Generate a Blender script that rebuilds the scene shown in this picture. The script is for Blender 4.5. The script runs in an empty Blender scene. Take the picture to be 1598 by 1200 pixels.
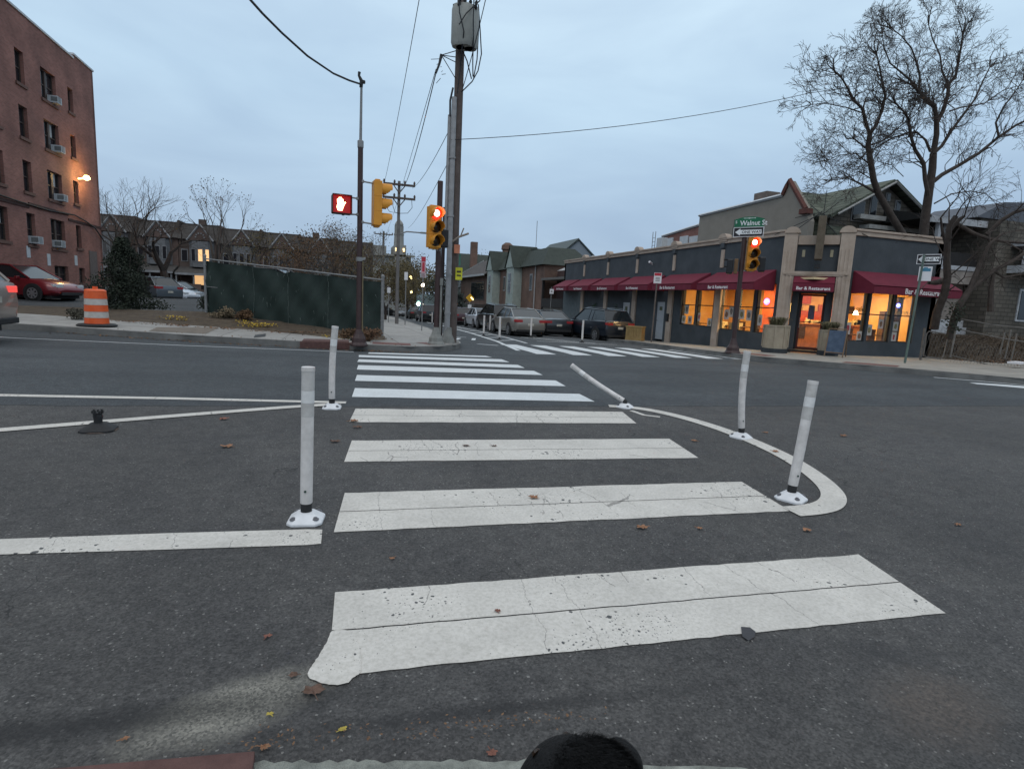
import bpy, bmesh, math, random
from mathutils import Vector, Matrix, noise as mnoise
PI = math.pi
rad = math.radians
random.seed(7)
SC = bpy.context.scene
COL = SC.collection

# ------------------------------------------------------------------ camera
F_PX, CX, CY, CAM_H = 890.0, 799.0, 600.0, 1.45
_p = math.atan(132 / F_PX); _r = rad(2.77)
_U = Vector((math.sin(_r) * math.cos(_p), math.cos(_r) * math.cos(_p), math.sin(_p)))
_V = Vector((535. - CX, -(455. - CY), -F_PX)).normalized()
_Y = (_V - _U * _V.dot(_U)).normalized()
_X = _Y.cross(_U)
ROT = Matrix((_X, _Y, _U))          # world = ROT @ camera space
CAM = Vector((0, 0, CAM_H))
cd = bpy.data.cameras.new('camera'); co = bpy.data.objects.new('camera', cd); COL.objects.link(co)
co.matrix_world = Matrix.Translation(CAM) @ ROT.to_4x4()
cd.sensor_width = 36.0; cd.lens = 36.0 * F_PX / 1598.0; cd.clip_start = 0.05; cd.clip_end = 3000
SC.camera = co
SC.render.resolution_x = 1024; SC.render.resolution_y = 768
SC.view_settings.view_transform = 'Standard'; SC.view_settings.look = 'None'
SC.view_settings.exposure = 0.0; SC.view_settings.gamma = 1.0

# ------------------------------------------------------------------ world: dusk sky under cloud
SUN_EL, SUN_AZ = rad(12), rad(200)
W = bpy.data.worlds.new('World'); SC.world = W; W.use_nodes = True
wn = W.node_tree.nodes; wl = W.node_tree.links; wn.clear()
out = wn.new('ShaderNodeOutputWorld')
sky = wn.new('ShaderNodeTexSky'); sky.sky_type = 'NISHITA'; sky.sun_disc = False
sky.sun_elevation = SUN_EL; sky.sun_rotation = SUN_AZ
b1 = wn.new('ShaderNodeBackground'); b1.inputs[1].default_value = 0.05; wl.new(sky.outputs[0], b1.inputs[0])
tc = wn.new('ShaderNodeTexCoord'); sx = wn.new('ShaderNodeSeparateXYZ'); wl.new(tc.outputs['Generated'], sx.inputs[0])
ramp = wn.new('ShaderNodeValToRGB'); wl.new(sx.outputs[2], ramp.inputs[0])
cr = ramp.color_ramp
cr.elements[0].position = 0.0; cr.elements[0].color = (.37, .50, .68, 1)
cr.elements[1].position = 1.0; cr.elements[1].color = (1.1, 1.1, 1.14, 1)
for pos, c in ((.12, (.45, .60, .79, 1)), (.30, (.56, .75, .94, 1)), (.5, (.70, .89, 1.06, 1)), (.72, (.92, 1.02, 1.12, 1))):
    e = cr.elements.new(pos); e.color = c
mp = wn.new('ShaderNodeMapping'); mp.inputs['Scale'].default_value = (1.1, 1.1, 4.2); wl.new(tc.outputs['Generated'], mp.inputs[0])
cn = wn.new('ShaderNodeTexNoise'); cn.inputs['Scale'].default_value = 2.3; cn.inputs['Detail'].default_value = 5
cn.inputs['Roughness'].default_value = .5; cn.inputs['Distortion'].default_value = .5; wl.new(mp.outputs[0], cn.inputs[0])
cr2 = wn.new('ShaderNodeValToRGB'); wl.new(cn.outputs[0], cr2.inputs[0])
cr2.color_ramp.elements[0].position = .33; cr2.color_ramp.elements[0].color = (.90, .91, .93, 1)
cr2.color_ramp.elements[1].position = .68; cr2.color_ramp.elements[1].color = (1.10, 1.09, 1.06, 1)
mx = wn.new('ShaderNodeMixRGB'); mx.blend_type = 'MULTIPLY'; mx.inputs[0].default_value = 1
wl.new(ramp.outputs[0], mx.inputs[1]); wl.new(cr2.outputs[0], mx.inputs[2])
b2 = wn.new('ShaderNodeBackground'); b2.inputs[1].default_value = 1.0; wl.new(mx.outputs[0], b2.inputs[0])
ad = wn.new('ShaderNodeMixShader'); ad.inputs[0].default_value = 0.9
wl.new(b1.outputs[0], ad.inputs[1]); wl.new(b2.outputs[0], ad.inputs[2]); wl.new(ad.outputs[0], out.inputs[0])
sl = bpy.data.lights.new('sun', 'SUN'); sl.energy = 0.5; sl.angle = rad(30); sl.color = (1, .95, .9)
so = bpy.data.objects.new('sun', sl); COL.objects.link(so)
so.rotation_euler = (rad(90) - rad(50), 0, -SUN_AZ + PI)
so.rotation_euler = (rad(38), 0, rad(-20))

# ------------------------------------------------------------------ pixel helper: where a photographed point stands in the world
def ray(x, y): return (ROT @ Vector((x - CX, -(y - CY), -F_PX))).normalized()
def sst(a, b, x):
    t = min(1, max(0, (x - a) / (b - a))); return t * t * (3 - 2 * t)
def g(X, Y):
    if Y < 8.8: c = .08 * (1 - ((Y - 8.8) / 6.2) ** 2) if Y > 0 else -.08
    elif Y < 15: c = .08 * (1 - ((Y - 8.8) / 5.3) ** 2)
    else: c = -.03
    lat = -.006 * min(X, 40) if X > 0 else -.02 * max(X, -30) * sst(2, 14, Y) - .006 * max(X, -30) * (1 - sst(2, 14, Y))
    far = -(.0255 + .012 * sst(11, 16, X)) * (max(Y, 16) - 16) * sst(-6, 3, X)
    far = max(far, -3)
    rise = .025 * max(0, min(Y, 34) - 18) * (1 - sst(-9, -3, X))
    bump = 1.0 * math.exp(-(((X + 2.5) / 3.5) ** 2 + ((Y - 32) / 5) ** 2))
    return c + lat + far + rise + bump
def hit(x, y, dz=0):
    d = ray(x, y); a = .5
    f = lambda t: (CAM + d * t).z - (g((CAM + d * t).x, (CAM + d * t).y) + dz)
    while a < 400 and f(a * 1.02) > 0: a *= 1.02
    b = a * 1.02
    for _ in range(30):
        m = (a + b) / 2
        if f(m) > 0: a = m
        else: b = m
    return CAM + d * a
def atX(x, y, X): d = ray(x, y); return CAM + d * (X / d.x)
def atY(x, y, Y): d = ray(x, y); return CAM + d * (Y / d.y)
_fw = ROT @ Vector((0, 0, -1)); _fw.z = 0; _fw.normalize()
def atd(x, y, d): r = ray(x, y); return CAM + r * (d / r.dot(_fw))

# ------------------------------------------------------------------ materials
MATS = {}
def nm(name):
    m = bpy.data.materials.new(name); m.use_nodes = True; nt = m.node_tree
    return m, nt.nodes, nt.links, nt.nodes['Principled BSDF']
def pm(name, col, rough=.7, var=.25, scale=6., bump=.15, metal=0., col2=None, spec=.4, coord='Object', bscale=None):
    if name in MATS: return MATS[name]
    m, n, l, b = nm(name)
    t = n.new('ShaderNodeTexCoord'); nz = n.new('ShaderNodeTexNoise'); nz.inputs['Scale'].default_value = scale
    nz.inputs['Detail'].default_value = 6; nz.inputs['Roughness'].default_value = .6
    l.new(t.outputs[coord], nz.inputs[0])
    r = n.new('ShaderNodeValToRGB'); l.new(nz.outputs[0], r.inputs[0])
    c2 = col2 or tuple(min(1, c * (1 + var)) for c in col); c1 = tuple(c * (1 - var) for c in col) if not col2 else col
    r.color_ramp.elements[0].position = .3; r.color_ramp.elements[0].color = (*c1, 1)
    r.color_ramp.elements[1].position = .7; r.color_ramp.elements[1].color = (*c2, 1)
    l.new(r.outputs[0], b.inputs['Base Color'])
    b.inputs['Roughness'].default_value = rough; b.inputs['Metallic'].default_value = metal
    b.inputs['Specular IOR Level'].default_value = spec
    if bump:
        n2 = n.new('ShaderNodeTexNoise'); n2.inputs['Scale'].default_value = bscale or scale * 8; n2.inputs['Detail'].default_value = 3
        l.new(t.outputs[coord], n2.inputs[0])
        bp = n.new('ShaderNodeBump'); bp.inputs['Strength'].default_value = bump; bp.inputs['Distance'].default_value = .02
        l.new(n2.outputs[0], bp.inputs['Height']); l.new(bp.outputs[0], b.inputs['Normal'])
    MATS[name] = m; return m
def emi(name, col, st, base=None):
    if name in MATS: return MATS[name]
    m, n, l, b = nm(name)
    b.inputs['Base Color'].default_value = (*(base or col), 1); b.inputs['Emission Color'].default_value = (*col, 1)
    b.inputs['Emission Strength'].default_value = st; MATS[name] = m; return m
def brick(name, c1, c2, mort, bw=.22, bh=.075, ms=.012, rough=.85, offset=.5, bump=.4):
    if name in MATS: return MATS[name]
    m, n, l, b = nm(name)
    gm = n.new('ShaderNodeNewGeometry'); s = n.new('ShaderNodeSeparateXYZ'); l.new(gm.outputs['Position'], s.inputs[0])
    a = n.new('ShaderNodeMath'); a.operation = 'ADD'; l.new(s.outputs[0], a.inputs[0]); l.new(s.outputs[1], a.inputs[1])
    c = n.new('ShaderNodeCombineXYZ'); l.new(a.outputs[0], c.inputs[0]); l.new(s.outputs[2], c.inputs[1])
    bt = n.new('ShaderNodeTexBrick'); bt.inputs['Scale'].default_value = 1; bt.inputs['Brick Width'].default_value = bw
    bt.inputs['Row Height'].default_value = bh; bt.inputs['Mortar Size'].default_value = ms; bt.offset = offset
    bt.inputs['Color1'].default_value = (*c1, 1); bt.inputs['Color2'].default_value = (*c2, 1); bt.inputs['Mortar'].default_value = (*mort, 1)
    l.new(c.outputs[0], bt.inputs[0])
    nz = n.new('ShaderNodeTexNoise'); nz.inputs['Scale'].default_value = .7; nz.inputs['Detail'].default_value = 6; l.new(gm.outputs['Position'], nz.inputs[0])
    r = n.new('ShaderNodeValToRGB'); r.color_ramp.elements[0].position = .3; r.color_ramp.elements[0].color = (.68, .68, .68, 1)
    r.color_ramp.elements[1].position = .7; r.color_ramp.elements[1].color = (1.15, 1.12, 1.1, 1); l.new(nz.outputs[0], r.inputs[0])
    x = n.new('ShaderNodeMixRGB'); x.blend_type = 'MULTIPLY'; x.inputs[0].default_value = 1
    l.new(bt.outputs[0], x.inputs[1]); l.new(r.outputs[0], x.inputs[2]); l.new(x.outputs[0], b.inputs['Base Color'])
    bp = n.new('ShaderNodeBump'); bp.inputs['Strength'].default_value = bump; bp.inputs['Distance'].default_value = .01; bp.invert = True
    l.new(bt.outputs['Fac'], bp.inputs['Height']); l.new(bp.outputs[0], b.inputs['Normal'])
    b.inputs['Roughness'].default_value = rough; b.inputs['Specular IOR Level'].default_value = .25
    MATS[name] = m; return m
def glass(name='glass', tint=(.8, .85, .9), mixv=.12, rough=.05):
    if name in MATS: return MATS[name]
    m, n, l, b = nm(name); n.remove(b)
    o = n['Material Output']; t = n.new('ShaderNodeBsdfTransparent'); t.inputs[0].default_value = (*tint, 1)
    gl = n.new('ShaderNodeBsdfGlossy'); gl.inputs['Roughness'].default_value = rough
    mxs = n.new('ShaderNodeMixShader'); mxs.inputs[0].default_value = mixv
    l.new(t.outputs[0], mxs.inputs[1]); l.new(gl.outputs[0], mxs.inputs[2]); l.new(mxs.outputs[0], o.inputs[0]); MATS[name] = m; return m
def dglass(name='dark_glass', col=(.015, .018, .022), rough=.12):
    if name in MATS: return MATS[name]
    m, n, l, b = nm(name); b.inputs['Base Color'].default_value = (*col, 1); b.inputs['Roughness'].default_value = rough
    b.inputs['Specular IOR Level'].default_value = .6; MATS[name] = m; return m

# ------------------------------------------------------------------ mesh builder
class MB:
    def __init__(s): s.v = []; s.f = []; s.m = []; s.mi = 0
    def add(s, vs, fs):
        o = len(s.v); s.v += [tuple(v) for v in vs]; s.f += [tuple(i + o for i in f) for f in fs]; s.m += [s.mi] * len(fs)
    def box(s, x0, x1, y0, y1, z0, z1):
        s.add([(x, y, z) for z in (z0, z1) for y in (y0, y1) for x in (x0, x1)],
              [(0, 2, 3, 1), (4, 5, 7, 6), (0, 1, 5, 4), (2, 6, 7, 3), (0, 4, 6, 2), (1, 3, 7, 5)])
    def obox(s, c, ax, ay, az):           # oriented box: centre and three half vectors
        c = Vector(c); ax = Vector(ax); ay = Vector(ay); az = Vector(az)
        s.add([c + ax * i + ay * j + az * k for k in (-1, 1) for j in (-1, 1) for i in (-1, 1)],
              [(0, 2, 3, 1), (4, 5, 7, 6), (0, 1, 5, 4), (2, 6, 7, 3), (0, 4, 6, 2), (1, 3, 7, 5)])
    def tube(s, pts, rs, n=8, caps=True):
        pts = [Vector(p) for p in pts]
        if not hasattr(rs, '__len__'): rs = [rs] * len(pts)
        o = len(s.v); up = None
        for i, p in enumerate(pts):
            d = (pts[min(i + 1, len(pts) - 1)] - pts[max(i - 1, 0)])
            d = d.normalized() if d.length > 1e-9 else Vector((0, 0, 1))
            if up is None or abs(up.dot(d)) > .95: up = Vector((1, 0, 0)) if abs(d.x) < .8 else Vector((0, 1, 0))
            a = d.cross(up).normalized(); b = d.cross(a); up = a.cross(d) if False else up
            for k in range(n):
                t = 2 * PI * k / n; s.v.append(tuple(p + (a * math.cos(t) + b * math.sin(t)) * rs[i]))
        for i in range(len(pts) - 1):
            for k in range(n):
                k2 = (k + 1) % n; s.f.append((o + i * n + k, o + i * n + k2, o + (i + 1) * n + k2, o + (i + 1) * n + k)); s.m.append(s.mi)
        if caps and n > 2:
            s.f.append(tuple(o + k for k in range(n))[::-1]); s.f.append(tuple(o + (len(pts) - 1) * n + k for k in range(n))); s.m += [s.mi] * 2
    def lathe(s, prof, c=(0, 0, 0), n=16, axis=(0, 0, 1), caps=True, sq=0):
        ax = Vector(axis).normalized(); u = ax.orthogonal().normalized(); w = ax.cross(u); c = Vector(c); o = len(s.v)
        for r, z in prof:
            for k in range(n):
                t = 2 * PI * k / n; s.v.append(tuple(c + ax * z + (u * math.cos(t) + w * math.sin(t)) * r))
        for i in range(len(prof) - 1):
            for k in range(n):
                k2 = (k + 1) % n; s.f.append((o + i * n + k, o + i * n + k2, o + (i + 1) * n + k2, o + (i + 1) * n + k)); s.m.append(s.mi)
        if caps:
            s.f.append(tuple(o + k for k in range(n))[::-1]); s.f.append(tuple(o + (len(prof) - 1) * n + k for k in range(n))); s.m += [s.mi] * 2
    def prism(s, poly, vec):              # closed 3-D polygon swept along vec
        poly = [Vector(p) for p in poly]; vec = Vector(vec); n = len(poly)
        s.add(poly + [p + vec for p in poly], [tuple(range(n))[::-1], tuple(range(n, 2 * n))] + [(i, (i + 1) % n, (i + 1) % n + n, i + n) for i in range(n)])
    def quad(s, *p): s.add(p, [tuple(range(len(p)))])
    def text(s, txt, origin, right, up, size, depth=.004, bold=.012, align='LEFT', sxx=1.0):
        cu = bpy.data.curves.new('t', 'FONT'); cu.body = txt; cu.size = 1; cu.align_x = align; cu.offset = bold; cu.resolution_u = 2
        ob = bpy.data.objects.new('t', cu); COL.objects.link(ob); dg = bpy.context.evaluated_depsgraph_get()
        me = ob.evaluated_get(dg).to_mesh(); right = Vector(right).normalized(); up = Vector(up).normalized(); nr = right.cross(up); o = Vector(origin)
        s.add([o + right * (v.co.x * size * sxx) + up * (v.co.y * size) + nr * depth for v in me.vertices], [tuple(p.vertices) for p in me.polygons])
        ob.evaluated_get(dg).to_mesh_clear(); bpy.data.objects.remove(ob); bpy.data.curves.remove(cu)
    def build(s, name, mat, parent=None, smooth=False, world=True, bevel=0, sub=0):
        me = bpy.data.meshes.new(name); vs = s.v
        if parent is not None and world:
            mi = pworld(parent).inverted(); vs = [tuple(mi @ Vector(v)) for v in vs]
        me.from_pydata(vs, [], s.f); me.update()
        for m in (mat if isinstance(mat, (list, tuple)) else [mat]): me.materials.append(m)
        if isinstance(mat, (list, tuple)):
            for p, i in zip(me.polygons, s.m): p.material_index = i
        bm = bmesh.new(); bm.from_mesh(me); bmesh.ops.recalc_face_normals(bm, faces=bm.faces) if len(bm.faces) < 60000 else None; bm.to_mesh(me); bm.free()
        if smooth:
            for p in me.polygons: p.use_smooth = True
            try: me.set_sharp_from_angle(angle=rad(40))
            except Exception: pass
        o = bpy.data.objects.new(name, me); COL.objects.link(o)
        if parent is not None: o.parent = parent
        if bevel:
            b = o.modifiers.new('b', 'BEVEL'); b.width = bevel; b.segments = 2; b.limit_method = 'ANGLE'
        return o
def pworld(o):
    m = Matrix.LocRotScale(o.location, o.rotation_euler, o.scale)
    return pworld(o.parent) @ m if o.parent else m
def tag(o, label=None, cat=None, group=None, kind=None):
    if label: o['label'] = label
    if cat: o['category'] = cat
    if group: o['group'] = group
    if kind: o['kind'] = kind
    return o
def thing(name, label, cat, loc=(0, 0, 0), rz=0, group=None):
    o = bpy.data.objects.new(name, None); COL.objects.link(o); o.location = loc; o.rotation_euler = (0, 0, rz); o.empty_display_size = .2
    return tag(o, label, cat, group)
def copy_tree(o, parent=None):
    c = o.copy(); COL.objects.link(c); c.parent = parent
    for ch in [x for x in o.children]: copy_tree(ch, c)
    return c
def rename_props(c, label, group=None):
    c['label'] = label
    if group: c['group'] = group
    return c

def drape_grid(mb, A, B, dz, nx=1, ny=1, clampz=None):
    """A, B: polylines of the same length (x, y); surface ruled between them, following the ground"""
    base = len(mb.v); rows = []
    pa = []
    for i in range(len(A) - 1):
        for k in range(nx): pa.append((A[i][0] + (A[i + 1][0] - A[i][0]) * k / nx, A[i][1] + (A[i + 1][1] - A[i][1]) * k / nx, B[i][0] + (B[i + 1][0] - B[i][0]) * k / nx, B[i][1] + (B[i + 1][1] - B[i][1]) * k / nx))
    pa.append((A[-1][0], A[-1][1], B[-1][0], B[-1][1]))
    for a in pa:
        for j in range(ny + 1):
            t = j / ny; x = a[0] * (1 - t) + a[2] * t; y = a[1] * (1 - t) + a[3] * t; mb.v.append((x, y, g(x, y) + dz))
    for i in range(len(pa) - 1):
        for j in range(ny):
            q = base + i * (ny + 1) + j; mb.f.append((q, q + 1, q + ny + 2, q + ny + 1)); mb.m.append(mb.mi)
def ribbon(mb, pts, w, dz, nx=4):
    L = []; R_ = []
    for i, p in enumerate(pts):
        a = pts[max(i - 1, 0)]; b = pts[min(i + 1, len(pts) - 1)]
        d = Vector((b[0] - a[0], b[1] - a[1])).normalized(); n = Vector((-d.y, d.x)) * w / 2
        L.append((p[0] + n.x, p[1] + n.y)); R_.append((p[0] - n.x, p[1] - n.y))
    drape_grid(mb, L, R_, dz, nx, 1)
# ------------------------------------------------------------------ asphalt and paint
def asphalt():
    m, n, l, b = nm('asphalt'); gm = n.new('ShaderNodeNewGeometry'); P = gm.outputs['Position']
    def N(scale, det=4, rough=.6, dist=0):
        x = n.new('ShaderNodeTexNoise'); x.inputs['Scale'].default_value = scale; x.inputs['Detail'].default_value = det
        x.inputs['Roughness'].default_value = rough; x.inputs['Distortion'].default_value = dist; l.new(P, x.inputs[0]); return x.outputs[0]
    def R(src, a, ca, b_, cb):
        r = n.new('ShaderNodeValToRGB'); l.new(src, r.inputs[0]); e = r.color_ramp.elements
        e[0].position = a; e[0].color = (*ca, 1); e[1].position = b_; e[1].color = (*cb, 1); return r.outputs[0]
    def MX(bl, f, a, c):
        x = n.new('ShaderNodeMixRGB'); x.blend_type = bl
        if hasattr(f, 'node'): l.new(f, x.inputs[0])
        else: x.inputs[0].default_value = f
        for i, q in ((1, a), (2, c)):
            if hasattr(q, 'node'): l.new(q, x.inputs[i])
            else: x.inputs[i].default_value = (*q, 1)
        return x.outputs[0]
    def M(op, a, c=None, d=None):
        x = n.new('ShaderNodeMath'); x.operation = op
        for i, q in enumerate((a, c, d)):
            if q is None: continue
            if hasattr(q, 'node'): l.new(q, x.inputs[i])
            else: x.inputs[i].default_value = q
        return x.outputs[0]
    s = n.new('ShaderNodeSeparateXYZ'); l.new(P, s.inputs[0]); px, py = s.outputs[0], s.outputs[1]
    base = R(N(1.3, 6), .3, (.058, .057, .058), .72, (.078, .076, .074))
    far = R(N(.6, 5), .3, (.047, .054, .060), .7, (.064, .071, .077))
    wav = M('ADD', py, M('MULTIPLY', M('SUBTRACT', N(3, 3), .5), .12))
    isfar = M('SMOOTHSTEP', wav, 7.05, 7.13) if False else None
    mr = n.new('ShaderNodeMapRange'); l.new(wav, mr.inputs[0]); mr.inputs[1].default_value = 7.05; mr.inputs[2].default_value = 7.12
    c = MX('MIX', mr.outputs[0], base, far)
    # tar seam along the paving joint
    sm = n.new('ShaderNodeMapRange'); l.new(M('ABSOLUTE', M('SUBTRACT', wav, 7.08)), sm.inputs[0]); sm.inputs[1].default_value = .012; sm.inputs[2].default_value = .04
    sm.inputs[3].default_value = .45; sm.inputs[4].default_value = 1
    c = MX('MULTIPLY', 1, c, sm.outputs[0])
    # aggregate
    vo = n.new('ShaderNodeTexVoronoi'); vo.inputs['Scale'].default_value = 130; l.new(P, vo.inputs['Vector'])
    hs = n.new('ShaderNodeSeparateColor'); l.new(vo.outputs['Color'], hs.inputs[0])
    st = R(hs.outputs[0], .0, (.62, .62, .62), 1.0, (1.4, 1.4, 1.4))
    c = MX('MULTIPLY', .85, c, st)
    c = MX('MULTIPLY', .8, c, R(N(60, 4, .7), .32, (.55, .55, .55), .66, (1.38, 1.36, 1.33)))
    c = MX('MULTIPLY', .7, c, R(N(9, 5, .7), .34, (.72, .72, .72), .66, (1.25, 1.24, 1.22)))
    spk = R(hs.outputs[1], .988, (0, 0, 0), .993, (1, 1, 1))
    c = MX('MIX', M('MULTIPLY', spk, .5), c, (.33, .32, .30))
    # pale gritty stain near the kerb, brown grit at the right, soft tyre wear
    def blob(cx, cy, rx, ry, ang, lo, hi):
        ca, sa = math.cos(ang), math.sin(ang)
        dx = M('SUBTRACT', px, cx); dy = M('SUBTRACT', py, cy)
        u = M('DIVIDE', M('ADD', M('MULTIPLY', dx, ca), M('MULTIPLY', dy, sa)), rx)
        v = M('DIVIDE', M('SUBTRACT', M('MULTIPLY', dy, ca), M('MULTIPLY', dx, sa)), ry)
        d = M('SQRT', M('ADD', M('MULTIPLY', u, u), M('MULTIPLY', v, v)))
        d = M('ADD', d, M('MULTIPLY', M('SUBTRACT', N(7, 6, .75), .5), 1.0))
        q = n.new('ShaderNodeMapRange'); l.new(d, q.inputs[0]); q.inputs[1].default_value = lo; q.inputs[2].default_value = hi
        q.inputs[3].default_value = 1; q.inputs[4].default_value = 0; return q.outputs[0]
    grit = R(hs.outputs[2], .0, (.11, .106, .094), 1, (.30, .285, .245))
    c = MX('MIX', M('MULTIPLY', blob(-.37, 2.0, .34, .14, .35, .5, 1.2), 1.0), c, grit)
    grit2 = R(N(45, 4, .8), .35, (.04, .035, .032), .7, (.19, .155, .13))
    c = MX('MIX', M('MULTIPLY', blob(2.25, 1.45, .33, .22, .2, .3, 1.1), .65), c, grit2)
    c = MX('MIX', M('MULTIPLY', blob(2.35, 1.78, .32, .10, -.3, .2, 1.2), .5), c, (.03, .03, .032))
    c = MX('MIX', M('MULTIPLY', blob(-.9, 2.02, 1.2, .09, -.03, .2, 1.1), .7), c, (.018, .018, .019))
    c = MX('MIX', M('MULTIPLY', blob(.5, 1.80, 1.0, .05, -.06, .2, 1.1), .6), c, (.02, .02, .021))
    wear = R(N(.35, 3), .42, (.9, .9, .9), .6, (1.1, 1.1, 1.1)); c = MX('MULTIPLY', 1, c, wear)
    # polished wheel paths along the cross street, oil drips, a patched cut
    wp = M('SINE', M('MULTIPLY', M('ADD', py, M('MULTIPLY', N(.5, 3), .8)), 3.4)); wpr = n.new('ShaderNodeMapRange'); l.new(wp, wpr.inputs[0]); wpr.inputs[1].default_value = .1; wpr.inputs[2].default_value = .9; wpr.inputs[3].default_value = 0; wpr.inputs[4].default_value = 1
    c = MX('MULTIPLY', M('MULTIPLY', M('MULTIPLY', wpr.outputs[0], mr.outputs[0]), .8), c, (.84, .84, .86))
    vo3 = n.new('ShaderNodeTexVoronoi'); vo3.inputs['Scale'].default_value = 1.7; wv = n.new('ShaderNodeVectorMath'); wv.operation = 'MULTIPLY_ADD'
    nw3 = n.new('ShaderNodeTexNoise'); nw3.inputs['Scale'].default_value = 7; nw3.inputs['Detail'].default_value = 4; l.new(P, nw3.inputs[0]); l.new(nw3.outputs['Color'], wv.inputs[0]); wv.inputs[1].default_value = (.14, .14, 0); l.new(P, wv.inputs[2]); l.new(wv.outputs[0], vo3.inputs['Vector'])
    sc3 = n.new('ShaderNodeSeparateColor'); l.new(vo3.outputs['Color'], sc3.inputs[0])
    rr3 = M('MULTIPLY', M('MAXIMUM', M('SUBTRACT', sc3.outputs[0], .55), 0), .30)
    dr = n.new('ShaderNodeMapRange'); l.new(M('SUBTRACT', vo3.outputs['Distance'], rr3), dr.inputs[0]); dr.inputs[1].default_value = -.03; dr.inputs[2].default_value = .03; dr.inputs[3].default_value = .45; dr.inputs[4].default_value = 0
    c = MX('MULTIPLY', dr.outputs[0], c, (.5, .5, .52))
    # fine cracks
    vc = n.new('ShaderNodeTexVoronoi'); vc.feature = 'DISTANCE_TO_EDGE'; vc.inputs['Scale'].default_value = .55
    nv = n.new('ShaderNodeTexNoise'); nv.inputs['Scale'].default_value = 2.5; nv.inputs['Detail'].default_value = 5; l.new(P, nv.inputs[0])
    av = n.new('ShaderNodeVectorMath'); av.operation = 'MULTIPLY_ADD'; l.new(nv.outputs['Color'], av.inputs[0]); av.inputs[1].default_value = (.8, .8, 0); l.new(P, av.inputs[2])
    l.new(av.outputs[0], vc.inputs['Vector'])
    ck = M('LESS_THAN', vc.outputs['Distance'], .0022); ckm = M('GREATER_THAN', N(.4, 2), .53)
    c = MX('MIX', M('MULTIPLY', M('MULTIPLY', ck, ckm), .7), c, (.02, .02, .02))
    l.new(c, b.inputs['Base Color']); b.inputs['Roughness'].default_value = .82; b.inputs['Specular IOR Level'].default_value = .35
    bp = n.new('ShaderNodeBump'); bp.inputs['Strength'].default_value = .8; bp.inputs['Distance'].default_value = .005
    l.new(M('ADD', N(75, 4, .75), M('MULTIPLY', hs.outputs[0], .7)), bp.inputs['Height']); l.new(bp.outputs[0], b.inputs['Normal'])
    return m
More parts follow.
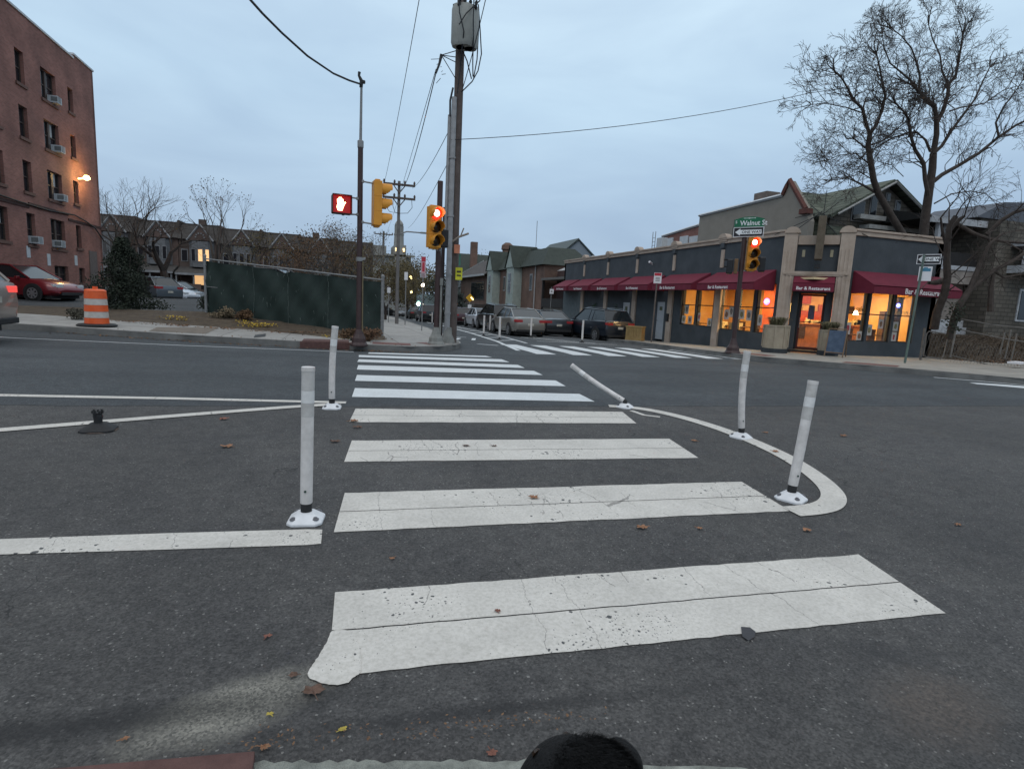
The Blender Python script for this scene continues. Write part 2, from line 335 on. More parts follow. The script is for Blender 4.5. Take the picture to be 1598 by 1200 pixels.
def paint(name, col=(.61, .585, .54), chips=.55, cracks=True, dirty=.2):
    m, n, l, b = nm(name); gm = n.new('ShaderNodeNewGeometry'); P = gm.outputs['Position']
    def N(scale, det=5, r=.65):
        x = n.new('ShaderNodeTexNoise'); x.inputs['Scale'].default_value = scale; x.inputs['Detail'].default_value = det; x.inputs['Roughness'].default_value = r; l.new(P, x.inputs[0]); return x
    r = n.new('ShaderNodeValToRGB'); l.new(N(2.2, 7, .7).outputs[0], r.inputs[0]); r.color_ramp.elements[0].position = .3; r.color_ramp.elements[1].position = .68
    r.color_ramp.elements[0].color = (*[c * (1 - dirty) for c in col], 1); r.color_ramp.elements[1].color = (*[c * 1.04 for c in col], 1)
    r2 = n.new('ShaderNodeValToRGB'); l.new(N(55, 3).outputs[0], r2.inputs[0]); r2.color_ramp.elements[0].position = .3; r2.color_ramp.elements[1].position = .6
    r2.color_ramp.elements[0].color = (.82, .82, .80, 1); r2.color_ramp.elements[1].color = (1.03, 1.03, 1.03, 1)
    mm = n.new('ShaderNodeMixRGB'); mm.blend_type = 'MULTIPLY'; mm.inputs[0].default_value = 1; l.new(r.outputs[0], mm.inputs[1]); l.new(r2.outputs[0], mm.inputs[2])
    cur = mm.outputs[0]
    def over(fac, col):
        nonlocal cur
        x = n.new('ShaderNodeMixRGB'); l.new(fac, x.inputs[0]); l.new(cur, x.inputs[1]); x.inputs[2].default_value = (*col, 1); cur = x.outputs[0]
    def math_(op, a, bb):
        x = n.new('ShaderNodeMath'); x.operation = op
        for i, q in enumerate((a, bb)):
            if hasattr(q, 'node'): l.new(q, x.inputs[i])
            else: x.inputs[i].default_value = q
        return x.outputs[0]
    # chips: worn spots, thicker where a coarse mask is high
    nw = N(9, 2); va = n.new('ShaderNodeVectorMath'); va.operation = 'MULTIPLY_ADD'; l.new(nw.outputs['Color'], va.inputs[0]); va.inputs[1].default_value = (.05, .05, 0); l.new(P, va.inputs[2])
    vo = n.new('ShaderNodeTexVoronoi'); vo.inputs['Scale'].default_value = 24; l.new(va.outputs[0], vo.inputs['Vector'])
    sc = n.new('ShaderNodeSeparateColor'); l.new(vo.outputs['Color'], sc.inputs[0])
    mk = n.new('ShaderNodeMapRange'); l.new(N(1.1, 3).outputs[0], mk.inputs[0]); mk.inputs[1].default_value = .43; mk.inputs[2].default_value = .68; mk.inputs[3].default_value = .0; mk.inputs[4].default_value = chips
    rr = math_('MULTIPLY', math_('MULTIPLY', math_('MULTIPLY', sc.outputs[0], sc.outputs[1]), mk.outputs[0]), .8)
    over(math_('LESS_THAN', vo.outputs['Distance'], rr), (.085, .085, .085))
    vo2 = n.new('ShaderNodeTexVoronoi'); vo2.inputs['Scale'].default_value = 75; l.new(va.outputs[0], vo2.inputs['Vector'])
    sc2 = n.new('ShaderNodeSeparateColor'); l.new(vo2.outputs['Color'], sc2.inputs[0])
    over(math_('LESS_THAN', vo2.outputs['Distance'], math_('MULTIPLY', math_('MULTIPLY', sc2.outputs[0], sc2.outputs[2]), math_('ADD', math_('MULTIPLY', mk.outputs[0], .7), .07))), (.16, .155, .15))
    if cracks:
        vc = n.new('ShaderNodeTexVoronoi'); vc.feature = 'DISTANCE_TO_EDGE'; vc.inputs['Scale'].default_value = 1.6
        mpp = n.new('ShaderNodeMapping'); mpp.inputs['Scale'].default_value = (1.7, .35, 1); 
        nn = N(6, 4); v2 = n.new('ShaderNodeVectorMath'); v2.operation = 'MULTIPLY_ADD'; l.new(nn.outputs['Color'], v2.inputs[0]); v2.inputs[1].default_value = (.12, .12, 0); l.new(P, v2.inputs[2])
        l.new(v2.outputs[0], mpp.inputs[0]); l.new(mpp.outputs[0], vc.inputs['Vector'])
        ck = math_('LESS_THAN', vc.outputs['Distance'], .0042); gt = math_('GREATER_THAN', N(1.7, 2).outputs[0], .5)
        over(math_('MULTIPLY', math_('MULTIPLY', ck, gt), .65), (.14, .13, .12))
    l.new(cur, b.inputs['Base Color']); b.inputs['Roughness'].default_value = .7; b.inputs['Specular IOR Level'].default_value = .3
    bp = n.new('ShaderNodeBump'); bp.inputs['Strength'].default_value = .25; bp.inputs['Distance'].default_value = .004; l.new(N(110, 3).outputs[0], bp.inputs['Height']); l.new(bp.outputs[0], b.inputs['Normal'])
    return m
ASPH = asphalt()
PAINT_OLD = paint('worn_white_paint', (.60, .57, .525), .85); PAINT_NEW = paint('white_paint', (.62, .645, .655), .12, False, .12)
def conc(name, col, joint=1.5):
    m, n, l, b = nm(name); gm = n.new('ShaderNodeNewGeometry'); P = gm.outputs['Position']
    bt = n.new('ShaderNodeTexBrick'); bt.offset = 0; bt.inputs['Scale'].default_value = 1; bt.inputs['Brick Width'].default_value = joint; bt.inputs['Row Height'].default_value = joint
    bt.inputs['Mortar Size'].default_value = .012; l.new(P, bt.inputs[0])
    bt.inputs['Color1'].default_value = (*[c * .9 for c in col], 1); bt.inputs['Color2'].default_value = (*[c * 1.08 for c in col], 1); bt.inputs['Mortar'].default_value = (*[c * .45 for c in col], 1)
    nz = n.new('ShaderNodeTexNoise'); nz.inputs['Scale'].default_value = 2.5; nz.inputs['Detail'].default_value = 8; nz.inputs['Roughness'].default_value = .7; l.new(P, nz.inputs[0])
    r = n.new('ShaderNodeValToRGB'); r.color_ramp.elements[0].position = .3; r.color_ramp.elements[0].color = (.72, .71, .7, 1); r.color_ramp.elements[1].position = .7; r.color_ramp.elements[1].color = (1.12, 1.12, 1.1, 1); l.new(nz.outputs[0], r.inputs[0])
    x = n.new('ShaderNodeMixRGB'); x.blend_type = 'MULTIPLY'; x.inputs[0].default_value = 1; l.new(bt.outputs[0], x.inputs[1]); l.new(r.outputs[0], x.inputs[2]); l.new(x.outputs[0], b.inputs['Base Color'])
    n2 = n.new('ShaderNodeTexNoise'); n2.inputs['Scale'].default_value = 90; n2.inputs['Detail'].default_value = 3; l.new(P, n2.inputs[0])
    bp = n.new('ShaderNodeBump'); bp.inputs['Strength'].default_value = .3; bp.inputs['Distance'].default_value = .005; l.new(n2.outputs[0], bp.inputs['Height']); l.new(bp.outputs[0], b.inputs['Normal'])
    b.inputs['Roughness'].default_value = .85; return m
CONC = conc('concrete_slabs', (.30, .29, .275)); KERB = pm('kerb_stone', (.10, .098, .094), .9, .3, 2, .3, col2=(.20, .195, .185))
DIRT = pm('soil', (.045, .032, .022), .95, .5, 5, .8, col2=(.10, .075, .05))

# ------------------------------------------------------------------ ground sheet
def lin(a, b, n): return [a + (b - a) * i / n for i in range(n + 1)]
xs = [-3000, -900, -300, -120, -70] + lin(-50, -12, 19) + lin(-11, -1, 20)[0:] + lin(-.5, 12, 25) + lin(12.5, 30, 20) + [34, 40, 60, 120, 300, 900, 3000]
ys = [-600, -100, -30, -10, -4] + lin(-2, 20, 55) + lin(20.8, 60, 49) + [64, 70, 78, 88, 100, 120, 160, 220, 300, 500, 900, 2500]
mb = MB()
for y in ys:
    for x in xs: mb.v.append((x, y, g(x, y)))
nx_ = len(xs)
for j in range(len(ys) - 1):
    for i in range(nx_ - 1): q = j * nx_ + i; mb.f.append((q, q + 1, q + nx_ + 1, q + nx_)); mb.m.append(0)
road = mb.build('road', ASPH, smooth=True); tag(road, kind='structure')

def hp(pts, dz=0): return [(lambda h: (h.x, h.y))(hit(x, y, dz)) for x, y in pts]
# ------------------------------------------------------------------ markings
rnd = random.Random(3)
def stripe(mb, tl, tr, br, bl, n=16, jit=.006, split=True, gap=.009):
    TL, TR, BR, BL = [Vector(p) for p in hp([tl, tr, br, bl])]
    def edge(a, b): return [a.lerp(b, i / n) + Vector((rnd.uniform(-jit, jit) * .3, rnd.uniform(-jit, jit))) for i in range(n + 1)]
    top = edge(TL, TR); bot = edge(BL, BR)
    if split:
        mid = [a.lerp(b, .52) for a, b in zip(top, bot)]; dv = [(a - b).normalized() * gap / 2 for a, b in zip(top, bot)]
        drape_grid(mb, [tuple(p) for p in top], [tuple(m + d) for m, d in zip(mid, dv)], .004, 1, 2)
        drape_grid(mb, [tuple(m - d) for m, d in zip(mid, dv)], [tuple(p) for p in bot], .004, 1, 2)
    else: drape_grid(mb, [tuple(p) for p in top], [tuple(p) for p in bot], .004, 1, 2)
mb = MB()
stripe(mb, (523, 925), (1340, 866), (1475, 957), (512, 1056), 40, .004)
# ragged lower-left corner of the nearest bar
P0 = hp([(516.5, 984), (512, 1000), (503, 1015), (492, 1034), (481, 1047), (480, 1060), (497, 1066), (510, 1070), (530, 1071), (546, 1066), (551, 1058), (566, 1051), (560, 1000), (545, 984)])
def chaikin_closed(p, k=2):
    for _ in range(k): p = [q for a, b in zip(p, p[1:] + p[:1]) for q in ((a[0] * .75 + b[0] * .25, a[1] * .75 + b[1] * .25), (a[0] * .25 + b[0] * .75, a[1] * .25 + b[1] * .75))]
    return p
P0 = [(x + rnd.uniform(-.002, .002), y + rnd.uniform(-.002, .002)) for x, y in chaikin_closed(P0)]
c0 = len(mb.v)
for x, y in P0: mb.v.append((x, y, g(x, y) + .0065))
mb.f.append(tuple(range(c0, c0 + len(P0)))); mb.m.append(0)
stripe(mb, (538, 770), (1157, 752), (1234, 798), (521, 831), 30)
stripe(mb, (549, 688), (1044, 685), (1090, 715), (537, 721), 24)
stripe(mb, (555, 638), (971, 643), (993, 661), (545, 659), 20, .01)
tag(mb.build('crosswalk_bars_near', PAINT_OLD), kind='structure')
mb = MB()
for q in (((554, 606), (904, 615), (928, 627), (549, 619.6)), ((557, 585.5), (867, 594), (883, 603), (554, 594.6)), ((559, 570), (833, 579), (847, 585.6), (557, 577)),
          ((560, 561), (808, 569.6), (819, 574.6), (557.5, 565)), ((560, 554.3), (783, 561), (795, 565.5), (560, 557.5)), ((576, 550.3), (758, 555.6), (768, 558), (574, 552.2))):
    stripe(mb, *q, n=12, split=False)
# crosswalk over the other street
for i in range(9):
    x0 = 5.35 + i * 1.12 + (.02 * i); y0 = 15.5 + max(0, (x0 - 11.5)) * .15; y1 = 19.9
    drape_grid(mb, [(x0, y0), (x0 + .1, y1)], [(x0 + .62, y0), (x0 + .72, y1)], .004, 6, 1)
tag(mb.build('crosswalk_bars_far', PAINT_NEW), kind='structure')
mb = MB()
ribbon(mb, hp([(-60, 616), (0, 617), (270, 622), (540, 628.5)]), .13, .004)
ribbon(mb, hp([(-60, 677), (0, 672), (270, 650), (450, 636), (530, 631)]), .14, .008)
A_ = hp([(-120, 846), (0, 842), (250, 833), (480, 826.5), (503, 827)]); B_ = hp([(-120, 871), (0, 866), (250, 858.5), (480, 851), (501, 849)])
drape_grid(mb, A_, B_, .004, 6, 1)
cv = hp([(950, 634), (1000, 637.5), (1060, 650), (1120, 668), (1170, 687), (1225, 712), (1262, 735), (1290, 757), (1303, 775), (1296, 789), (1270, 796), (1234, 799)])
# smooth the curve
def chaikin(p, k=2):
    for _ in range(k):
        q = [p[0]]
        for a, b in zip(p, p[1:]): q += [(a[0] * .75 + b[0] * .25, a[1] * .75 + b[1] * .25), (a[0] * .25 + b[0] * .75, a[1] * .25 + b[1] * .75)]
        p = q + [p[-1]]
    return p
ribbon(mb, chaikin(cv), .185, .0075, 1)
ribbon(mb, hp([(985, 641), (1005, 648), (1030, 651)]), .07, .004, 2)
tag(mb.build('lane_lines_near', PAINT_OLD), kind='structure')
mb = MB()
ribbon(mb, hp([(-60, 523), (30, 528), (290, 539.5), (552, 549.5)]), .10, .004)
ribbon(mb, hp([(1457, 589), (1530, 595), (1598, 601), (1660, 607)]), .12, .004)
A_ = hp([(1512, 597), (1560, 600), (1640, 606)]); B_ = hp([(1524, 599.5), (1598, 606), (1640, 611)]); drape_grid(mb, A_, B_, .004, 4, 1)
# bike lane: two lines with cross bars between, and arrow pieces
ribbon(mb, [(5.15, 16.6), (5.9, 22), (6.6, 30), (7.3, 42), (8.2, 70), (9.3, 105)], .15, .004, 4)
ribbon(mb, [(6.9, 21.2), (7.4, 26), (7.9, 34), (8.4, 48), (9.2, 75)], .12, .004, 4)
for k in range(9):
    y = 22.5 + k * 2.6; x0 = 5.96 + (y - 22) * .075 if y < 33 else 6.75 + (y - 33) * .06; x1 = x0 + 1.15 - (y - 22) * .01
    ribbon(mb, [(x0 + .1, y), (x1 - .1, y + 1.0)], .16, .004, 2)
for q in ((4.55, 19.6, 5.15, 19.0), (4.35, 22.4, 4.7, 23.6), (5.0, 22.3, 5.4, 23.9), (4.5, 24.6, 5.2, 24.6)): ribbon(mb, [(q[0], q[1]), (q[2], q[3])], .16, .004, 1)
ribbon(mb, [(8.0, 23.2), (9.4, 23.0), (10.8, 22.6), (11.4, 22.4)], .14, .004, 2)
ribbon(mb, [(8.4, 26.8), (9.3, 24.4), (9.9, 23.2)], .12, .004, 2); ribbon(mb, [(9.2, 27.5), (9.9, 24.6), (10.6, 22.9)], .12, .004, 2)
tag(mb.build('lane_lines_far', PAINT_NEW), kind='structure')

# ------------------------------------------------------------------ pavements with kerbs
def kerb(mb, pts, h=.15, w=.16, side=1):
    n = len(pts); L = []; 
    for i, p in enumerate(pts):
        a = pts[max(i - 1, 0)]; b = pts[min(i + 1, n - 1)]; d = Vector((b[0] - a[0], b[1] - a[1])).normalized(); nn = Vector((-d.y, d.x)) * side
        L.append((Vector(p), Vector(p) + nn * w))
    prof = []
    for a, b in L:
        za = g(a.x, a.y); zb = g(b.x, b.y); i2 = a.lerp(b, .15)
        prof.append([(a.x, a.y, za - .05), (a.x, a.y, za + h - .02), (i2.x, i2.y, za + h + .004), (b.x, b.y, zb + h + .004), (b.x, b.y, zb - .02)])
    o = len(mb.v)
    for r in prof: mb.v += r
    for i in range(n - 1):
        for j in range(4): q = o + i * 5 + j; mb.f.append((q, q + 1, q + 6, q + 5)); mb.m.append(mb.mi)
KL = [(-30, 18.6), (-13, 17.6), (-8.3, 17.1), (-6.87, 16.85), (-5.13, 16.3), (-3.6, 15.85), (-2.1, 15.6), (-.5, 15.35), (.5, 15.2), (1.7, 15.0), (2.5, 15.3), (3.1, 16.1), (3.5, 17.3), (3.8, 19.6), (4.1, 24), (4.5, 31), (5.0, 42), (5.7, 62), (6.6, 100)]
KLs = chaikin(KL, 1)
mb = MB(); mb.mi = 1; kerb(mb, KLs, side=1)
mb.mi = 0
BL_ = [(-30, 21.4), (-13, 20.9), (-8.3, 20.2), (-6.6, 19.7), (-4.9, 19.6), (-3.7, 19.45), (-2.2, 19.1), (-.8, 18.0), (.1, 17.25), (.6, 17.0), (.8, 17.0), (1.0, 17.1), (1.15, 17.3), (1.3, 19.6), (1.3, 24), (1.5, 31), (2.0, 42), (2.7, 62), (3.6, 100)]
drape_grid(mb, KL, BL_, .15, 3, 3)
tag(mb.build('sidewalk_left', [CONC, KERB]), kind='structure')
# right-hand pavement
KR = [(14.2, 100), (13.9, 62), (13.6, 45), (13.5, 36), (13.4, 30), (13.2, 25), (13.0, 22.5), (12.6, 20.4), (12.35, 18.4), (12.3, 16.4), (12.7, 14.8), (13.3, 13.6), (14.0, 12.5), (15.0, 11.3), (16.1, 9.7), (18.5, 7.2), (24, 3.5), (34, 0)]
BR_ = [(17.3, 100), (17, 62), (16.8, 45), (16.7, 36), (16.7, 30), (16.7, 25), (16.7, 22.5), (16.7, 20.4), (16.9, 19.0), (17.3, 18.4), (18.0, 17.6), (18.8, 17.4), (20.0, 17.4), (21.5, 17.4), (22.9, 17.4), (26, 15.4), (33, 10), (42, 5)]
mb = MB(); mb.mi = 1; kerb(mb, chaikin(KR, 1), side=1); mb.mi = 0; drape_grid(mb, KR, BR_, .15, 3, 3)
tag(mb.build('sidewalk_right', [conc('concrete_slabs_warm', (.29, .27, .24), 1.8), KERB]), kind='structure')
# near pavement under the camera
mb = MB(); e1 = hp([(398, 1189), (600, 1189), (838, 1187)], .03); A_ = [(-4, 1.55), (e1[0][0] - .35, 1.62)] + e1 + [(1.5, 1.27), (2.4, .6), (4, -1.5)]
B_ = [(-4, -3), (-1.5, -3), (-.5, -3), (.2, -3), (.8, -3), (1.5, -3), (2.2, -3), (3.5, -3)]
def densify(p, k):
    q = []
    for a, b in zip(p, p[1:]): q += [(a[0] + (b[0] - a[0]) * i / k, a[1] + (b[1] - a[1]) * i / k) for i in range(k)]
    return q + [p[-1]]
A_ = [(x + rnd.uniform(-.003, .003), y + rnd.uniform(-.009, .007)) for x, y in densify(A_, 14)]; B_ = densify(B_, 14)
drape_grid(mb, A_, B_, .035, 1, 6)
mb.mi = 1
for i in range(len(A_) - 1): 
    a, b = A_[i], A_[i + 1]; mb.quad((a[0], a[1], g(*a) - .05), (b[0], b[1], g(*b) - .05), (b[0], b[1], g(*b) + .035), (a[0], a[1], g(*a) + .035))
tag(mb.build('sidewalk_near', [pm('pale_concrete', (.13, .135, .12), .9, .3, 14, .8, col2=(.32, .33, .29)), KERB]), kind='structure')
# rusty steel kerb plate
RUST = pm('rusty_steel', (.07, .032, .028), .75, .3, 12, .4, col2=(.12, .06, .052))
mb = MB(); q = hp([(40, 1206), (398, 1175), (392, 1225), (40, 1260)], .04); c0 = [(x, y, g(x, y) + .05) for x, y in q]
mb.prism(c0, (0, 0, -.04)); pl = mb.build('kerb_plate', RUST, bevel=.004); tag(pl, 'rusty red steel plate set in the kerb at the bottom left corner', 'plate')
# red ramp mats and pavement patches
RED = pm('red_ramp', (.16, .075, .065), .85, .25, 5)
mb = MB()
for p in (((.75, 15.5), (1.75, 15.35), (1.8, 16.0), (.8, 16.2)), ((2.3, 15.75), (2.85, 16.25), (2.6, 16.9), (2.0, 16.5))):
    drape_grid(mb, [p[0], p[1]], [p[3], p[2]], .156, 3, 2)
for p in (((12.65, 16.6), (13.0, 15.2), (13.7, 15.5), (13.3, 17.0)), ((14.0, 13.2), (14.8, 12.1), (15.5, 12.6), (14.7, 13.7))):
    drape_grid(mb, [p[0], p[1]], [p[3], p[2]], .156, 3, 2)
tag(mb.build('ramp_mats', RED), kind='structure')
mb = MB()
for q in (((245, 511), (340, 512), (322, 521), (232, 517)),):
    p = hp(q, .15); drape_grid(mb, [p[0], p[1]], [p[3], p[2]], .156, 3, 2)
tag(mb.build('pavement_patch', pm('brown_patch', (.16, .135, .11), .9, .25, 4)), kind='structure')
mb = MB(); p = hp(((398, 523), (415, 521), (414, 525.5), (396, 527)), .15); drape_grid(mb, [p[0], p[1]], [p[3], p[2]], .157, 1, 1)
tag(mb.build('drain_cover', pm('dark_iron', (.03, .03, .032), .6, .2, 10)), 'small square dark cover set in the pavement before the green fence', 'cover')
# reddish storm inlet beside the left signal pole
mb = MB(); a, b = hp([(472, 535), (545, 541)], .12); z = g(*a) + .19
mb.box(a[0], b[0], a[1] - .16, a[1] + .5, z - .12, z); mb.box(a[0] - .05, b[0] + .05, a[1] - .2, a[1] - .12, z - .2, z - .02)
tag(mb.build('storm_inlet', RUST, bevel=.01), 'rusty red storm drain inlet in the kerb beside the pole with the hand signal', 'drain inlet')
# driveway slab at left and planting bed with bank
FENL = (-4.79, 23.0); FENR = (1.15, 18.6)
bz = {}
mb = MB(); bk = [(-13, 20.6), (-10.5, 20.4), (-8.3, 20.1), (-6.6, 19.65), (-4.9, 19.55), (-3.7, 19.4), (-2.2, 19.05), (-.8, 17.95), (.1, 17.2), (.85, 16.95), (1.2, 17.2)]
fn = [(-14, 23.4), (-12, 23.6), (-9.5, 23.8), (-7, 23.8), (-4.8, 23.3), (-3.9, 22.6), (-2.6, 21.6), (-1.0, 20.4), (.1, 19.6), (.9, 19.0), (1.3, 18.7)]
fz = [.45, .45, .45, .45, .48, .44, .38, .27, .2, .12, .1]
nr = 8; o = 0; rr = random.Random(5)
for i, (a, b) in enumerate(zip(bk, fn)):
    for j in range(nr + 1):
        t = j / nr; x = a[0] + (b[0] - a[0]) * t; y = a[1] + (b[1] - a[1]) * t; z0 = g(*a) + .14; z = z0 + (fz[i] - z0) * t ** .8 + (rr.uniform(-.02, .05) if 0 < j < nr else 0); mb.v.append((x, y, z))
for i in range(len(bk) - 1):
    for j in range(nr): q = i * (nr + 1) + j; mb.f.append((q, q + 1, q + nr + 2, q + nr + 1)); mb.m.append(0)
bed = mb.build('planting_bed', DIRT, smooth=True); tag(bed, kind='structure')
def bedz(x, y):
    best = None
    for i, (a, b) in enumerate(zip(bk, fn)):
        for t in (0, .25, .5, .75, 1):
            px_ = a[0] + (b[0] - a[0]) * t; py_ = a[1] + (b[1] - a[1]) * t; d = (px_ - x) ** 2 + (py_ - y) ** 2
            z0 = g(*a) + .14
            if best is None or d < best[0]: best = (d, z0 + (fz[i] - z0) * t ** .8)
    return best[1]
# ------------------------------------------------------------------ flexible delineator posts
WPL = pm('grimy_white_plastic', (.52, .49, .47), .5, .2, 14, .08, col2=(.70, .665, .64)); WBASE = pm('white_base_plastic', (.60, .60, .61), .5, .15, 12, .08, col2=(.74, .74, .75))
BLK = pm('black_rubber', (.018, .018, .019), .7, .3, 20, .1); REFL = pm('reflective_band', (.62, .61, .60), .35, .08, 30, .03, col2=(.72, .71, .70)); SCUFF = pm('grey_reflective_band', (.42, .40, .38), .5, .25, 18, .05, col2=(.55, .53, .51))
def postbase(mb, r=.105, h=.062, rz=0, n=4):
    # low domed plate: square with cut corners, sloping up to a boss
    prof = [(1.0, 0), (1.0, .014), (.90, .024), (.50, h * .92), (.38, h)]; k = 16; o = len(mb.v)
    for s, z in prof:
        for i in range(k):
            t = 2 * PI * (i + .5) / k + rz; c, s_ = math.cos(t - rz), math.sin(t - rz); q = (abs(c) ** 8 + abs(s_) ** 8) ** (-1 / 8) if s > .45 else 1
            mb.v.append((math.cos(t) * r * s * q, math.sin(t) * r * s * q, z))
    for a in range(len(prof) - 1):
        for i in range(k): i2 = (i + 1) % k; mb.f.append((o + a * k + i, o + a * k + i2, o + (a + 1) * k + i2, o + (a + 1) * k + i)); mb.m.append(mb.mi)
    mb.f.append(tuple(o + (len(prof) - 1) * k + i for i in range(k))); mb.m.append(mb.mi)
def dpost(loc, label, lean=(0, 0), H=.94, rad_=.037, rz=0, bend=(0, 0), small=False, group='white flexible posts along the crosswalk', bandz=.14):
    t = thing('delineator_post', label, 'delineator post', loc, 0, group)
    def P(z):
        u = max(0, z - .09); w = u / max(H, .1); s = (math.sin(w * PI) if w < 1 else 0)
        L = Vector((lean[0], lean[1], 0)); ln = L.length
        if ln > .6:          # knocked over: the whole tube pivots about the neck
            d = Vector((lean[0], lean[1], .55)).normalized(); return Vector((0, 0, .085)) + d * u + Vector((bend[0] * s, bend[1] * s, bend[2] * s if len(bend) > 2 else 0))
        return Vector((lean[0] * u + bend[0] * s, lean[1] * u + bend[1] * s, z))
    n = 8 if small else 16
    if not small:
        mb = MB(); postbase(mb, rz=rz); b = mb.build('base', WBASE, t, world=False, bevel=.004)
        mb = MB()
        for k in range(4):
            a = rz + PI / 4 + k * PI / 2; mb.lathe([(.021, 0), (.021, .007), (.012, .010), (.011, .016)], (math.cos(a) * .092, math.sin(a) * .092, .030), 10)
        mb.build('bolts', pm('bolt_grey', (.12, .12, .13), .6), b, world=False)
    else:
        mb = MB(); postbase(mb, rz=rz, r=.10); mb.build('base', WBASE if group.startswith('white flexible posts along the cr') else BLK, t, world=False)
    mb = MB(); mb.tube([Vector((0, 0, .05)), P(.095), P(.125)], [.034, .033, .033], n); mb.build('neck', BLK, t, world=False)
    mb = MB(); zs = [.115, .12] + [.12 + (H - .12) * i / 9 for i in range(1, 10)] + [H + .004]
    rs = [rad_ * .93] + [rad_] * (len(zs) - 2) + [rad_ * .92]
    mb.tube([P(z) for z in zs], rs, n); tb = mb.build('tube', WPL, t, smooth=True, world=False)
    if not small:
        mb = MB(); mb.tube([P(H - bandz - .075), P(H - bandz)], [rad_ + .0015] * 2, n, False); mb.build('reflective_band', REFL, tb, smooth=True, world=False)
        mb = MB(); mb.tube([P(H - .29), P(H - bandz - .077)], [rad_ + .001] * 2, n, False); mb.build('grey_band', SCUFF, tb, smooth=True, world=False); mb = MB(); mb.tube([P(H - bandz + .002), P(H - .015)], [rad_ + .001] * 2, n, False); mb.build('grey_band', SCUFF, tb, smooth=True, world=False)
        mb = MB(); mb.tube([P(H - .012), P(H + .012)], [rad_ + .003, rad_ + .002], n); mb.build('cap', WPL, t, smooth=True, world=False)
        mb = MB(); q = P(.20); mb.lathe([(.008, 0), (.007, .004)], q + Vector((-.006, -rad_ - .001, 0)), 8, (0, -1, 0)); mb.build('bolt_head', pm('dark_green', (.02, .06, .045), .6), tb, world=False)
    return t
def gp(x, y, dz=0): h = hit(x, y); return Vector((h.x, h.y, g(h.x, h.y) + dz))
dpost(gp(478, 812), 'clean straight white post at the near left corner of the crosswalk', (.018, 0), .955, bandz=.13, rz=-.12)
dpost(gp(518, 637), 'slightly bowed white post where the two left lane lines meet beside the crosswalk', (.045, 0), .96, bend=(-.016, 0), rz=-.1)
dpost(gp(1234, 779), 'scuffed white post leaning right at the near end of the curved white line', (.105, .02), .93, bend=(.004, 0), rz=.5, bandz=.115)
dpost(gp(1156, 683), 'bowed white post with chipped base standing midway along the curved white line', (-.03, 0), .975, bend=(-.035, 0), rz=.35)
# flattened post at the far end of the curve
P0 = gp(975, 636); T0 = atd(889, 567, (P0 - CAM).dot(_fw) + .35); d = T0 - (P0 + Vector((0, 0, .09))); d = d.normalized(); k = .55 / max(d.z, .2)
dpost(P0, 'knocked over white post tilted left at the far end of the curved white line', (d.x * k, d.y * k), 1.0, .034, bend=(.0, 0, -.02), rz=.7)
# base left without its tube
P0 = gp(154, 671); t = thing('broken_post_base', 'black post base with only a torn stump left, on the lane line at the left', 'post base', P0)
mb = MB(); postbase(mb, .135, .07, .1); b = mb.build('base', BLK, t, smooth=True, world=False)
mb = MB()
for k in range(4): a = .1 + PI / 4 + k * PI / 2; mb.lathe([(.02, 0), (.02, .009), (.01, .014)], (math.cos(a) * .1, math.sin(a) * .1, .026), 8)
mb.build('bolts', pm('rubber_bolt', (.006, .006, .006), .6), b, world=False)
mb = MB(); mb.tube([(0, 0, .05), (0, 0, .10), (.002, 0, .125), (-.003, 0, .15), (0, 0, .165)], [.036, .034, .040, .036, .044], 14)
for k in range(7): a = k * .9; mb.obox((math.cos(a) * .038, math.sin(a) * .038, .172), (.008, 0, 0), (0, .006, 0), (0, 0, .012 + .006 * (k % 2)))
mb.build('stump', BLK, t, smooth=True, world=False)
mb = MB(); mb.lathe([(.155, 0), (.145, .005), (.12, .007)], (0, 0, .001), 18); mb.build('rust_ring', pm('rust_ring', (.07, .05, .04), .95, .4, 20), t, world=False)
for (x, y, d, lb) in ((754.5, 528, 27.6, 'third'), (764, 523, 33.5, 'x'), (779, 534, 24.0, 'x'), (828, 529, 28, 'x'), (908, 536, 25.5, 'x'), (674, 510, 48, 'x')):
    P = atd(x, y, d); P.z = g(P.x, P.y); names = {754.5: 'small white post behind the silver sedan, leftmost of the close group', 764: 'small white post standing furthest back behind the black SUV', 779: 'small white post at the corner of the hatched bike lane buffer, nearest of its group',
        828: 'small white post behind the silver sedan beside its right taillight', 908: 'small cream post behind the dark SUV, rightmost on the far crosswalk', 674: 'tiny white post seen just left of the dark signal pole'}
    dpost(P, names[x], (0, 0), .98, .046, small=True, group='small white posts in the far bike lane')

# ------------------------------------------------------------------ traffic drum
P0 = gp(152, 512); P0 = atd(152, 513, 14.9); P0.z = g(P0.x, P0.y) + .16
t = thing('traffic_drum', 'orange and white striped traffic drum with a black rubber foot on the pavement', 'traffic drum', P0)
ORG = pm('drum_orange', (.62, .085, .02), .45, .15, 6, .05, col2=(.78, .13, .03)); DWH = pm('drum_white', (.48, .44, .40), .4, .15, 8)
def body(z0, z1, r0, r1): mb = MB(); mb.lathe([(r0, z0), (r1, z1)], n=28, caps=False); return mb
seg = [(.05, .22, .275, .262, 'o'), (.22, .38, .268, .255, 'w'), (.38, .55, .262, .25, 'o'), (.55, .71, .256, .243, 'w'), (.71, .90, .25, .236, 'o')]
for z0, z1, r0, r1, c in seg:
    body(z0, z1, r0, r1).build('orange_band' if c == 'o' else 'white_band', ORG if c == 'o' else DWH, t, smooth=True, world=False)
mb = MB(); mb.lathe([(.243, .90), (.225, .935), (.18, .95), (.06, .955), (.055, .99), (.02, 1.0)], n=28); mb.box(-.03, .03, -.09, .09, .95, 1.02); mb.build('handle_top', ORG, t, smooth=True, world=False)
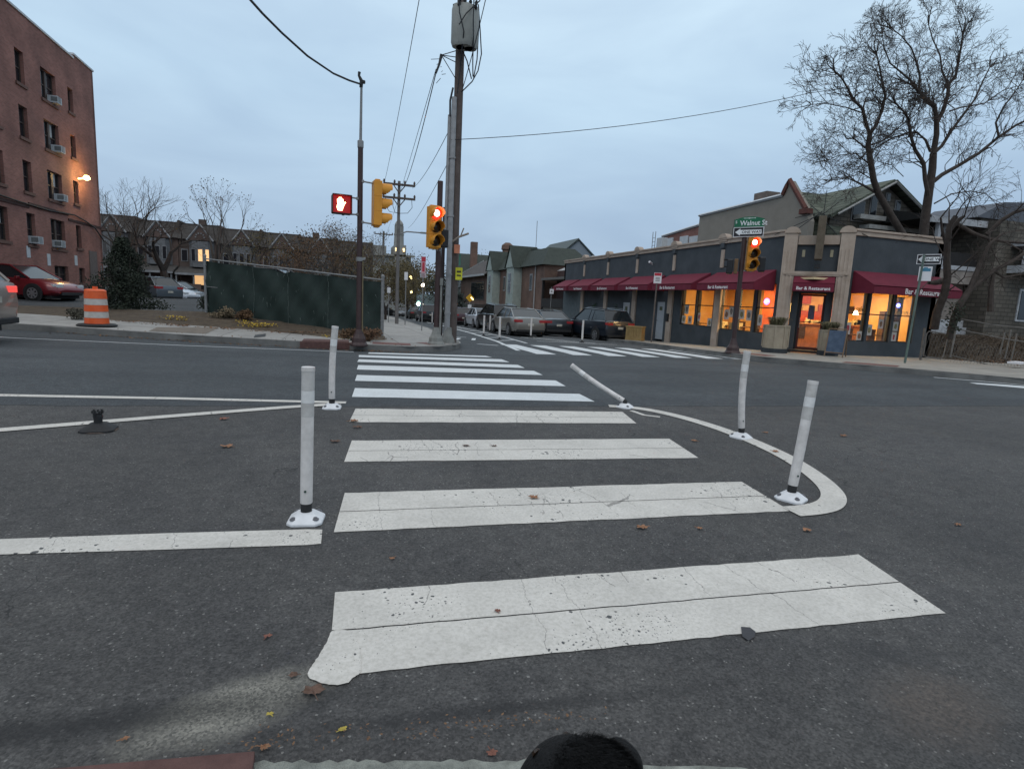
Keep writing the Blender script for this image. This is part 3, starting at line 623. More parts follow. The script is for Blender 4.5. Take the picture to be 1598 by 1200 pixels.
mb = MB(); mb.lathe([(.44, 0), (.45, .03), (.40, .06), (.28, .07)], n=28); mb.build('rubber_foot', BLK, t, smooth=True, world=False)

# ------------------------------------------------------------------ signals
YEL = pm('signal_yellow', (.60, .24, .02), .45, .12, 8, .05, col2=(.66, .29, .03)); MAROON = pm('maroon_pole', (.035, .018, .018), .5, .3, 6, .1, col2=(.055, .03, .028))
GALV = pm('galvanised_steel', (.22, .22, .22), .5, .15, 8, .05, metal=.3); DKIN = pm('visor_inside', (.012, .012, .012), .8, .2, 20, 0)
GREYB = pm('pale_grey_iron', (.20, .20, .185), .7, .25, 6, .2)
REDL = emi('red_lamp', (1, .02, .012), 3, (.5, .02, .01)); HOT = emi('red_lamp_core', (1, .62, .45), 9, (.8, .5, .4)); GRNL = emi('green_lamp', (.1, 1, .45), 6)
OFFR = pm('unlit_red_lens', (.10, .01, .01), .25); OFFA = pm('unlit_lens', (.03, .02, .012), .25)
def signal_head(parent, P, face, on=0, w=.33, h=1.05, dep=.20, name='signal_head', visor=.26, sizes=(1, 1, 1)):
    """head: centre P (world), facing direction angle face"""
    f = Vector((math.cos(face), math.sin(face), 0)); r = Vector((-f.y, f.x, 0)); u = Vector((0, 0, 1)); P = Vector(P)
    mb = MB(); mb.obox(P, r * w / 2, f * dep / 2, u * h / 2)
    for k in (-1, 1): mb.obox(P + u * (k * h / 6) + f * .01, r * (w / 2 + .006), f * dep / 2, u * .008)
    mb.obox(P + u * (h / 2 + .02), r * w * .35, f * dep * .3, u * .02); mb.obox(P - u * (h / 2 + .02), r * w * .35, f * dep * .3, u * .02)
    hd = mb.build(name, YEL, parent, bevel=.015)
    for k in range(3):
        c = P + u * (h / 3 * (1 - k)) + f * (dep / 2); R_ = w * .44; mb = MB(); n = 22; o = 0; vs = []; fs = []
        for q in (0, 1):
            for i in range(n + 1):
                a = -PI * .22 + (PI * 1.44) * i / n; dp = .0 if q == 0 else visor * (1 - .35 * max(0, -math.sin(a) + .0) ** 1) * (1.0 if math.sin(a) > -.2 else .75)
                for rr_ in (R_, R_ - .008): vs.append(c + r * (math.cos(a) * rr_) + u * (math.sin(a) * rr_) + f * dp)
        m = 2 * (n + 1)
        for i in range(n):
            a = 2 * i; fs += [(a, a + 2, m + a + 2, m + a), (a + 1, m + a + 1, m + a + 3, a + 3), (m + a, m + a + 2, m + a + 3, m + a + 1)]
        mb.add(vs, fs); mb.build('visor', YEL if k != on or True else YEL, hd)
        mb = MB(); mb.lathe([(R_ * .93, .012), (R_ * .80, .035), (R_ * .4, .06), (.001, .066)], c, 20, f, caps=False)
        lit = (k == on); mb.build('lens', REDL if lit else (OFFR if k == 0 else OFFA), hd, smooth=True)
        if lit: mb = MB(); mb.lathe([(R_ * .55, .055), (R_ * .35, .07), (.001, .075)], c, 16, f, caps=False); mb.build('lamp_core', HOT, hd, smooth=True)
    return hd
def flare(t, h=.42, r=.22, mat=MAROON, rp=.075):
    mb = MB(); mb.lathe([(r, 0), (r, .04), (r * .82, .10), (r * .78, .20), (r * .55, .30), (rp * 1.15, h)], (0, 0, -.02), 8); return mb.build('pole_base', mat, t, world=False, bevel=.01)
def bracket(parent, a, b, rr=.02, mat=GALV):
    mb = MB(); a = Vector(a); b = Vector(b); mb.tube([a, b], rr, 8); mb.obox(a, (.05, 0, 0), (0, .05, 0), (0, 0, .03)); mb.obox(b, (.03, 0, 0), (0, .03, 0), (0, 0, .035)); mb.build('bracket', mat, parent)
# left pole
PL = atd(560, 541, 14.5); PL.z = g(PL.x, PL.y) + .15
SL = thing('signal_pole', 'maroon signal pole with red hand display, yellow side signal and thin grey mast on top', 'signal pole', PL)
flare(SL)
def zat(P, ypx):       # height on the vertical through P that shows at photo row ypx
    lo, hi = -5, 30
    for _ in range(40):
        m = (lo + hi) / 2; c = ROT.transposed() @ (Vector((P.x, P.y, m)) - CAM); y = CY - F_PX * c.y / -c.z
        if y > ypx: lo = m
        else: hi = m
    return lo
def pxs(P): c = ROT.transposed() @ (Vector(P) - CAM); return CX + F_PX * c.x / -c.z, CY - F_PX * c.y / -c.z
zt = zat(PL, 230); zm = zat(PL, 130)
mb = MB(); mb.tube([(PL.x, PL.y, PL.z + .3), (PL.x, PL.y, zt)], [.072, .062], 12); mb.build('pole', MAROON, SL, smooth=True)
mb = MB(); mb.lathe([(.07, 0), (.075, .02), (.075, .16), (.05, .18)], (PL.x, PL.y, zt - .02), 12); mb.build('collar', GALV, SL)
mb = MB(); mb.tube([(PL.x, PL.y, zt + .1), (PL.x + .01, PL.y, zm)], [.036, .028], 10); mb.build('mast', GALV, SL, smooth=True)
mb = MB(); mb.tube([(PL.x, PL.y, zm - .1), (PL.x + .01, PL.y, zm + .05), (PL.x - .05, PL.y, zm + .16), (PL.x - .04, PL.y, zm + .24)], [.04, .045, .03, .035], 8); mb.lathe([(.05, 0), (.05, .06)], (PL.x + .05, PL.y, zm), 8); mb.build('mast_clamp', BLK, SL)
zc = zat(PL, 316) ; hd = signal_head(SL, (PL.x + .40, PL.y - .02, zc), rad(8), on=9, h=1.06, w=.34)
for yy in (.47, -.50): bracket(hd, (PL.x + .04, PL.y, zc + yy + .03), (PL.x + .36, PL.y - .02, zc + yy))
# hidden-side green glow source: the lit green lens faces away to the right
mb = MB(); mb.lathe([(.11, .0), (.001, .03)], (PL.x + .51, PL.y - .02, zc - .35), 14, (1, .14, 0), caps=False); mb.build('green_lens', GRNL, hd)
zp = zat(PL, 323); pc = Vector((PL.x - .44, PL.y - .05, zp)); a = rad(-83); f = Vector((math.cos(a), math.sin(a), 0)); r = Vector((-f.y, f.x, 0)); u = Vector((0, 0, 1))
mb = MB(); mb.obox(pc, r * .23, f * .11, u * .225); ph = mb.build('pedestrian_signal', pm('ped_housing', (.05, .012, .012), .5), SL, bevel=.03)
mb = MB()
for s, b_, c in ((.23, 0, 0),): mb.obox(pc + f * .16 + u * .215, r * .22, f * .05, u * .008); mb.obox(pc + f * .16 + r * .222, r * .008, f * .05, u * .21); mb.obox(pc + f * .16 - r * .222, r * .008, f * .05, u * .21); mb.obox(pc + f * .16 - u * .215, r * .22, f * .05, u * .008)
mb.build('hood', pm('ped_hood', (.06, .01, .01), .5), ph)
mb = MB(); mb.obox(pc + f * .112, r * .2, f * .002, u * .2); mb.build('display', emi('ped_display', (.6, .01, .01), .45, (.05, .005, .005)), ph)
hand = [(-.05, -.15), (.05, -.15), (.075, -.07), (.10, -.01), (.135, .045), (.115, .06), (.075, .02), (.072, .11), (.05, .125), (.043, .04), (.035, .15), (.010, .16), (.008, .04), (-.004, .155), (-.028, .15), (-.022, .035), (-.045, .12), (-.066, .11), (-.058, 0), (-.075, -.07)]
hc = pc + f * .118 - r * .045; mb = MB(); mb.prism([hc + r * (x * 1.0) + u * y for x, y in hand], f * .01); mb.build('hand_symbol', emi('hand_orange', (1, .38, .2), 16), ph)
for s in (.19, -.19): bracket(ph, (PL.x - .04, PL.y, zp + s), (PL.x - .40, PL.y - .03, zp + s + .02 * (1 if s > 0 else -1)))
mb = MB(); z = zat(PL, 408); mb.lathe([(.085, 0), (.085, .10)], (PL.x, PL.y, z), 10); mb.obox((PL.x + .08, PL.y - .05, z + .06), (.06, 0, .02), (0, .02, 0), (0, 0, .03)); mb.build('strap', GALV, SL)
mb = MB(); mb.tube([(PL.x + .08, PL.y - .04, PL.z + .35), (PL.x + .078, PL.y - .03, PL.z + 2.4)], .018, 6); mb.build('conduit', pm('brass_pipe', (.14, .11, .06), .5), SL)
# middle pole by the utility pole
PM = atd(680, 541, 16.2); PM.z = g(PM.x, PM.y) + .15
SM = thing('signal_pole', 'dark signal pole with lit red signal facing the camera, beside the utility pole', 'signal pole', PM)
flare(SM, .5, .25, GREYB); zt = zat(PM, 283)
mb = MB(); mb.tube([(PM.x, PM.y, PM.z + .3), (PM.x, PM.y, zt)], .075, 12); mb.build('pole', MAROON, SM, smooth=True)
mb = MB(); mb.tube([(PM.x + .10, PM.y - .05, PM.z + .3), (PM.x + .10, PM.y - .05, PM.z + 1.7)], .03, 6); mb.lathe([(.05, 0), (.05, .2)], (PM.x + .1, PM.y - .05, PM.z + 1.65), 8); mb.build('conduit', GREYB, SM)
zc = zat(PM, 357); hd = signal_head(SM, (PM.x - .17, PM.y - .18, zc), rad(-72), on=0, w=.36, h=1.08)
for yy in (-.56,): bracket(hd, (PM.x, PM.y - .02, zc + yy - .02), (PM.x - .17, PM.y - .16, zc + yy))
mb = MB(); mb.obox((PM.x + .16, PM.y + .05, zat(PM, 372)), (.10, 0, 0), (0, .12, 0), (0, 0, .24)); mb.build('side_box', pm('black_box', (.012, .012, .014), .5), SM, bevel=.02)
# right pole
PR = atd(1143, 550, 19.2); PR.z = g(PR.x, PR.y) + .15
SR = thing('signal_pole', 'maroon signal pole with lit red signal and street signs in front of the restaurant', 'signal pole', PR)
flare(SR, .5, .26); zt = zat(PR, 362)
mb = MB(); mb.tube([(PR.x, PR.y, PR.z + .3), (PR.x, PR.y, zt)], .075, 12); mb.build('pole', MAROON, SR, smooth=True)
zc = zat(PR, 396); av = (CAM - PR); face = math.atan2(av.y, av.x) + .32
fv = Vector((math.cos(face), math.sin(face), 0)); rv = Vector((-fv.y, fv.x, 0))
hd = signal_head(SR, Vector((PR.x, PR.y, zc)) + Vector((.24, -.15, 0)), face, on=0, w=.34, h=1.05)
bracket(hd, (PR.x, PR.y, zc - .55), Vector((PR.x, PR.y, zc - .55)) + Vector((.24, -.15, 0)))
view = (PR - CAM); view.z = 0; view.normalize(); rt = view.cross(Vector((0, 0, 1))).normalized()
for s, f_ in ((-1, 1), (1, -1)):
    c = Vector((PR.x, PR.y, zat(PR, 417 if s < 0 else 412))) + rt * (.36 * s if s < 0 else .62); c -= view * .02 if s < 0 else -view * .2
    mb = MB(); mb.obox(c, rt * .10, view * .23, Vector((0, 0, .23))); q = mb.build('pedestrian_signal', pm('black_box', (.012, .012, .014)), SR, bevel=.03)
    mb = MB(); mb.obox(c + rt * (-.13 * 1), rt * .05, view * .24, Vector((0, 0, .008))); mb.obox(c + rt * (-.13) + Vector((0, 0, .22)), rt * .06, view * .23, Vector((0, 0, .008))); mb.build('hood', BLK, q)
mb = MB(); c = Vector((PR.x, PR.y, zat(PR, 416))) - rt * .17; mb.obox(c, rt * .06, view * .10, Vector((0, 0, .24))); mb.build('hinge_box', pm('brown_box', (.16, .09, .04), .6), SR, bevel=.01)
GRN = pm('sign_green', (.01, .13, .06), .4, .1, 5); SWH = pm('sign_white', (.68, .66, .67), .45, .06, 5); SBK = pm('sign_black', (.02, .015, .018), .45, .1, 5)
EMW = pm('sign_lettering', (.78, .78, .78), .4, .03, 5)
def one_way(parent, c, right, w=.92, h=.31, nmv=None):
    c = Vector(c); right = Vector(right).normalized(); up = Vector((0, 0, 1)); nr = right.cross(up)
    P = lambda x, y, z=0: c + right * x + up * y + nr * z
    mb = MB(); mb.obox(c, right * w / 2, nr * .004, up * h / 2); s = mb.build('one_way_sign', SWH, parent)
    mb = MB(); mb.obox(P(0, 0, .005), right * (w / 2 - .02), nr * .0015, up * (h / 2 - .02)); mb.build('black_field', SBK, s)
    aw = [(-w * .44, 0), (-w * .27, h * .36), (-w * .27, h * .22), (w * .43, h * .22), (w * .43, -h * .22), (-w * .27, -h * .22), (-w * .27, -h * .36)]
    mb = MB(); mb.prism([P(x, y, .007) for x, y in aw], nr * .002); mb.build('arrow', EMW, s)
    mb = MB(); mb.text('ONE WAY', P(-w * .22, -h * .13, .0092), right, up, h * .37, .0015, .02, sxx=1.12); mb.build('lettering', SBK, s)
    return s
# street-name blade above the one-way sign
zc = zat(PR, 363); nd = -view; rts = Matrix.Rotation(rad(-14), 3, 'Z') @ rt; ups = Vector((0, 0, 1)); cc = Vector((PR.x, PR.y, zc)) + rt * .10 - view * .12
one_way(SR, cc, rts, .94, .31)
nn = rts.cross(ups); c2 = cc + ups * .30
out_ = [(-.46, -.14), (.46, -.14), (.46, .10), (.28, .155), (.12, .18), (-.12, .18), (-.28, .155), (-.46, .10)]
mb = MB(); mb.prism([c2 + rts * x + ups * y - nn * .004 for x, y in out_], nn * .008); sg = mb.build('street_name_sign', GRN, SR)
mb = MB(); mb.text('Walnut St', c2 + rts * -.28 + ups * -.09 + nn * .005, rts, ups, .22, .002, .012, sxx=.92); mb.text('S', c2 + rts * -.43 + ups * -.02 + nn * .005, rts, ups, .12, .002, .01)
for i in range(9): mb.obox(c2 + rts * (-.17 + i * .043) + ups * .135 + nn * .005, rts * .012, nn * .001, ups * (.022 if i == 4 else .011))
mb.build('lettering', EMW, sg)
mb = MB(); mb.obox(cc - rts * .5 + view * .22, view * .24, rts * .006, ups * .155); mb.obox(cc + ups * .30 - rts * .48 + view * .22, view * .22, rts * .006, ups * .12); mb.build('cross_street_signs', pm('sign_back', (.05, .055, .05), .6), SR)
# ------------------------------------------------------------------ sign posts
def signpost(px, py, d, ytop, label, lean=0, mat=GALV, r=.03, base=.15):
    P = atd(px, py, d); P.z = g(P.x, P.y) + base; t = thing('sign_post', label, 'sign post', P); z = zat(P, ytop)
    mb = MB(); mb.tube([P, (P.x + lean * (z - P.z), P.y, z)], r, 8); mb.build('post', mat, t); return t, P, z
def plate(parent, c, w, h, mat, d=.006, name='sign', rt_=None, marks=(), bar=None):
    c = Vector(c); v = (c - CAM); v.z = 0; v.normalize(); rt_ = rt_ or v.cross(Vector((0, 0, 1))); nr = rt_.cross(Vector((0, 0, 1)))
    mb = MB(); mb.obox(c, rt_ * w / 2, nr * d / 2, Vector((0, 0, h / 2))); s = mb.build(name, mat, parent)
    for (x, y, ww, hh, m, nmx) in marks: mb = MB(); mb.obox(c + rt_ * x + Vector((0, 0, y)) + nr * (d / 2 + .003), rt_ * ww / 2, nr * .002, Vector((0, 0, hh / 2))); mb.build(nmx, m, s)
    return s
SRED = pm('sign_red', (.45, .03, .05), .45, .1, 5); SBLU = pm('sign_blue', (.05, .20, .30), .45, .1, 5); PGRN = pm('green_post', (.10, .14, .12), .6, .2, 5)
t, P, z = signpost(1411, 573, 18.2, 397, 'leaning green grey post with one way arrow above a pale bus stop sign', .04, PGRN, .033)
zz = zat(P, 404); rr_ = Matrix.Rotation(rad(-10), 3, 'Z') @ (P - CAM).cross(Vector((0, 0, 1))).normalized(); one_way(t, (P.x + .04 * (zz - P.z) + .13, P.y - .07, zz), rr_, .62, .30)
zz = zat(P, 427); c = Vector((P.x + .04 * (zz - P.z) + .07, P.y - .08, zz)); plate(t, c, .34, .44, SWH, marks=((0, .12, .26, .09, SBLU, 'blue_band'), (0, .185, .1, .03, SBLU, 'emblem')), name='bus_stop_sign')
t, P, z = signpost(1016, 536, 28.0, 432, 'grey post with red topped parking sign before the white door', .015, pm('brown_post', (.12, .10, .09), .6), .035)
zz = zat(P, 434); c = Vector((P.x + .03, P.y - .06, zz)); plate(t, c, .36, .50, SWH, marks=((0, .17, .32, .13, SRED, 'red_band'), (0, .0, .2, .03, pm('mark_grey', (.15, .13, .13)), 'text_marks'), (0, -.06, .2, .03, pm('mark_grey', (.15, .13, .13)), 'text_marks'), (0, -.13, .2, .03, pm('mark_grey', (.15, .13, .13)), 'text_marks')), name='parking_sign')
t, P, z = signpost(658, 521, 26.0, 403, 'thin post with tall narrow red and white sign left of the signal pole', 0, GALV, .025)
c = Vector((P.x, P.y - .05, zat(P, 417))); plate(t, c, .2, .92, pm('pale_pink', (.5, .3, .33)), marks=((0, .34, .18, .2, SRED, 'red_band'), (0, 0, .1, .4, SRED, 'text_marks')), name='tow_sign'); plate(t, (c.x, c.y, zat(P, 430)), .24, .2, SWH, name='small_sign')
t, P, z = signpost(632, 511, 34.0, 425, 'thin post with small white sign right of the far utility pole', 0, GALV, .03); c = Vector((P.x, P.y - .05, zat(P, 431))); plate(t, c, .20, .46, SWH, name='sign')
t, P, z = signpost(606, 503, 40.0, 447, 'short post with small pale sign left of the far utility pole', 0, GALV, .03); c = Vector((P.x, P.y - .05, zat(P, 453))); plate(t, c, .22, .36, SWH, name='sign')
t, P, z = signpost(732, 495, 52.0, 458, 'post with yellow diamond warning sign lit along one edge, above the parked cars', 0, GALV, .04)
c = Vector((P.x, P.y - .08, zat(P, 465))); v = (c - CAM).normalized(); rt_ = v.cross(Vector((0, 0, 1))); mb = MB(); dd = .38; mb.prism([c + rt_ * dd, c + Vector((0, 0, dd)), c - rt_ * dd, c - Vector((0, 0, dd))], -v * .01); s = mb.build('diamond_sign', pm('sign_amber', (.62, .33, .01), .4), t)
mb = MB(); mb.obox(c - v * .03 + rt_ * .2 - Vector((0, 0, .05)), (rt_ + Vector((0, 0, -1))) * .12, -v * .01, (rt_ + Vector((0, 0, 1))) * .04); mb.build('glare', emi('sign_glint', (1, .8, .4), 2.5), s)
plate(t, (c.x, c.y, c.z - .75), .32, .3, SWH, name='small_sign')
t, P, z = signpost(857, 515, 44, 448, 'post with small white parking sign in front of the dark brick porch', 0, GALV, .03); c = Vector((P.x, P.y - .06, zat(P, 455))); plate(t, c, .30, .36, SWH, marks=((0, 0, .12, .1, pm('mark_grey', (.15, .13, .13)), 'symbol'),), name='sign')

# ------------------------------------------------------------------ utility poles and wires
WOOD = pm('weathered_pole', (.075, .058, .052), .9, .35, 5, .4, col2=(.12, .095, .085)); GRC = pm('grey_conduit', (.27, .27, .275), .6, .2, 6, .1); WIRE = pm('cable', (.02, .022, .026), .7, .1, 5, 0)
PU = atd(698, 534, 17.3); PU.z = g(PU.x, PU.y) + .14
UP = thing('utility_pole', 'tall brown utility pole carrying a grey transformer, with steel conduits at its foot', 'utility pole', PU)
zt = zat(PU, -60)
mb = MB(); mb.tube([(PU.x + .13, PU.y + .04, PU.z), (PU.x + .10, PU.y, zat(PU, 250)), (PU.x + .11, PU.y, zt)], [.16, .135, .12], 12); mb.build('pole', WOOD, UP, smooth=True)
z1 = zat(PU, 155)
mb = MB(); mb.tube([(PU.x - .05, PU.y - .16, PU.z), (PU.x - .04, PU.y - .14, z1)], [.085, .075], 10)
for yy in (250, 340, 430, 490): z = zat(PU, yy); mb.lathe([(.10, 0), (.10, .05)], (PU.x - .045, PU.y - .15, z), 10)
mb.build('conduit', GRC, UP, smooth=True)
mb = MB(); z2 = zat(PU, 182); mb.tube([(PU.x - .16, PU.y - .06, PU.z + 3.2), (PU.x - .14, PU.y - .06, z2)], .055, 8); mb.build('conduit', GRC, UP, smooth=True)
mb = MB(); mb.tube([(PU.x - .24, PU.y - .02, PU.z), (PU.x - .20, PU.y - .02, zat(PU, 325))], [.075, .045], 8); mb.build('cable_guard', pm('dark_brown_guard', (.03, .018, .018), .6), UP, smooth=True)
mb = MB(); mb.lathe([(.22, 0), (.21, .12), (.13, .3), (.11, .5)], (PU.x - .02, PU.y - .14, PU.z - .02), 12); mb.build('pole_foot', GREYB, UP, smooth=True)
mb = MB()
zb, ztp = zat(PU, 82), zat(PU, 19); tc_ = Vector((PU.x + .16, PU.y - .38, 0))
for dx, dy, rr_ in ((0, 0, .29), (-.17, .03, .21), (.17, .03, .21)): mb.lathe([(rr_ * .82, zb), (rr_, zb + .10), (rr_, ztp - .12), (rr_ * .85, ztp)], tc_ + Vector((dx, dy, 0)), 18)
tr = mb.build('transformer', pm('transformer_grey', (.27, .275, .255), .55, .1, 4), UP, smooth=True)
mb = MB()
for dx in (-.22, -.07, .08, .24): mb.lathe([(.035, 0), (.05, .05), (.03, .1), (.05, .15), (.02, .22)], tc_ + Vector((dx, -.15, ztp - .1)), 8, (0, -.5, 1))
mb.tube([tc_ + Vector((-.36, 0, ztp - .02)), tc_ + Vector((.36, 0, ztp - .02))], .025, 6); mb.build('bushings', BLK, tr)
mb = MB(); T = lambda dx, y, dy=-.3: Vector((PU.x + dx, PU.y + dy, zat(PU, y)))
for pts in ([T(-.12, 8, -.75), T(-.08, 40, -.75), T(.06, 66, -.72), T(.07, 110), T(.03, 150, -.2)], [T(.3, 8, -.75), T(.3, 45, -.75), T(.33, 70, -.7), T(.42, 100), T(.44, 122)], [T(.52, 10), T(.6, 50), T(.66, 85), T(.58, 112), T(.42, 130), T(.16, 145, -.1)],
            [T(.5, 12, -.6), T(.1, 40, -.76), T(-.08, 58, -.76)], [T(.14, 78, -.1), T(.26, 100), T(.40, 126)], [T(.56, 30), T(.54, 95), T(.46, 124)]):
    mb.tube(pts, .017, 6)
mb.tube([T(-.08, 140, -.1), T(-.15, 160, -.1), T(-.14, 185, -.1)], .03, 6)
mb.build('drop_cables', WIRE, UP)
mb = MB(); hub = T(-.45, 95, -.2)
for y in (82, 92, 100, 125): mb.tube([hub, T(-.02, y, -.1)], .012, 5)
bend_ = T(-.62, 128, -.4); mb.tube([hub, T(-.52, 112, -.3), bend_], [.05, .035, .03], 6)
for k in range(7): mb.tube([hub + Vector((rnd.uniform(-.05, .05), 0, -.1 * k)), hub + Vector((rnd.uniform(-.28, .12), rnd.uniform(-.1, .1), -.1 * k - rnd.uniform(.0, .15)))], .008, 4)
mb.build('cable_bundle', WIRE, UP)
plate(UP, (PU.x + .16, PU.y - .24, zat(PU, 389)), .17, .25, pm('orange_paper', (.5, .19, .11)), name='orange_notice')
plate(UP, (PU.x + .24, PU.y - .24, zat(PU, 427)), .2, .36, pm('yellow_green_sign', (.50, .48, .03)), name='yellow_sign', marks=((0, .06, .12, .05, SBK, 'mark'), (0, -.05, .12, .04, SBK, 'mark')))
plate(UP, (PU.x + .26, PU.y - .2, zat(PU, 405)), .05, .34, pm('green_strip', (.05, .16, .12)), name='green_strip')
mb = MB(); z = zat(PU, 364); mb.tube([(PU.x + .0, PU.y - .15, z - .28), (PU.x + .2, PU.y - .25, z - .12), (PU.x + .48, PU.y - .3, z + .0)], .03, 6); mb.tube([(PU.x + .25, PU.y - .25, z - .1), (PU.x + .33, PU.y - .3, z + .14)], .02, 5); mb.build('wooden_brace', pm('pale_wood', (.25, .21, .18)), UP)
def wire(a, b, sag, r, label, mat=WIRE, n=14, group='overhead wires'):
    a = Vector(a); b = Vector(b); mb = MB(); pts = [a.lerp(b, i / n) - Vector((0, 0, sag * 4 * (i / n) * (1 - i / n))) for i in range(n + 1)]
    mb.tube(pts, r, 5); return tag(mb.build('overhead_wire', mat), label, 'wire', group)
def farpole(px, py, d, ytop, label, arms, r=.15):
    P = atd(px, py, d); P.z = g(P.x, P.y) + .1; t = thing('utility_pole', label, 'utility pole', P); z = zat(P, ytop)
    mb = MB(); mb.tube([P, (P.x, P.y, z)], [r, r * .75], 10); mb.build('pole', pm('grey_wood_pole', (.15, .14, .135), .8, .25, 3), t, smooth=True)
    for ya, w, off in arms:
        za = zat(P, ya); mb = MB(); mb.box(P.x - w / 2 + off, P.x + w / 2 + off, P.y - .18, P.y - .06, za - .06, za + .06)
        for k in (-.95, -.3, .35, .95): mb.lathe([(.05, 0), (.07, .1), (.03, .2)], (P.x + off + k * w / 2, P.y - .12, za + .06), 6)
        mb.tube([(P.x + off - w * .2, P.y - .12, za), (P.x, P.y - .12, za - .5)], .03, 4); mb.tube([(P.x + off + w * .2, P.y - .12, za), (P.x, P.y - .12, za - .5)], .03, 4)
        mb.build('crossarm', WOOD, t)
    return t, P
F1, PF1 = farpole(619, 506, 36, 283, 'grey wooden utility pole with two crossarms beyond the green fence', ((289, 1.9, 0), (310, 1.95, .0)), .115)
za = zat(PF1, 310); mb = MB()
for dx in (-.8, -.35, .75): mb.tube([(PF1.x + dx, PF1.y - .15, za), (PF1.x + dx * 1.05, PF1.y - .2, za - .5), (PF1.x + dx * .7, PF1.y - .2, za - .85), (PF1.x, PF1.y - .15, za - .9)], .015, 4)
zl = zat(PF1, 361); mb.build('jumper_cables', WIRE, F1)
mb = MB(); mb.tube([(PF1.x, PF1.y, zl - .2), (PF1.x + .5, PF1.y - .1, zl), (PF1.x + 1.4, PF1.y - .1, zl)], .04, 6); mb.obox((PF1.x + 1.6, PF1.y - .1, zl), (.25, 0, 0), (0, .08, 0), (0, 0, .05)); mb.build('lamp_arm', GALV, F1)
F2, PF2 = farpole(597, 480, 72, 361, 'small distant utility pole with one crossarm above the trees', ((366, 2.2, 0),), .17)
AR = WIRE
e1 = atd(1262, 146, 21); s1 = Vector((PU.x - .1, PU.y - .2, zat(PU, 222))); e2 = atd(1605, 80, 23)
wire(s1, e1, .25, .010, 'long service wire running right from the utility pole towards the bare tree'); wire(e1, e2, .1, .010, 'service wire continuing through the bare tree crown to the right edge')
wire(atd(655, -5, 15), (PF1.x - .85, PF1.y - .12, zat(PF1, 284)), .2, .010, 'leftmost thin wire running down to the crossarm of the far pole')
wire(bend_, (PF1.x + .35, PF1.y - .1, zat(PF1, 288)), .3, .015, 'thick bundled cable sloping from the transformer pole to the far pole')
wire(bend_ + Vector((0, 0, .1)), (PF2.x + .4, PF2.y, zat(PF2, 362)), .3, .010, 'thin wire just left of the bundled cable towards the most distant pole')
wire((PU.x - .1, PU.y, zat(PU, 200)), (PF1.x + .8, PF1.y, zat(PF1, 292)), .25, .010, 'wire leaving the utility pole at mid height to the right end of the far crossarm')
wire((PU.x - .1, PU.y, zat(PU, 250)), atd(637, 356, 60), .3, .010, 'lowest wire sloping left from the utility pole towards the far street')
wire(atd(760, -10, 16), (PU.x + .2, PU.y, zat(PU, 140)), .1, .012, 'short thin wire rising to the right above the transformer')
pa = [(563.5, 132), (545, 126), (520, 115), (480, 88), (440, 52), (410, 22), (385, -6), (360, -40)]
mb = MB(); mb.tube([atd(x, y, 14.5 - i * .75) for i, (x, y) in enumerate(pa)], .022, 6); tag(mb.build('overhead_wire', WIRE), 'thick dark cable curving up and left from the top of the thin grey mast', 'wire', 'overhead wires')
# ------------------------------------------------------------------ wall with openings along a straight run
def wallrun(mb, A, B, z0, z1, th, ops=(), zfun=None):
    """wall from A to B (x,y); outward side is to the right of A->B; openings (s0, s1, za, zb)"""
    A = Vector((*A, 0)); B = Vector((*B, 0)); L = (B - A).length; d = (B - A) / L; nrm = Vector((d.y, -d.x, 0))
    cuts = sorted({0, L, *[o[0] for o in ops], *[o[1] for o in ops]})
    def blk(s0, s1, a, b):
        if s1 - s0 < 1e-4 or b - a < 1e-4: return
        c = A + d * (s0 + s1) / 2 - nrm * th / 2; mb.obox((c.x, c.y, (a + b) / 2), d * (s1 - s0) / 2, nrm * th / 2, Vector((0, 0, (b - a) / 2)))
    for s0, s1 in zip(cuts, cuts[1:]):
        m = (s0 + s1) / 2; os_ = sorted([o for o in ops if o[0] < m < o[1]], key=lambda o: o[2]); z = z0
        for o in os_: blk(s0, s1, z, o[2]); z = o[3]
        blk(s0, s1, z, z1)
    return A, d, nrm
def fr(A, B):
    A = Vector((*A, 0)); B = Vector((*B, 0)); d = (B - A).normalized(); return A, d, Vector((d.y, -d.x, 0))
SLATE = pm('slate_blue_stucco', (.040, .048, .056), .8, .3, 1.2, .5, col2=(.068, .078, .088), bscale=30)
TAN = pm('tan_concrete', (.35, .275, .22), .85, .3, 2.5, .3, col2=(.46, .375, .31)); MARC = pm('maroon_canvas', (.125, .010, .026), .8, .2, 3, .1, col2=(.165, .015, .036), bscale=60)
BLKF = pm('black_frame', (.014, .014, .016), .5, .2, 8); GL = glass(); LETT = pm('awning_lettering', (.80, .76, .76), .7, .05, 8)
RX = 16.6
PB = thing('restaurant', 'one storey dark blue grey corner restaurant with tan trim, maroon awnings and warm lit windows', 'restaurant', (RX, 18.9, 0))
CA, CB = (RX, 18.9), (18.15, 17.35)
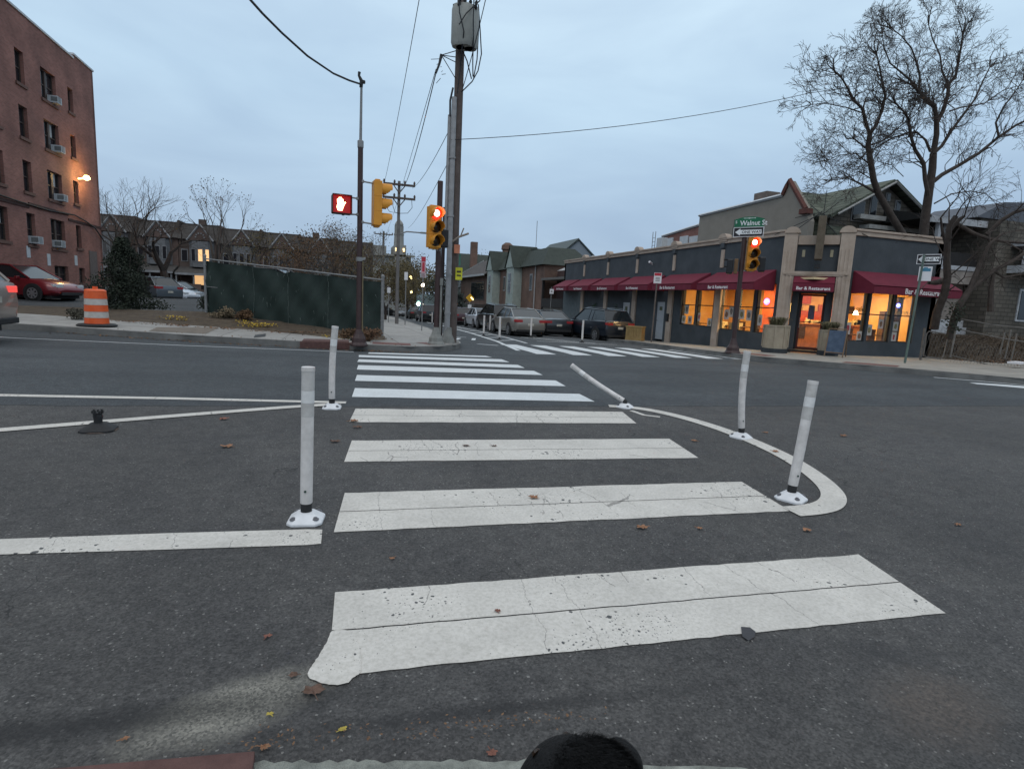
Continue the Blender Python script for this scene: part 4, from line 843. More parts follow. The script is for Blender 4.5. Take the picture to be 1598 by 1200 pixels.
# walls: left wing (seen facade runs from far end to the corner), right wing from corner to right end
lo = []        # openings on the left wing, s measured from the far end Y=42.4
YE = 42.4
S = lambda y: YE - y
opA = [(S(22.72), S(21.70), .57, 2.62), (S(21.52), S(20.48), .57, 2.62), (S(20.33), S(19.22), .57, 2.62), (S(25.85), S(24.62), .62, 2.62), (S(24.50), S(23.2), .62, 2.62)]
opDoorL = [(S(28.2), S(27.4), -1.2, 1.74), (S(32.25), S(31.35), -1.2, 1.64), (S(41.0), S(40.1), -1.6, 1.3)]
mb = MB(); wallrun(mb, (RX, YE), CA, -2, 4.42, .25, opA + opDoorL)
opR = [(.28, 1.18, .50, 2.62), (1.30, 2.42, .50, 2.62), (2.55, 3.62, .50, 2.62)]
wallrun(mb, CB, (22.72, 17.35), -1, 4.42, .25, opR)
wallrun(mb, (22.72, 17.35), (22.72, 30), -1, 4.42, .25)
wallrun(mb, (22.72, 30), (22.9, 42.4), -2, 4.42, .25)
wallrun(mb, (22.9, 42.4), (RX, YE), -2, 4.42, .25)
# recessed entry between the corner pillars
An, d_, n_ = fr(CA, CB); LC = (Vector((*CB, 0)) - Vector((*CA, 0))).length
def cp(s, o=0, z=0): v = An + d_ * s + n_ * o; return Vector((v.x, v.y, z))
mb.obox(cp(LC / 2, -.12, 3.55), d_ * (LC / 2 - .35), n_ * .12, Vector((0, 0, .52)))       # dark panel
mb.obox(cp(LC / 2, -.12, 2.62), d_ * (LC / 2 - .35), n_ * .12, Vector((0, 0, .35)))
mb.obox(cp(.50, -.55, 1.2), d_ * .12, n_ * .4, Vector((0, 0, 1.6))); mb.obox(cp(LC - .50, -.55, 1.2), d_ * .12, n_ * .4, Vector((0, 0, 1.6)))
wall = mb.build('wall', SLATE, PB)
mb = MB(); mb.prism([(RX + .2, 42.2, 4.2), (22.6, 42.2, 4.2), (22.5, 17.6, 4.2), (18.3, 17.6, 4.2), (RX + .2, 19.1, 4.2)], (0, 0, .08)); mb.build('roof', pm('tar_roof', (.03, .03, .03), .9), PB)
# cornice
mb = MB()
def strip(A, B, o0, o1, z0, z1): a, dd, nn = fr(A, B); L = (Vector((*B, 0)) - Vector((*A, 0))).length; c = a + dd * L / 2 + nn * (o0 + o1) / 2; mb.obox((c.x, c.y, (z0 + z1) / 2), dd * L / 2, nn * (o1 - o0) / 2, Vector((0, 0, (z1 - z0) / 2)))
strip((RX, YE), (RX, 18.98), -.3, .07, 4.42, 4.58); strip((RX, YE), (RX, 18.98), -.30, .12, 4.58, 4.66)
strip((18.2, 17.35), (22.72, 17.35), -.3, .07, 4.42, 4.58); strip((18.2, 17.35), (22.78, 17.35), -.3, .12, 4.58, 4.66)
mb.obox(cp(LC / 2, 0, 4.24), d_ * LC * .32, n_ * .12, Vector((0, 0, .17)))
mb.obox(cp(LC / 2, .03, 3.0), d_ * (LC / 2 + .02), n_ * .20, Vector((0, 0, .06))); mb.obox(cp(LC / 2, .09, 2.93), d_ * (LC / 2 - .1), n_ * .12, Vector((0, 0, .045)))
mb.build('cornice', TAN, PB, bevel=.01)
# pilasters
PY = [22.8, 26.8, 30.75, 34.65, 38.5]
for y in PY:
    mb = MB(); mb.box(RX - .09, RX + .002, y - .22, y + .22, -1.8, 3.1); mb.box(RX - .06, RX + .002, y - .10, y + .10, 3.35, 4.15)
    mb.box(RX - .10, RX + .1, y - .28, y + .28, 4.5, 4.66)
    o = []; 
    for i in range(9): a = PI * i / 8; o.append((RX - .14, y + math.cos(a) * .30, 4.66 + math.sin(a) * .20))
    mb.prism(o, (.3, 0, 0)); mb.build('pilaster', TAN, PB)
    mb = MB(); mb.box(RX - .12, RX, y - .12, y + .12, 4.22, 4.44); mb.build('pilaster_cap', SLATE, PB)
for s in (.17, LC - .17):
    mb = MB(); mb.obox(cp(s - (.03 if s < 1 else -.03), .02, 2.0), d_ * .235, n_ * .16, Vector((0, 0, 2.5)))
    for k in (-.13, 0, .13): mb.obox(cp(s - (.03 if s < 1 else -.03) + k, .19, 1.9), d_ * .035, n_ * .012, Vector((0, 0, 2.0)))
    o = [cp(s + math.cos(PI * i / 8) * .28, -.16, 4.5 + math.sin(PI * i / 8) * .24) for i in range(9)]; mb.prism(o, n_ * .38)
    mb.build('corner_pillar', TAN, PB)
# small plaques on the dark panel
mb = MB()
for s in (.62, LC - .62): mb.obox(cp(s, .012, 3.75), d_ * .05, n_ * .01, Vector((0, 0, .13)))
mb.build('plaques', pm('cream_plaque', (.36, .32, .22), .6), PB)
# windows: frames, panes
def win(A, B, s0, s1, z0, z1, frm=BLKF, gm=None, bar=1.62, fw=.045, inset=.10, name='window', parent=PB):
    a, dd, nn = fr(A, B); mb = MB()
    def b(s_a, s_b, za, zb, t=.035): c = a + dd * (s_a + s_b) / 2 - nn * inset; mb.obox((c.x, c.y, (za + zb) / 2), dd * (s_b - s_a) / 2, nn * t, Vector((0, 0, (zb - za) / 2)))
    b(s0, s0 + fw, z0, z1); b(s1 - fw, s1, z0, z1); b(s0 + fw, s1 - fw, z0, z0 + fw); b(s0 + fw, s1 - fw, z1 - fw, z1)
    if bar: b(s0 + fw, s1 - fw, bar - .02, bar + .02)
    w = mb.build(name, frm, parent); mb = MB(); c = a + dd * (s0 + s1) / 2 - nn * (inset + .0); mb.quad(*[(c + dd * x * (s1 - s0 - fw) / 2 + Vector((0, 0, z))) for x, z in ((-1, z0 + .02), (1, z0 + .02), (1, z1 - .02), (-1, z1 - .02))])
    mb.build('pane', gm or GL, w); return w, a, dd, nn
WA = []
for o in opA: WA.append(win((RX, YE), CA, *o))
WR = []
for o in opR: WR.append(win(CB, (22.72, 17.35), *o, bar=1.55))
# posters and lettering on the panes
POST = pm('poster_paper', (.50, .46, .42), .7, .08, 6); FOOD = [pm('food_print_' + n_m, c, .7, .5, 25, 0, col2=c2) for n_m, c, c2 in (('brown', (.10, .05, .03), (.35, .20, .12)), ('green', (.07, .09, .04), (.40, .30, .15)), ('red', (.30, .02, .04), (.4, .08, .08)), ('grey', (.06, .06, .06), (.30, .26, .22)))]
def poster(w, a, dd, nn, s, z, wd, ht, fm, inset=.09, shape='disc'):
    c = a + dd * s - nn * (inset - .008) + Vector((0, 0, z)); mb = MB(); mb.obox(c, dd * wd / 2, nn * .002, Vector((0, 0, ht / 2))); p = mb.build('poster', POST, w)
    mb = MB(); R_ = wd * .34; q = c + nn * .0035
    if shape == 'cup': mb.prism([q + dd * x * wd + Vector((0, 0, y * ht)) for x, y in ((-.12, -.36), (.12, -.36), (.2, .2), (-.2, .2))], nn * .001)
    else: mb.prism([q + dd * (math.cos(t) * R_ * rnd.uniform(.75, 1)) + Vector((0, 0, math.sin(t) * ht * .34 * rnd.uniform(.75, 1))) for t in [2 * PI * i / 14 for i in range(14)]], nn * .001)
    mb.build('print', fm, p)
sA = lambda y: S(y)
for wi, y, z, w_, h_, f_ in ((0, 22.25, 1.25, .34, .44, 0), (0, 21.93, 1.40, .28, .5, 3), (1, 21.22, 1.30, .36, .42, 1), (1, 20.75, 1.28, .32, .46, 3), (2, 20.05, 1.1, .26, .44, 3), (3, 25.42, 1.40, .34, .48, 3), (3, 25.62, .88, .34, .38, 1), (3, 25.08, .88, .34, .38, 0), (4, 24.32, 1.06, .20, .4, 2), (4, 23.45, .82, .34, .42, 1)):
    poster(*WA[wi], sA(y), z, w_, h_, FOOD[f_])
for wi, s, z, w_, h_, f_, sh in ((0, .42, .98, .26, .44, 2, 'd'), (0, 1.02, .70, .26, .38, 0, 'd'), (1, 1.48, .95, .26, .42, 1, 'd'), (1, 2.02, 1.20, .24, .36, 0, 'd'), (2, 2.78, 1.13, .26, .36, 1, 'd'), (2, 2.76, .73, .26, .36, 2, 'cup')):
    poster(*WR[wi], s, z, w_, h_, FOOD[f_], shape=sh)
_, a, dd, nn = WR[0]; mb = MB(); mb.text('sun cafe', a + dd * .33 - nn * .094 + Vector((0, 0, 1.66)), dd, (0, 0, 1), .24, .003, .016, sxx=.95); mb.build('window_lettering', pm('brown_letters', (.05, .02, .01), .7), WR[0][0])
_, a, dd, nn = WR[2]; mb = MB(); mb.text('sun cafe', a + dd * 2.62 - nn * .094 + Vector((0, 0, 1.60)), dd, (0, 0, 1), .24, .003, .014, sxx=.95); mb.build('window_lettering', pm('cream_letters', (.8, .6, .35), .7), WR[2][0])
# neon signs hanging behind the glass
for (aa, w_, s, z, c1, c2, rr_) in ((WA[2], WA[2][0], sA(19.85), 1.88, (1, .55, .75), (.25, .2, 1), .14), (WR[2], WR[2][0], 2.86, 1.95, (.75, .8, 1), (.12, .15, 1), .09)):
    _, a, dd, nn = aa; c = a + dd * s - nn * .16 + Vector((0, 0, z)); mb = MB(); n = 20; mb.tube([c + dd * math.cos(2 * PI * i / n) * rr_ + Vector((0, 0, math.sin(2 * PI * i / n) * rr_ * .8)) for i in range(n + 1)], .016, 6); mb.build('neon_ring', emi('neon_blue%d' % int(rr_ * 100), c2, 6), w_)
    mb = MB(); mb.tube([c + dd * x * rr_ + Vector((0, 0, y * rr_)) for x, y in ((-.5, -.2), (-.2, .35), (.0, -.3), (.25, .3), (.55, -.1))], .02, 6); mb.build('neon_text', emi('neon_pink%d' % int(rr_ * 100), c1, 12), w_)
# entry door
mb = MB(); dz0, dz1, ds = .05, 2.22, .43
def db(s0, s1, z0, z1, o=-.42, t=.03): mb.obox(cp((s0 + s1) / 2, o, (z0 + z1) / 2), d_ * (s1 - s0) / 2, n_ * t, Vector((0, 0, (z1 - z0) / 2)))
c_ = LC / 2 + .03
db(c_ - ds, c_ - ds + .07, dz0, dz1); db(c_ + ds - .07, c_ + ds, dz0, dz1); db(c_ - ds + .07, c_ + ds - .07, dz1 - .07, dz1); db(c_ - ds + .07, c_ + ds - .07, dz0, dz0 + .1); db(c_ - ds + .07, c_ + ds - .07, 1.12, 1.15)
door = mb.build('door', pm('dark_red_frame', (.06, .012, .01), .5), PB)
mb = MB(); mb.quad(cp(c_ - ds + .06, -.42, dz0 + .08), cp(c_ + ds - .06, -.42, dz0 + .08), cp(c_ + ds - .06, -.42, dz1 - .05), cp(c_ - ds + .06, -.42, dz1 - .05)); mb.build('pane', GL, door)
mb = MB(); mb.obox(cp(c_, -.385, 1.50), d_ * .11, n_ * .003, Vector((0, 0, .25))); mb.obox(cp(c_, -.38, 1.72), d_ * .10, n_ * .003, Vector((0, 0, .07))); mb.build('notice', pm('blue_notice', (.10, .08, .12), .6), door)
mb = MB(); mb.tube([cp(c_ - ds + .05, -.36, .9), cp(c_ - ds + .05, -.36, 1.3)], .014, 6); mb.build('handle', GALV, door)
mb = MB(); mb.obox(cp(c_ - ds - .12, -.42, 1.3), d_ * .12, n_ * .03, Vector((0, 0, 1.4))); mb.obox(cp(c_ + ds + .12, -.42, 1.3), d_ * .12, n_ * .03, Vector((0, 0, 1.4))); mb.obox(cp(c_, -.42, 2.5), d_ * (ds + .0), n_ * .03, Vector((0, 0, .27))); mb.obox(cp(c_, -.25, -.05), d_ * .8, n_ * .4, Vector((0, 0, .09))); mb.build('door_surround', BLKF, PB)
# other doors on the left wing
DOORW = pm('pale_blue_door', (.36, .38, .41), .5, .08, 5)
for (y0, y1, z0, z1, hasw) in ((28.2, 27.4, -.30, 1.72, 1), (32.25, 31.35, -.45, 1.62, 2), (41.0, 40.1, -.9, 1.25, 0)):
    mb = MB(); mb.box(RX + .03, RX + .08, y1 + .01, y0 - .01, z0, z1); dr = mb.build('door', DOORW, PB)
    mb = MB(); ym = (y0 + y1) / 2; h = .2 if hasw == 1 else .35; mb.box(RX + .018, RX + .03, ym - .14, ym + .14, z1 - .25 - h, z1 - .25)
    if hasw: mb.build('door_window', pm('olive_glass', (.08, .09, .05), .3), dr)
    mb = MB(); mb.lathe([(.03, 0), (.03, .05)], (RX + .03, y0 - .1, (z0 + z1) / 2), 8, (-1, 0, 0)); mb.build('handle', GALV, dr)
mb = MB(); mb.box(RX - .16, RX - .09, 26.75, 27.0, .72, 1.12); mb.build('mailbox', BLKF, PB, bevel=.01)
mb = MB(); mb.box(RX - .02, RX, 38.8, 42.3, -1.5, 2.9); mb.build('grey_siding', pm('grey_siding', (.10, .12, .13), .8, .2, 4), PB)
# awnings
def awning(A, B, s0, s1, out=1.05, zt=3.14, zl=2.60, zv=2.30, text=None, tsz=.2, tpos=.32, sides=True):
    a, dd, nn = fr(A, B); P = lambda s, o, z: (lambda v: (v.x, v.y, z))(a + dd * s + nn * o)
    mb = MB(); mb.prism([P(s0, .03, zt), P(s0, out, zl), P(s0, out, zl - .03), P(s0, .03, zt - .03)], dd * (s1 - s0))
    n = 24; 
    mb.prism([P(s0, out, zl), P(s0, out - .02, zl), P(s0, out - .02, zv), P(s0, out, zv)], dd * (s1 - s0))
    for s in (s0, s1 - .02): mb.prism([P(s, .03, zt - .03), P(s, out - .02, zl - .03), P(s, out - .02, zv), P(s, .03, zv)], dd * .02)
    aw = mb.build('awning', MARC, PB)
    mb = MB(); mb.tube([P(s0, out - .04, zv + .02), P(s1, out - .04, zv + .02)], .015, 5); mb.tube([P((s0 + s1) / 2, out - .04, zv + .03), P((s0 + s1) / 2, .05, zt - .1)], .015, 5); mb.build('awning_frame', GALV, aw)
    if text: mb = MB(); mb.text(text, P(s0 + (s1 - s0) * tpos, out + .003, zv + .055), dd, (0, 0, 1), tsz, .002, .02, sxx=1.0); mb.build('awning_lettering', LETT, aw)
    return aw
edges = [18.98, 23.05, 27.05, 31.0, 34.9, 38.75, 42.0]
for i, (y0, y1) in enumerate(zip(edges, edges[1:])): awning((RX, YE), CA, S(y1) - .02, S(y0) - (.50 if i else .30), text='Bar & Restaurant', tsz=.20, tpos=.22 if i < 2 else .3)
awning(CB, (22.72, 17.35), .22, 4.55, text='Bar & Restaurant', tsz=.275, tpos=.34, out=1.0)
awning(CA, CB, .40, LC - .40, out=.62, zt=2.95, zl=2.62, zv=2.30, text='Bar & Restaurant', tsz=.165, tpos=.09)
# security camera
mb = MB(); q = atX(1019, 410, RX); mb.tube([(RX - .02, q.y, q.z - .12), (RX - .12, q.y, q.z - .05)], .02, 6); mb.lathe([(.05, 0), (.06, .25)], (RX - .1, q.y - .05, q.z - .05), 10, (-.8, -.4, .25)); mb.build('security_camera', SWH, PB)
# interior
ORW = pm('orange_wall', (.74, .42, .12), .8, .15, 1.5, .05, col2=(.86, .56, .22)); WOODI = pm('wood_counter', (.35, .14, .05), .6, .3, 4, .1); CEIL = pm('ceiling_cream', (.65, .50, .30), .8, .1, 4, 0)
mb = MB(); mb.box(RX + .3, 22.4, 17.6, 26.75, -.12, -.04); fl = mb.build('interior_floor', WOODI, PB)
mb = MB(); mb.box(RX + .26, 22.4, 17.62, 26.8, 2.75, 2.83); mb.build('interior_ceiling', CEIL, PB)
mb = MB(); mb.box(19.9, 20.0, 21.8, 26.75, -.1, 2.75); mb.box(20.0, 22.4, 21.3, 21.4, -.1, 2.75); mb.box(22.3, 22.4, 17.65, 21.3, -.1, 2.75); mb.box(RX + .3, 20, 26.6, 26.7, -.1, 2.75); mb.build('interior_wall', ORW, PB)
mb = MB(); mb.box(20.8, 21.7, 21.22, 21.29, -.05, 1.9); mb.box(19.82, 19.89, 22.4, 23.3, -.05, 2.0); mb.box(RX + 2.2, RX + 2.35, 21.8, 22.5, 0, 2.74); mb.build('interior_panel', pm('red_orange_wall', (.5, .10, .03), .7, .2, 3), PB)
mb = MB(); mb.box(18.5, 21.8, 19.6, 20.1, 0, 1.02); mb.box(18.45, 21.85, 19.55, 20.15, 1.02, 1.07); mb.build('counter', WOODI, PB)
mb = MB(); rr2 = random.Random(4)
for k in range(26): x = 18.6 + rr2.random() * 3; mb.box(x, x + .06 + rr2.random() * .16, 19.6, 19.8, 1.08, 1.12 + rr2.random() * .22)
for k in range(16): y = 21.9 + rr2.random() * 4.4; mb.box(17.2, 17.5, y, y + .12 + rr2.random() * .3, .3, .55 + rr2.random() * .45)
mb.build('counter_goods', pm('goods', (.30, .22, .10), .5, .5, 8, 0, col2=(.7, .6, .35)), PB)
mb = MB()
for y in (19.3, 20.0, 21.0, 22.0, 23.0, 25.3): mb.box(RX + .75, RX + 1.25, y, y + .45, .70, .74); mb.lathe([(.02, 0), (.02, .7)], (RX + 1, y + .22, 0), 6); mb.box(RX + 1.4, RX + 1.75, y, y + .4, .42, .46); mb.box(RX + 1.72, RX + 1.76, y, y + .4, .46, .95)
for x in (18.7, 19.7, 20.9): mb.box(x, x + .45, 17.95, 18.35, .70, .74); mb.lathe([(.02, 0), (.02, .7)], (x + .2, 18.15, 0), 6); mb.box(x, x + .4, 18.6, 18.64, .45, .95)
mb.build('tables_and_chairs', pm('dark_furniture', (.07, .03, .015), .6, .3, 6), PB)
mb = MB(); mb.box(20.9, 21.25, 17.95, 18.2, .5, 1.7); mb.box(21.35, 21.6, 17.8, 18.1, .5, 2.3); mb.build('curtain', pm('brown_curtain', (.16, .09, .05), .8, .3, 12), PB)
mb = MB(); mb.box(19.35, 20.35, 18.9, 19.0, 1.55, 1.85); mb.build('menu_board', pm('menu_brown', (.10, .05, .02), .6), PB)
mb = MB(); mb.box(19.75, 20.35, 19.35, 19.45, 1.05, 1.62); mb.box(18.5, 19.3, 20.9, 21.0, 1.5, 1.9); mb.build('lit_display', emi('display_yellow', (1, .78, .30), 1.6), PB)
mb = MB(); mb.box(19.2, 21.6, 21.1, 21.15, 1.1, 1.6); mb.box(19.2, 20.2, 21.1, 21.15, 1.9, 2.6); mb.build('red_wall_panel', pm('deep_red_orange', (.45, .07, .02), .7, .3, 5), PB)
WARM = emi('warm_lamp', (1, .60, .22), 11)
mb = MB()
for x, y in ((17.8, 20.2), (17.8, 22.3), (17.7, 24.2), (17.8, 25.9), (19.4, 18.6), (20.7, 18.6), (21.6, 20.4), (19.3, 20.6), (18.3, 18.9)): mb.lathe([(.10, 0), (.13, .05), (.10, .10)], (x, y, 2.64), 12)
mb.build('ceiling_lamp', WARM, PB, smooth=True)
for i, (x, y, pw) in enumerate(((17.6, 20.6, 60), (17.7, 22.4, 45), (17.7, 24.6, 22), (19.4, 18.8, 45), (21.0, 19.0, 34), (18.4, 19.6, 28))):
    ld = bpy.data.lights.new('cafe_light', 'AREA'); ld.energy = pw * 2.3; ld.size = .5; ld.color = (1, .64, .27); lo_ = bpy.data.objects.new('cafe_light', ld); COL.objects.link(lo_); lo_.location = (x, y, 2.6)
mb = MB(); mb.lathe([(.11, 0), (.04, .16)], (19.9, 18.4, 1.52), 12); mb.build('pendant_lamp', emi('pendant', (1, .85, .55), 14), PB); 
# blade sign over the entry
q0 = cp(LC / 2, .15, 0); BS = thing('blade_sign', 'tall rusty projecting sign with stay wires above the restaurant door', 'sign', (q0.x, q0.y, 3.3))
BRZ = pm('rusty_bronze', (.085, .062, .04), .7, .35, 5, .3, col2=(.13, .105, .075))
mb = MB(); mb.obox(cp(LC / 2 + .05, .50, 4.25), d_ * .13, n_ * .30, Vector((0, 0, .78))); mb.build('panel', BRZ, BS, bevel=.02)
mb = MB(); mb.obox(cp(LC / 2 + .05, .50, 3.24), d_ * .09, n_ * .18, Vector((0, 0, .07))); mb.obox(cp(LC / 2 + .05, .1, 4.9), d_ * .03, n_ * .3, Vector((0, 0, .03))); mb.obox(cp(LC / 2 + .05, .1, 3.6), d_ * .03, n_ * .3, Vector((0, 0, .03)))
mb.tube([cp(LC / 2 + .05, .5, 5.1), cp(LC / 2 + .06, .5, 6.0)], .012, 5)
mb.build('mount', BLKF, BS)
mb = MB()
for a_, b_ in (((LC / 2, .5, 5.15), (-.5, -.3, 4.5)), ((LC / 2, .5, 5.15), (LC + .5, -.3, 4.4)), ((LC / 2, .7, 5.2), (.2, -.1, 4.6)), ((LC / 2, .5, 5.0), (LC - .2, -.2, 4.1)), ((LC / 2, .5, 5.2), (LC / 2 - .9, .3, 5.05)), ((LC / 2, .5, 5.1), (LC / 2 + .5, .2, 5.6)), ((LC / 2, .5, 5.1), (LC / 2 - .45, .2, 5.55))): mb.tube([cp(*a_), cp(*b_)], .014, 5)
mb.build('stays', BLKF, BS)
# planters, chalkboard, wooden boxes
PLB = pm('planter_tan', (.28, .23, .17), .8, .25, 4, .2, col2=(.38, .32, .24)); DKB = pm('planter_foot', (.03, .035, .04), .8)
def blades(mb, c, n, r, h, rs, droop=.4):
    for _ in range(n):
        a = rs.random() * 2 * PI; q = Vector(c) + Vector((math.cos(a), math.sin(a), 0)) * rs.random() * r * .6; d = Vector((math.cos(a), math.sin(a), 0)); L = h * rs.uniform(.5, 1.1); w = .018
        s = Vector((-d.y, d.x, 0)) * w; p1 = q + Vector((0, 0, L * .6)) + d * L * .25; p2 = q + Vector((0, 0, L * (.6 - droop * .2))) + d * L * .75; mb.add([q - s, q + s, p1 + s, p1 - s, p2], [(0, 1, 2, 3), (3, 2, 4)])
DRYL = pm('dry_leaf', (.06, .06, .03), .85, .4, 8, 0, col2=(.15, .13, .07))
def planter(px, py, d, label, w=.72, h=1.0):
    P = atd(px, py, d); P.z = g(P.x, P.y) + .155; t = thing('planter', label, 'planter', P); mb = MB()
    n = 8; r = w / 2 / math.cos(PI / 8); mb.lathe([(r * .98, .16), (r * .98, h - .06), (r * 1.05, h - .05), (r * 1.05, h), (r * .8, h - .02)], (0, 0, 0), 8)
    for k in range(8): a = k * PI / 4; mb.obox((math.cos(a) * r, math.sin(a) * r, h / 2 + .1), (.02, 0, 0), (0, .02, 0), (0, 0, h / 2 - .12))
    mb.build('tub', PLB, t, world=False); mb = MB(); mb.lathe([(r * 1.03, 0), (r * 1.03, .17)], n=8); mb.build('foot', DKB, t, world=False)
    mb = MB(); blades(mb, (0, 0, h - .03), 170, .42, .5, random.Random(int(px)), .8); mb.build('foliage', DRYL, t, world=False); return t
planter(1208, 546, 21.2, 'octagonal tan planter with drooping dry plants left of the restaurant door', .80, 1.02)
planter(1291, 552, 20.7, 'tan planter with grassy plants between the restaurant door and the chalkboard', .62, .92)
P = atd(1303, 554, 20.0); P.z = g(P.x, P.y) + .16; t = thing('sandwich_board', 'blue chalkboard sign with wooden frame under the right hand planter and window', 'sandwich board', P, rad(-55))
mb = MB(); mb.obox((0, -.12, .5), (.26, 0, 0), (0, .015, 0), (0, .13, .40)); mb.build('chalkboard', pm('blue_chalkboard', (.03, .05, .085), .8, .4, 5, .1, col2=(.07, .10, .15)), t, world=False)
mb = MB()
for s in (-1, 1):
    mb.tube([(s * .28, -.32, 0), (s * .28, .02, .95)], .02, 5); mb.tube([(s * .28, .34, 0), (s * .28, .02, .95)], .02, 5)
mb.tube([(-.28, -.27, .14), (.28, -.27, .14)], .02, 5); mb.tube([(-.28, .02, .95), (.28, .02, .95)], .02, 5); mb.build('frame', pm('brown_wood_frame', (.16, .10, .06), .7), t, world=False)
BXW = pm('yellow_wood', (.20, .13, .05), .75, .3, 3, .2, col2=(.30, .21, .09))
for (x0, y0, x1, y1, lab, m, d) in ((976, 526, 1001, 528, 'yellow brown wooden planter box against the dark restaurant wall behind the SUV', BXW, 29.5), (878, 519, 908, 521, 'long reddish brown wooden bench box at the far end of the restaurant', pm('red_brown_wood', (.16, .09, .065), .8, .25, 3), 36)):
    a = atd(x0, y0, d); b = atd(x1, y1, d - .5); z = g(a.x, a.y) + .15; t = thing('wooden_box', lab, 'wooden box', ((a.x + b.x) / 2, (a.y + b.y) / 2, z), 0); h = .72 if d < 32 else .70
    dv = Vector((b.x - a.x, b.y - a.y, 0)); L = dv.length; dv.normalize(); nv = Vector((-dv.y, dv.x, 0)); mb = MB(); c = Vector(((a.x + b.x) / 2, (a.y + b.y) / 2, z)) + nv * .2
    n = max(4, int(L / .14))
    for k in range(n): mb.obox(c + dv * ((k + .5) / n - .5) * L + Vector((0, 0, h / 2)), dv * (L / n / 2 - .006), nv * .22, Vector((0, 0, h / 2)))
    mb.build('boards', m, t); mb = MB(); mb.obox(c + Vector((0, 0, h - .02)), dv * (L / 2 + .02), nv * .24, Vector((0, 0, .035))); mb.obox(c + Vector((0, 0, .06)), dv * (L / 2 + .01), nv * .23, Vector((0, 0, .05))); mb.build('rim', m, t)
# climbing garlands by the far door
VINE = pm('garland_green', (.02, .045, .02), .8, .5, 10, 0, col2=(.05, .09, .045))
for (x, d) in ((905, 39), (888, 39), (929, 36)):
    P = atd(x, 505, d); t_ = MB(); rs = random.Random(x)
    for _ in range(260): q = Vector((RX - .12 + rs.uniform(-.08, .08), P.y + rs.uniform(-.16, .16), rs.uniform(-1.0, 1.5))); v = Vector((rs.uniform(-1, 1), rs.uniform(-1, 1), rs.uniform(-1, 1))) * .05; w = Vector((rs.uniform(-1, 1), rs.uniform(-1, 1), rs.uniform(-1, 1))) * .05; t_.quad(q, q + v, q + v + w, q + w)
    tag(t_.build('garland', VINE), {905: 'green garland climbing right of the white far door of the restaurant', 888: 'green garland climbing left of the white far door of the restaurant', 929: 'green garland on the tan pillar nearest the dark SUV'}[x], 'garland', 'garlands on the restaurant front')
# ------------------------------------------------------------------ brick apartment block at the left
LX = -14.67
RBR = brick('red_brick', (.235, .102, .082), (.31, .142, .115), (.24, .165, .145), ms=.008, bump=.3); DG = dglass(); CURT = pm('pale_curtain', (.35, .36, .36), .8, .15, 6)
BRT = pm('brown_window_frame', (.06, .04, .032), .6, .2, 6); STN = pm('stone_sill', (.13, .07, .055), .8, .2, 5); COPW = pm('white_coping', (.50, .52, .54), .6, .1, 4)
AB = thing('apartment_block', 'tall red brick apartment block with small dark windows and air conditioners at the left edge', 'building', (LX, 43, .6))
YA, YB_ = 22.0, 43.0
ops = []; wspec = []
rows = [(10.45, 11.95), (8.0, 9.45), (5.5, 6.95), (3.0, 4.5)]
for zi, (z0, z1) in enumerate(rows):
    for y0, y1, kind in ((33.95, 34.75, 's'), (36.35, 37.95, 'd'), (39.35, 40.0, 'n')):
        if kind == 'n': a, b = z0 + .2, z1 - .02
        else: a, b = z0, z1
        ops.append((y0 - YA, y1 - YA, a, b)); wspec.append((y0, y1, a, b, kind, zi))
    for y0, y1 in ((31.2, 32.3), (28.2, 29.6), (24.6, 26.0)): 
        if zi > 0: ops.append((y0 - YA, y1 - YA, z0, z1)); wspec.append((y0, y1, z0, z1, 'd', zi))
for y0, y1 in ((36.45, 38.05), (39.4, 40.2)): ops.append((y0 - YA, y1 - YA, 1.2, 2.08)); wspec.append((y0, y1, 1.2, 2.08, 'b', 9))
mb = MB(); wallrun(mb, (LX, YA), (LX, YB_), -1, 13.7, .3, ops); wallrun(mb, (LX, YB_), (-34, YB_), -1, 13.7, .3); wallrun(mb, (-34, YB_), (-34, YA), -1, 13.7, .3); wallrun(mb, (-34, YA), (LX, YA), -1, 13.7, .3)
mb.build('wall', RBR, AB)
mb = MB(); mb.box(-33.7, LX - .3, YA + .3, YB_ - .3, 13.2, 13.4); mb.build('roof', pm('tar_roof', (.03, .03, .03), .9), AB)
mb = MB(); mb.box(LX - .35, LX + .06, YA, 40.3, 13.7, 13.80); mb.box(LX - .35, LX + .06, 40.3, YB_ + .05, 13.92, 14.02); mb.box(-34, LX - .35, YB_ - .35, YB_ + .05, 13.7, 13.8); mb.build('coping', COPW, AB)
mb = MB(); mb.box(LX - .3, LX + .0, 40.3, YB_, 13.7, 13.92); mb.build('parapet_step', RBR, AB)
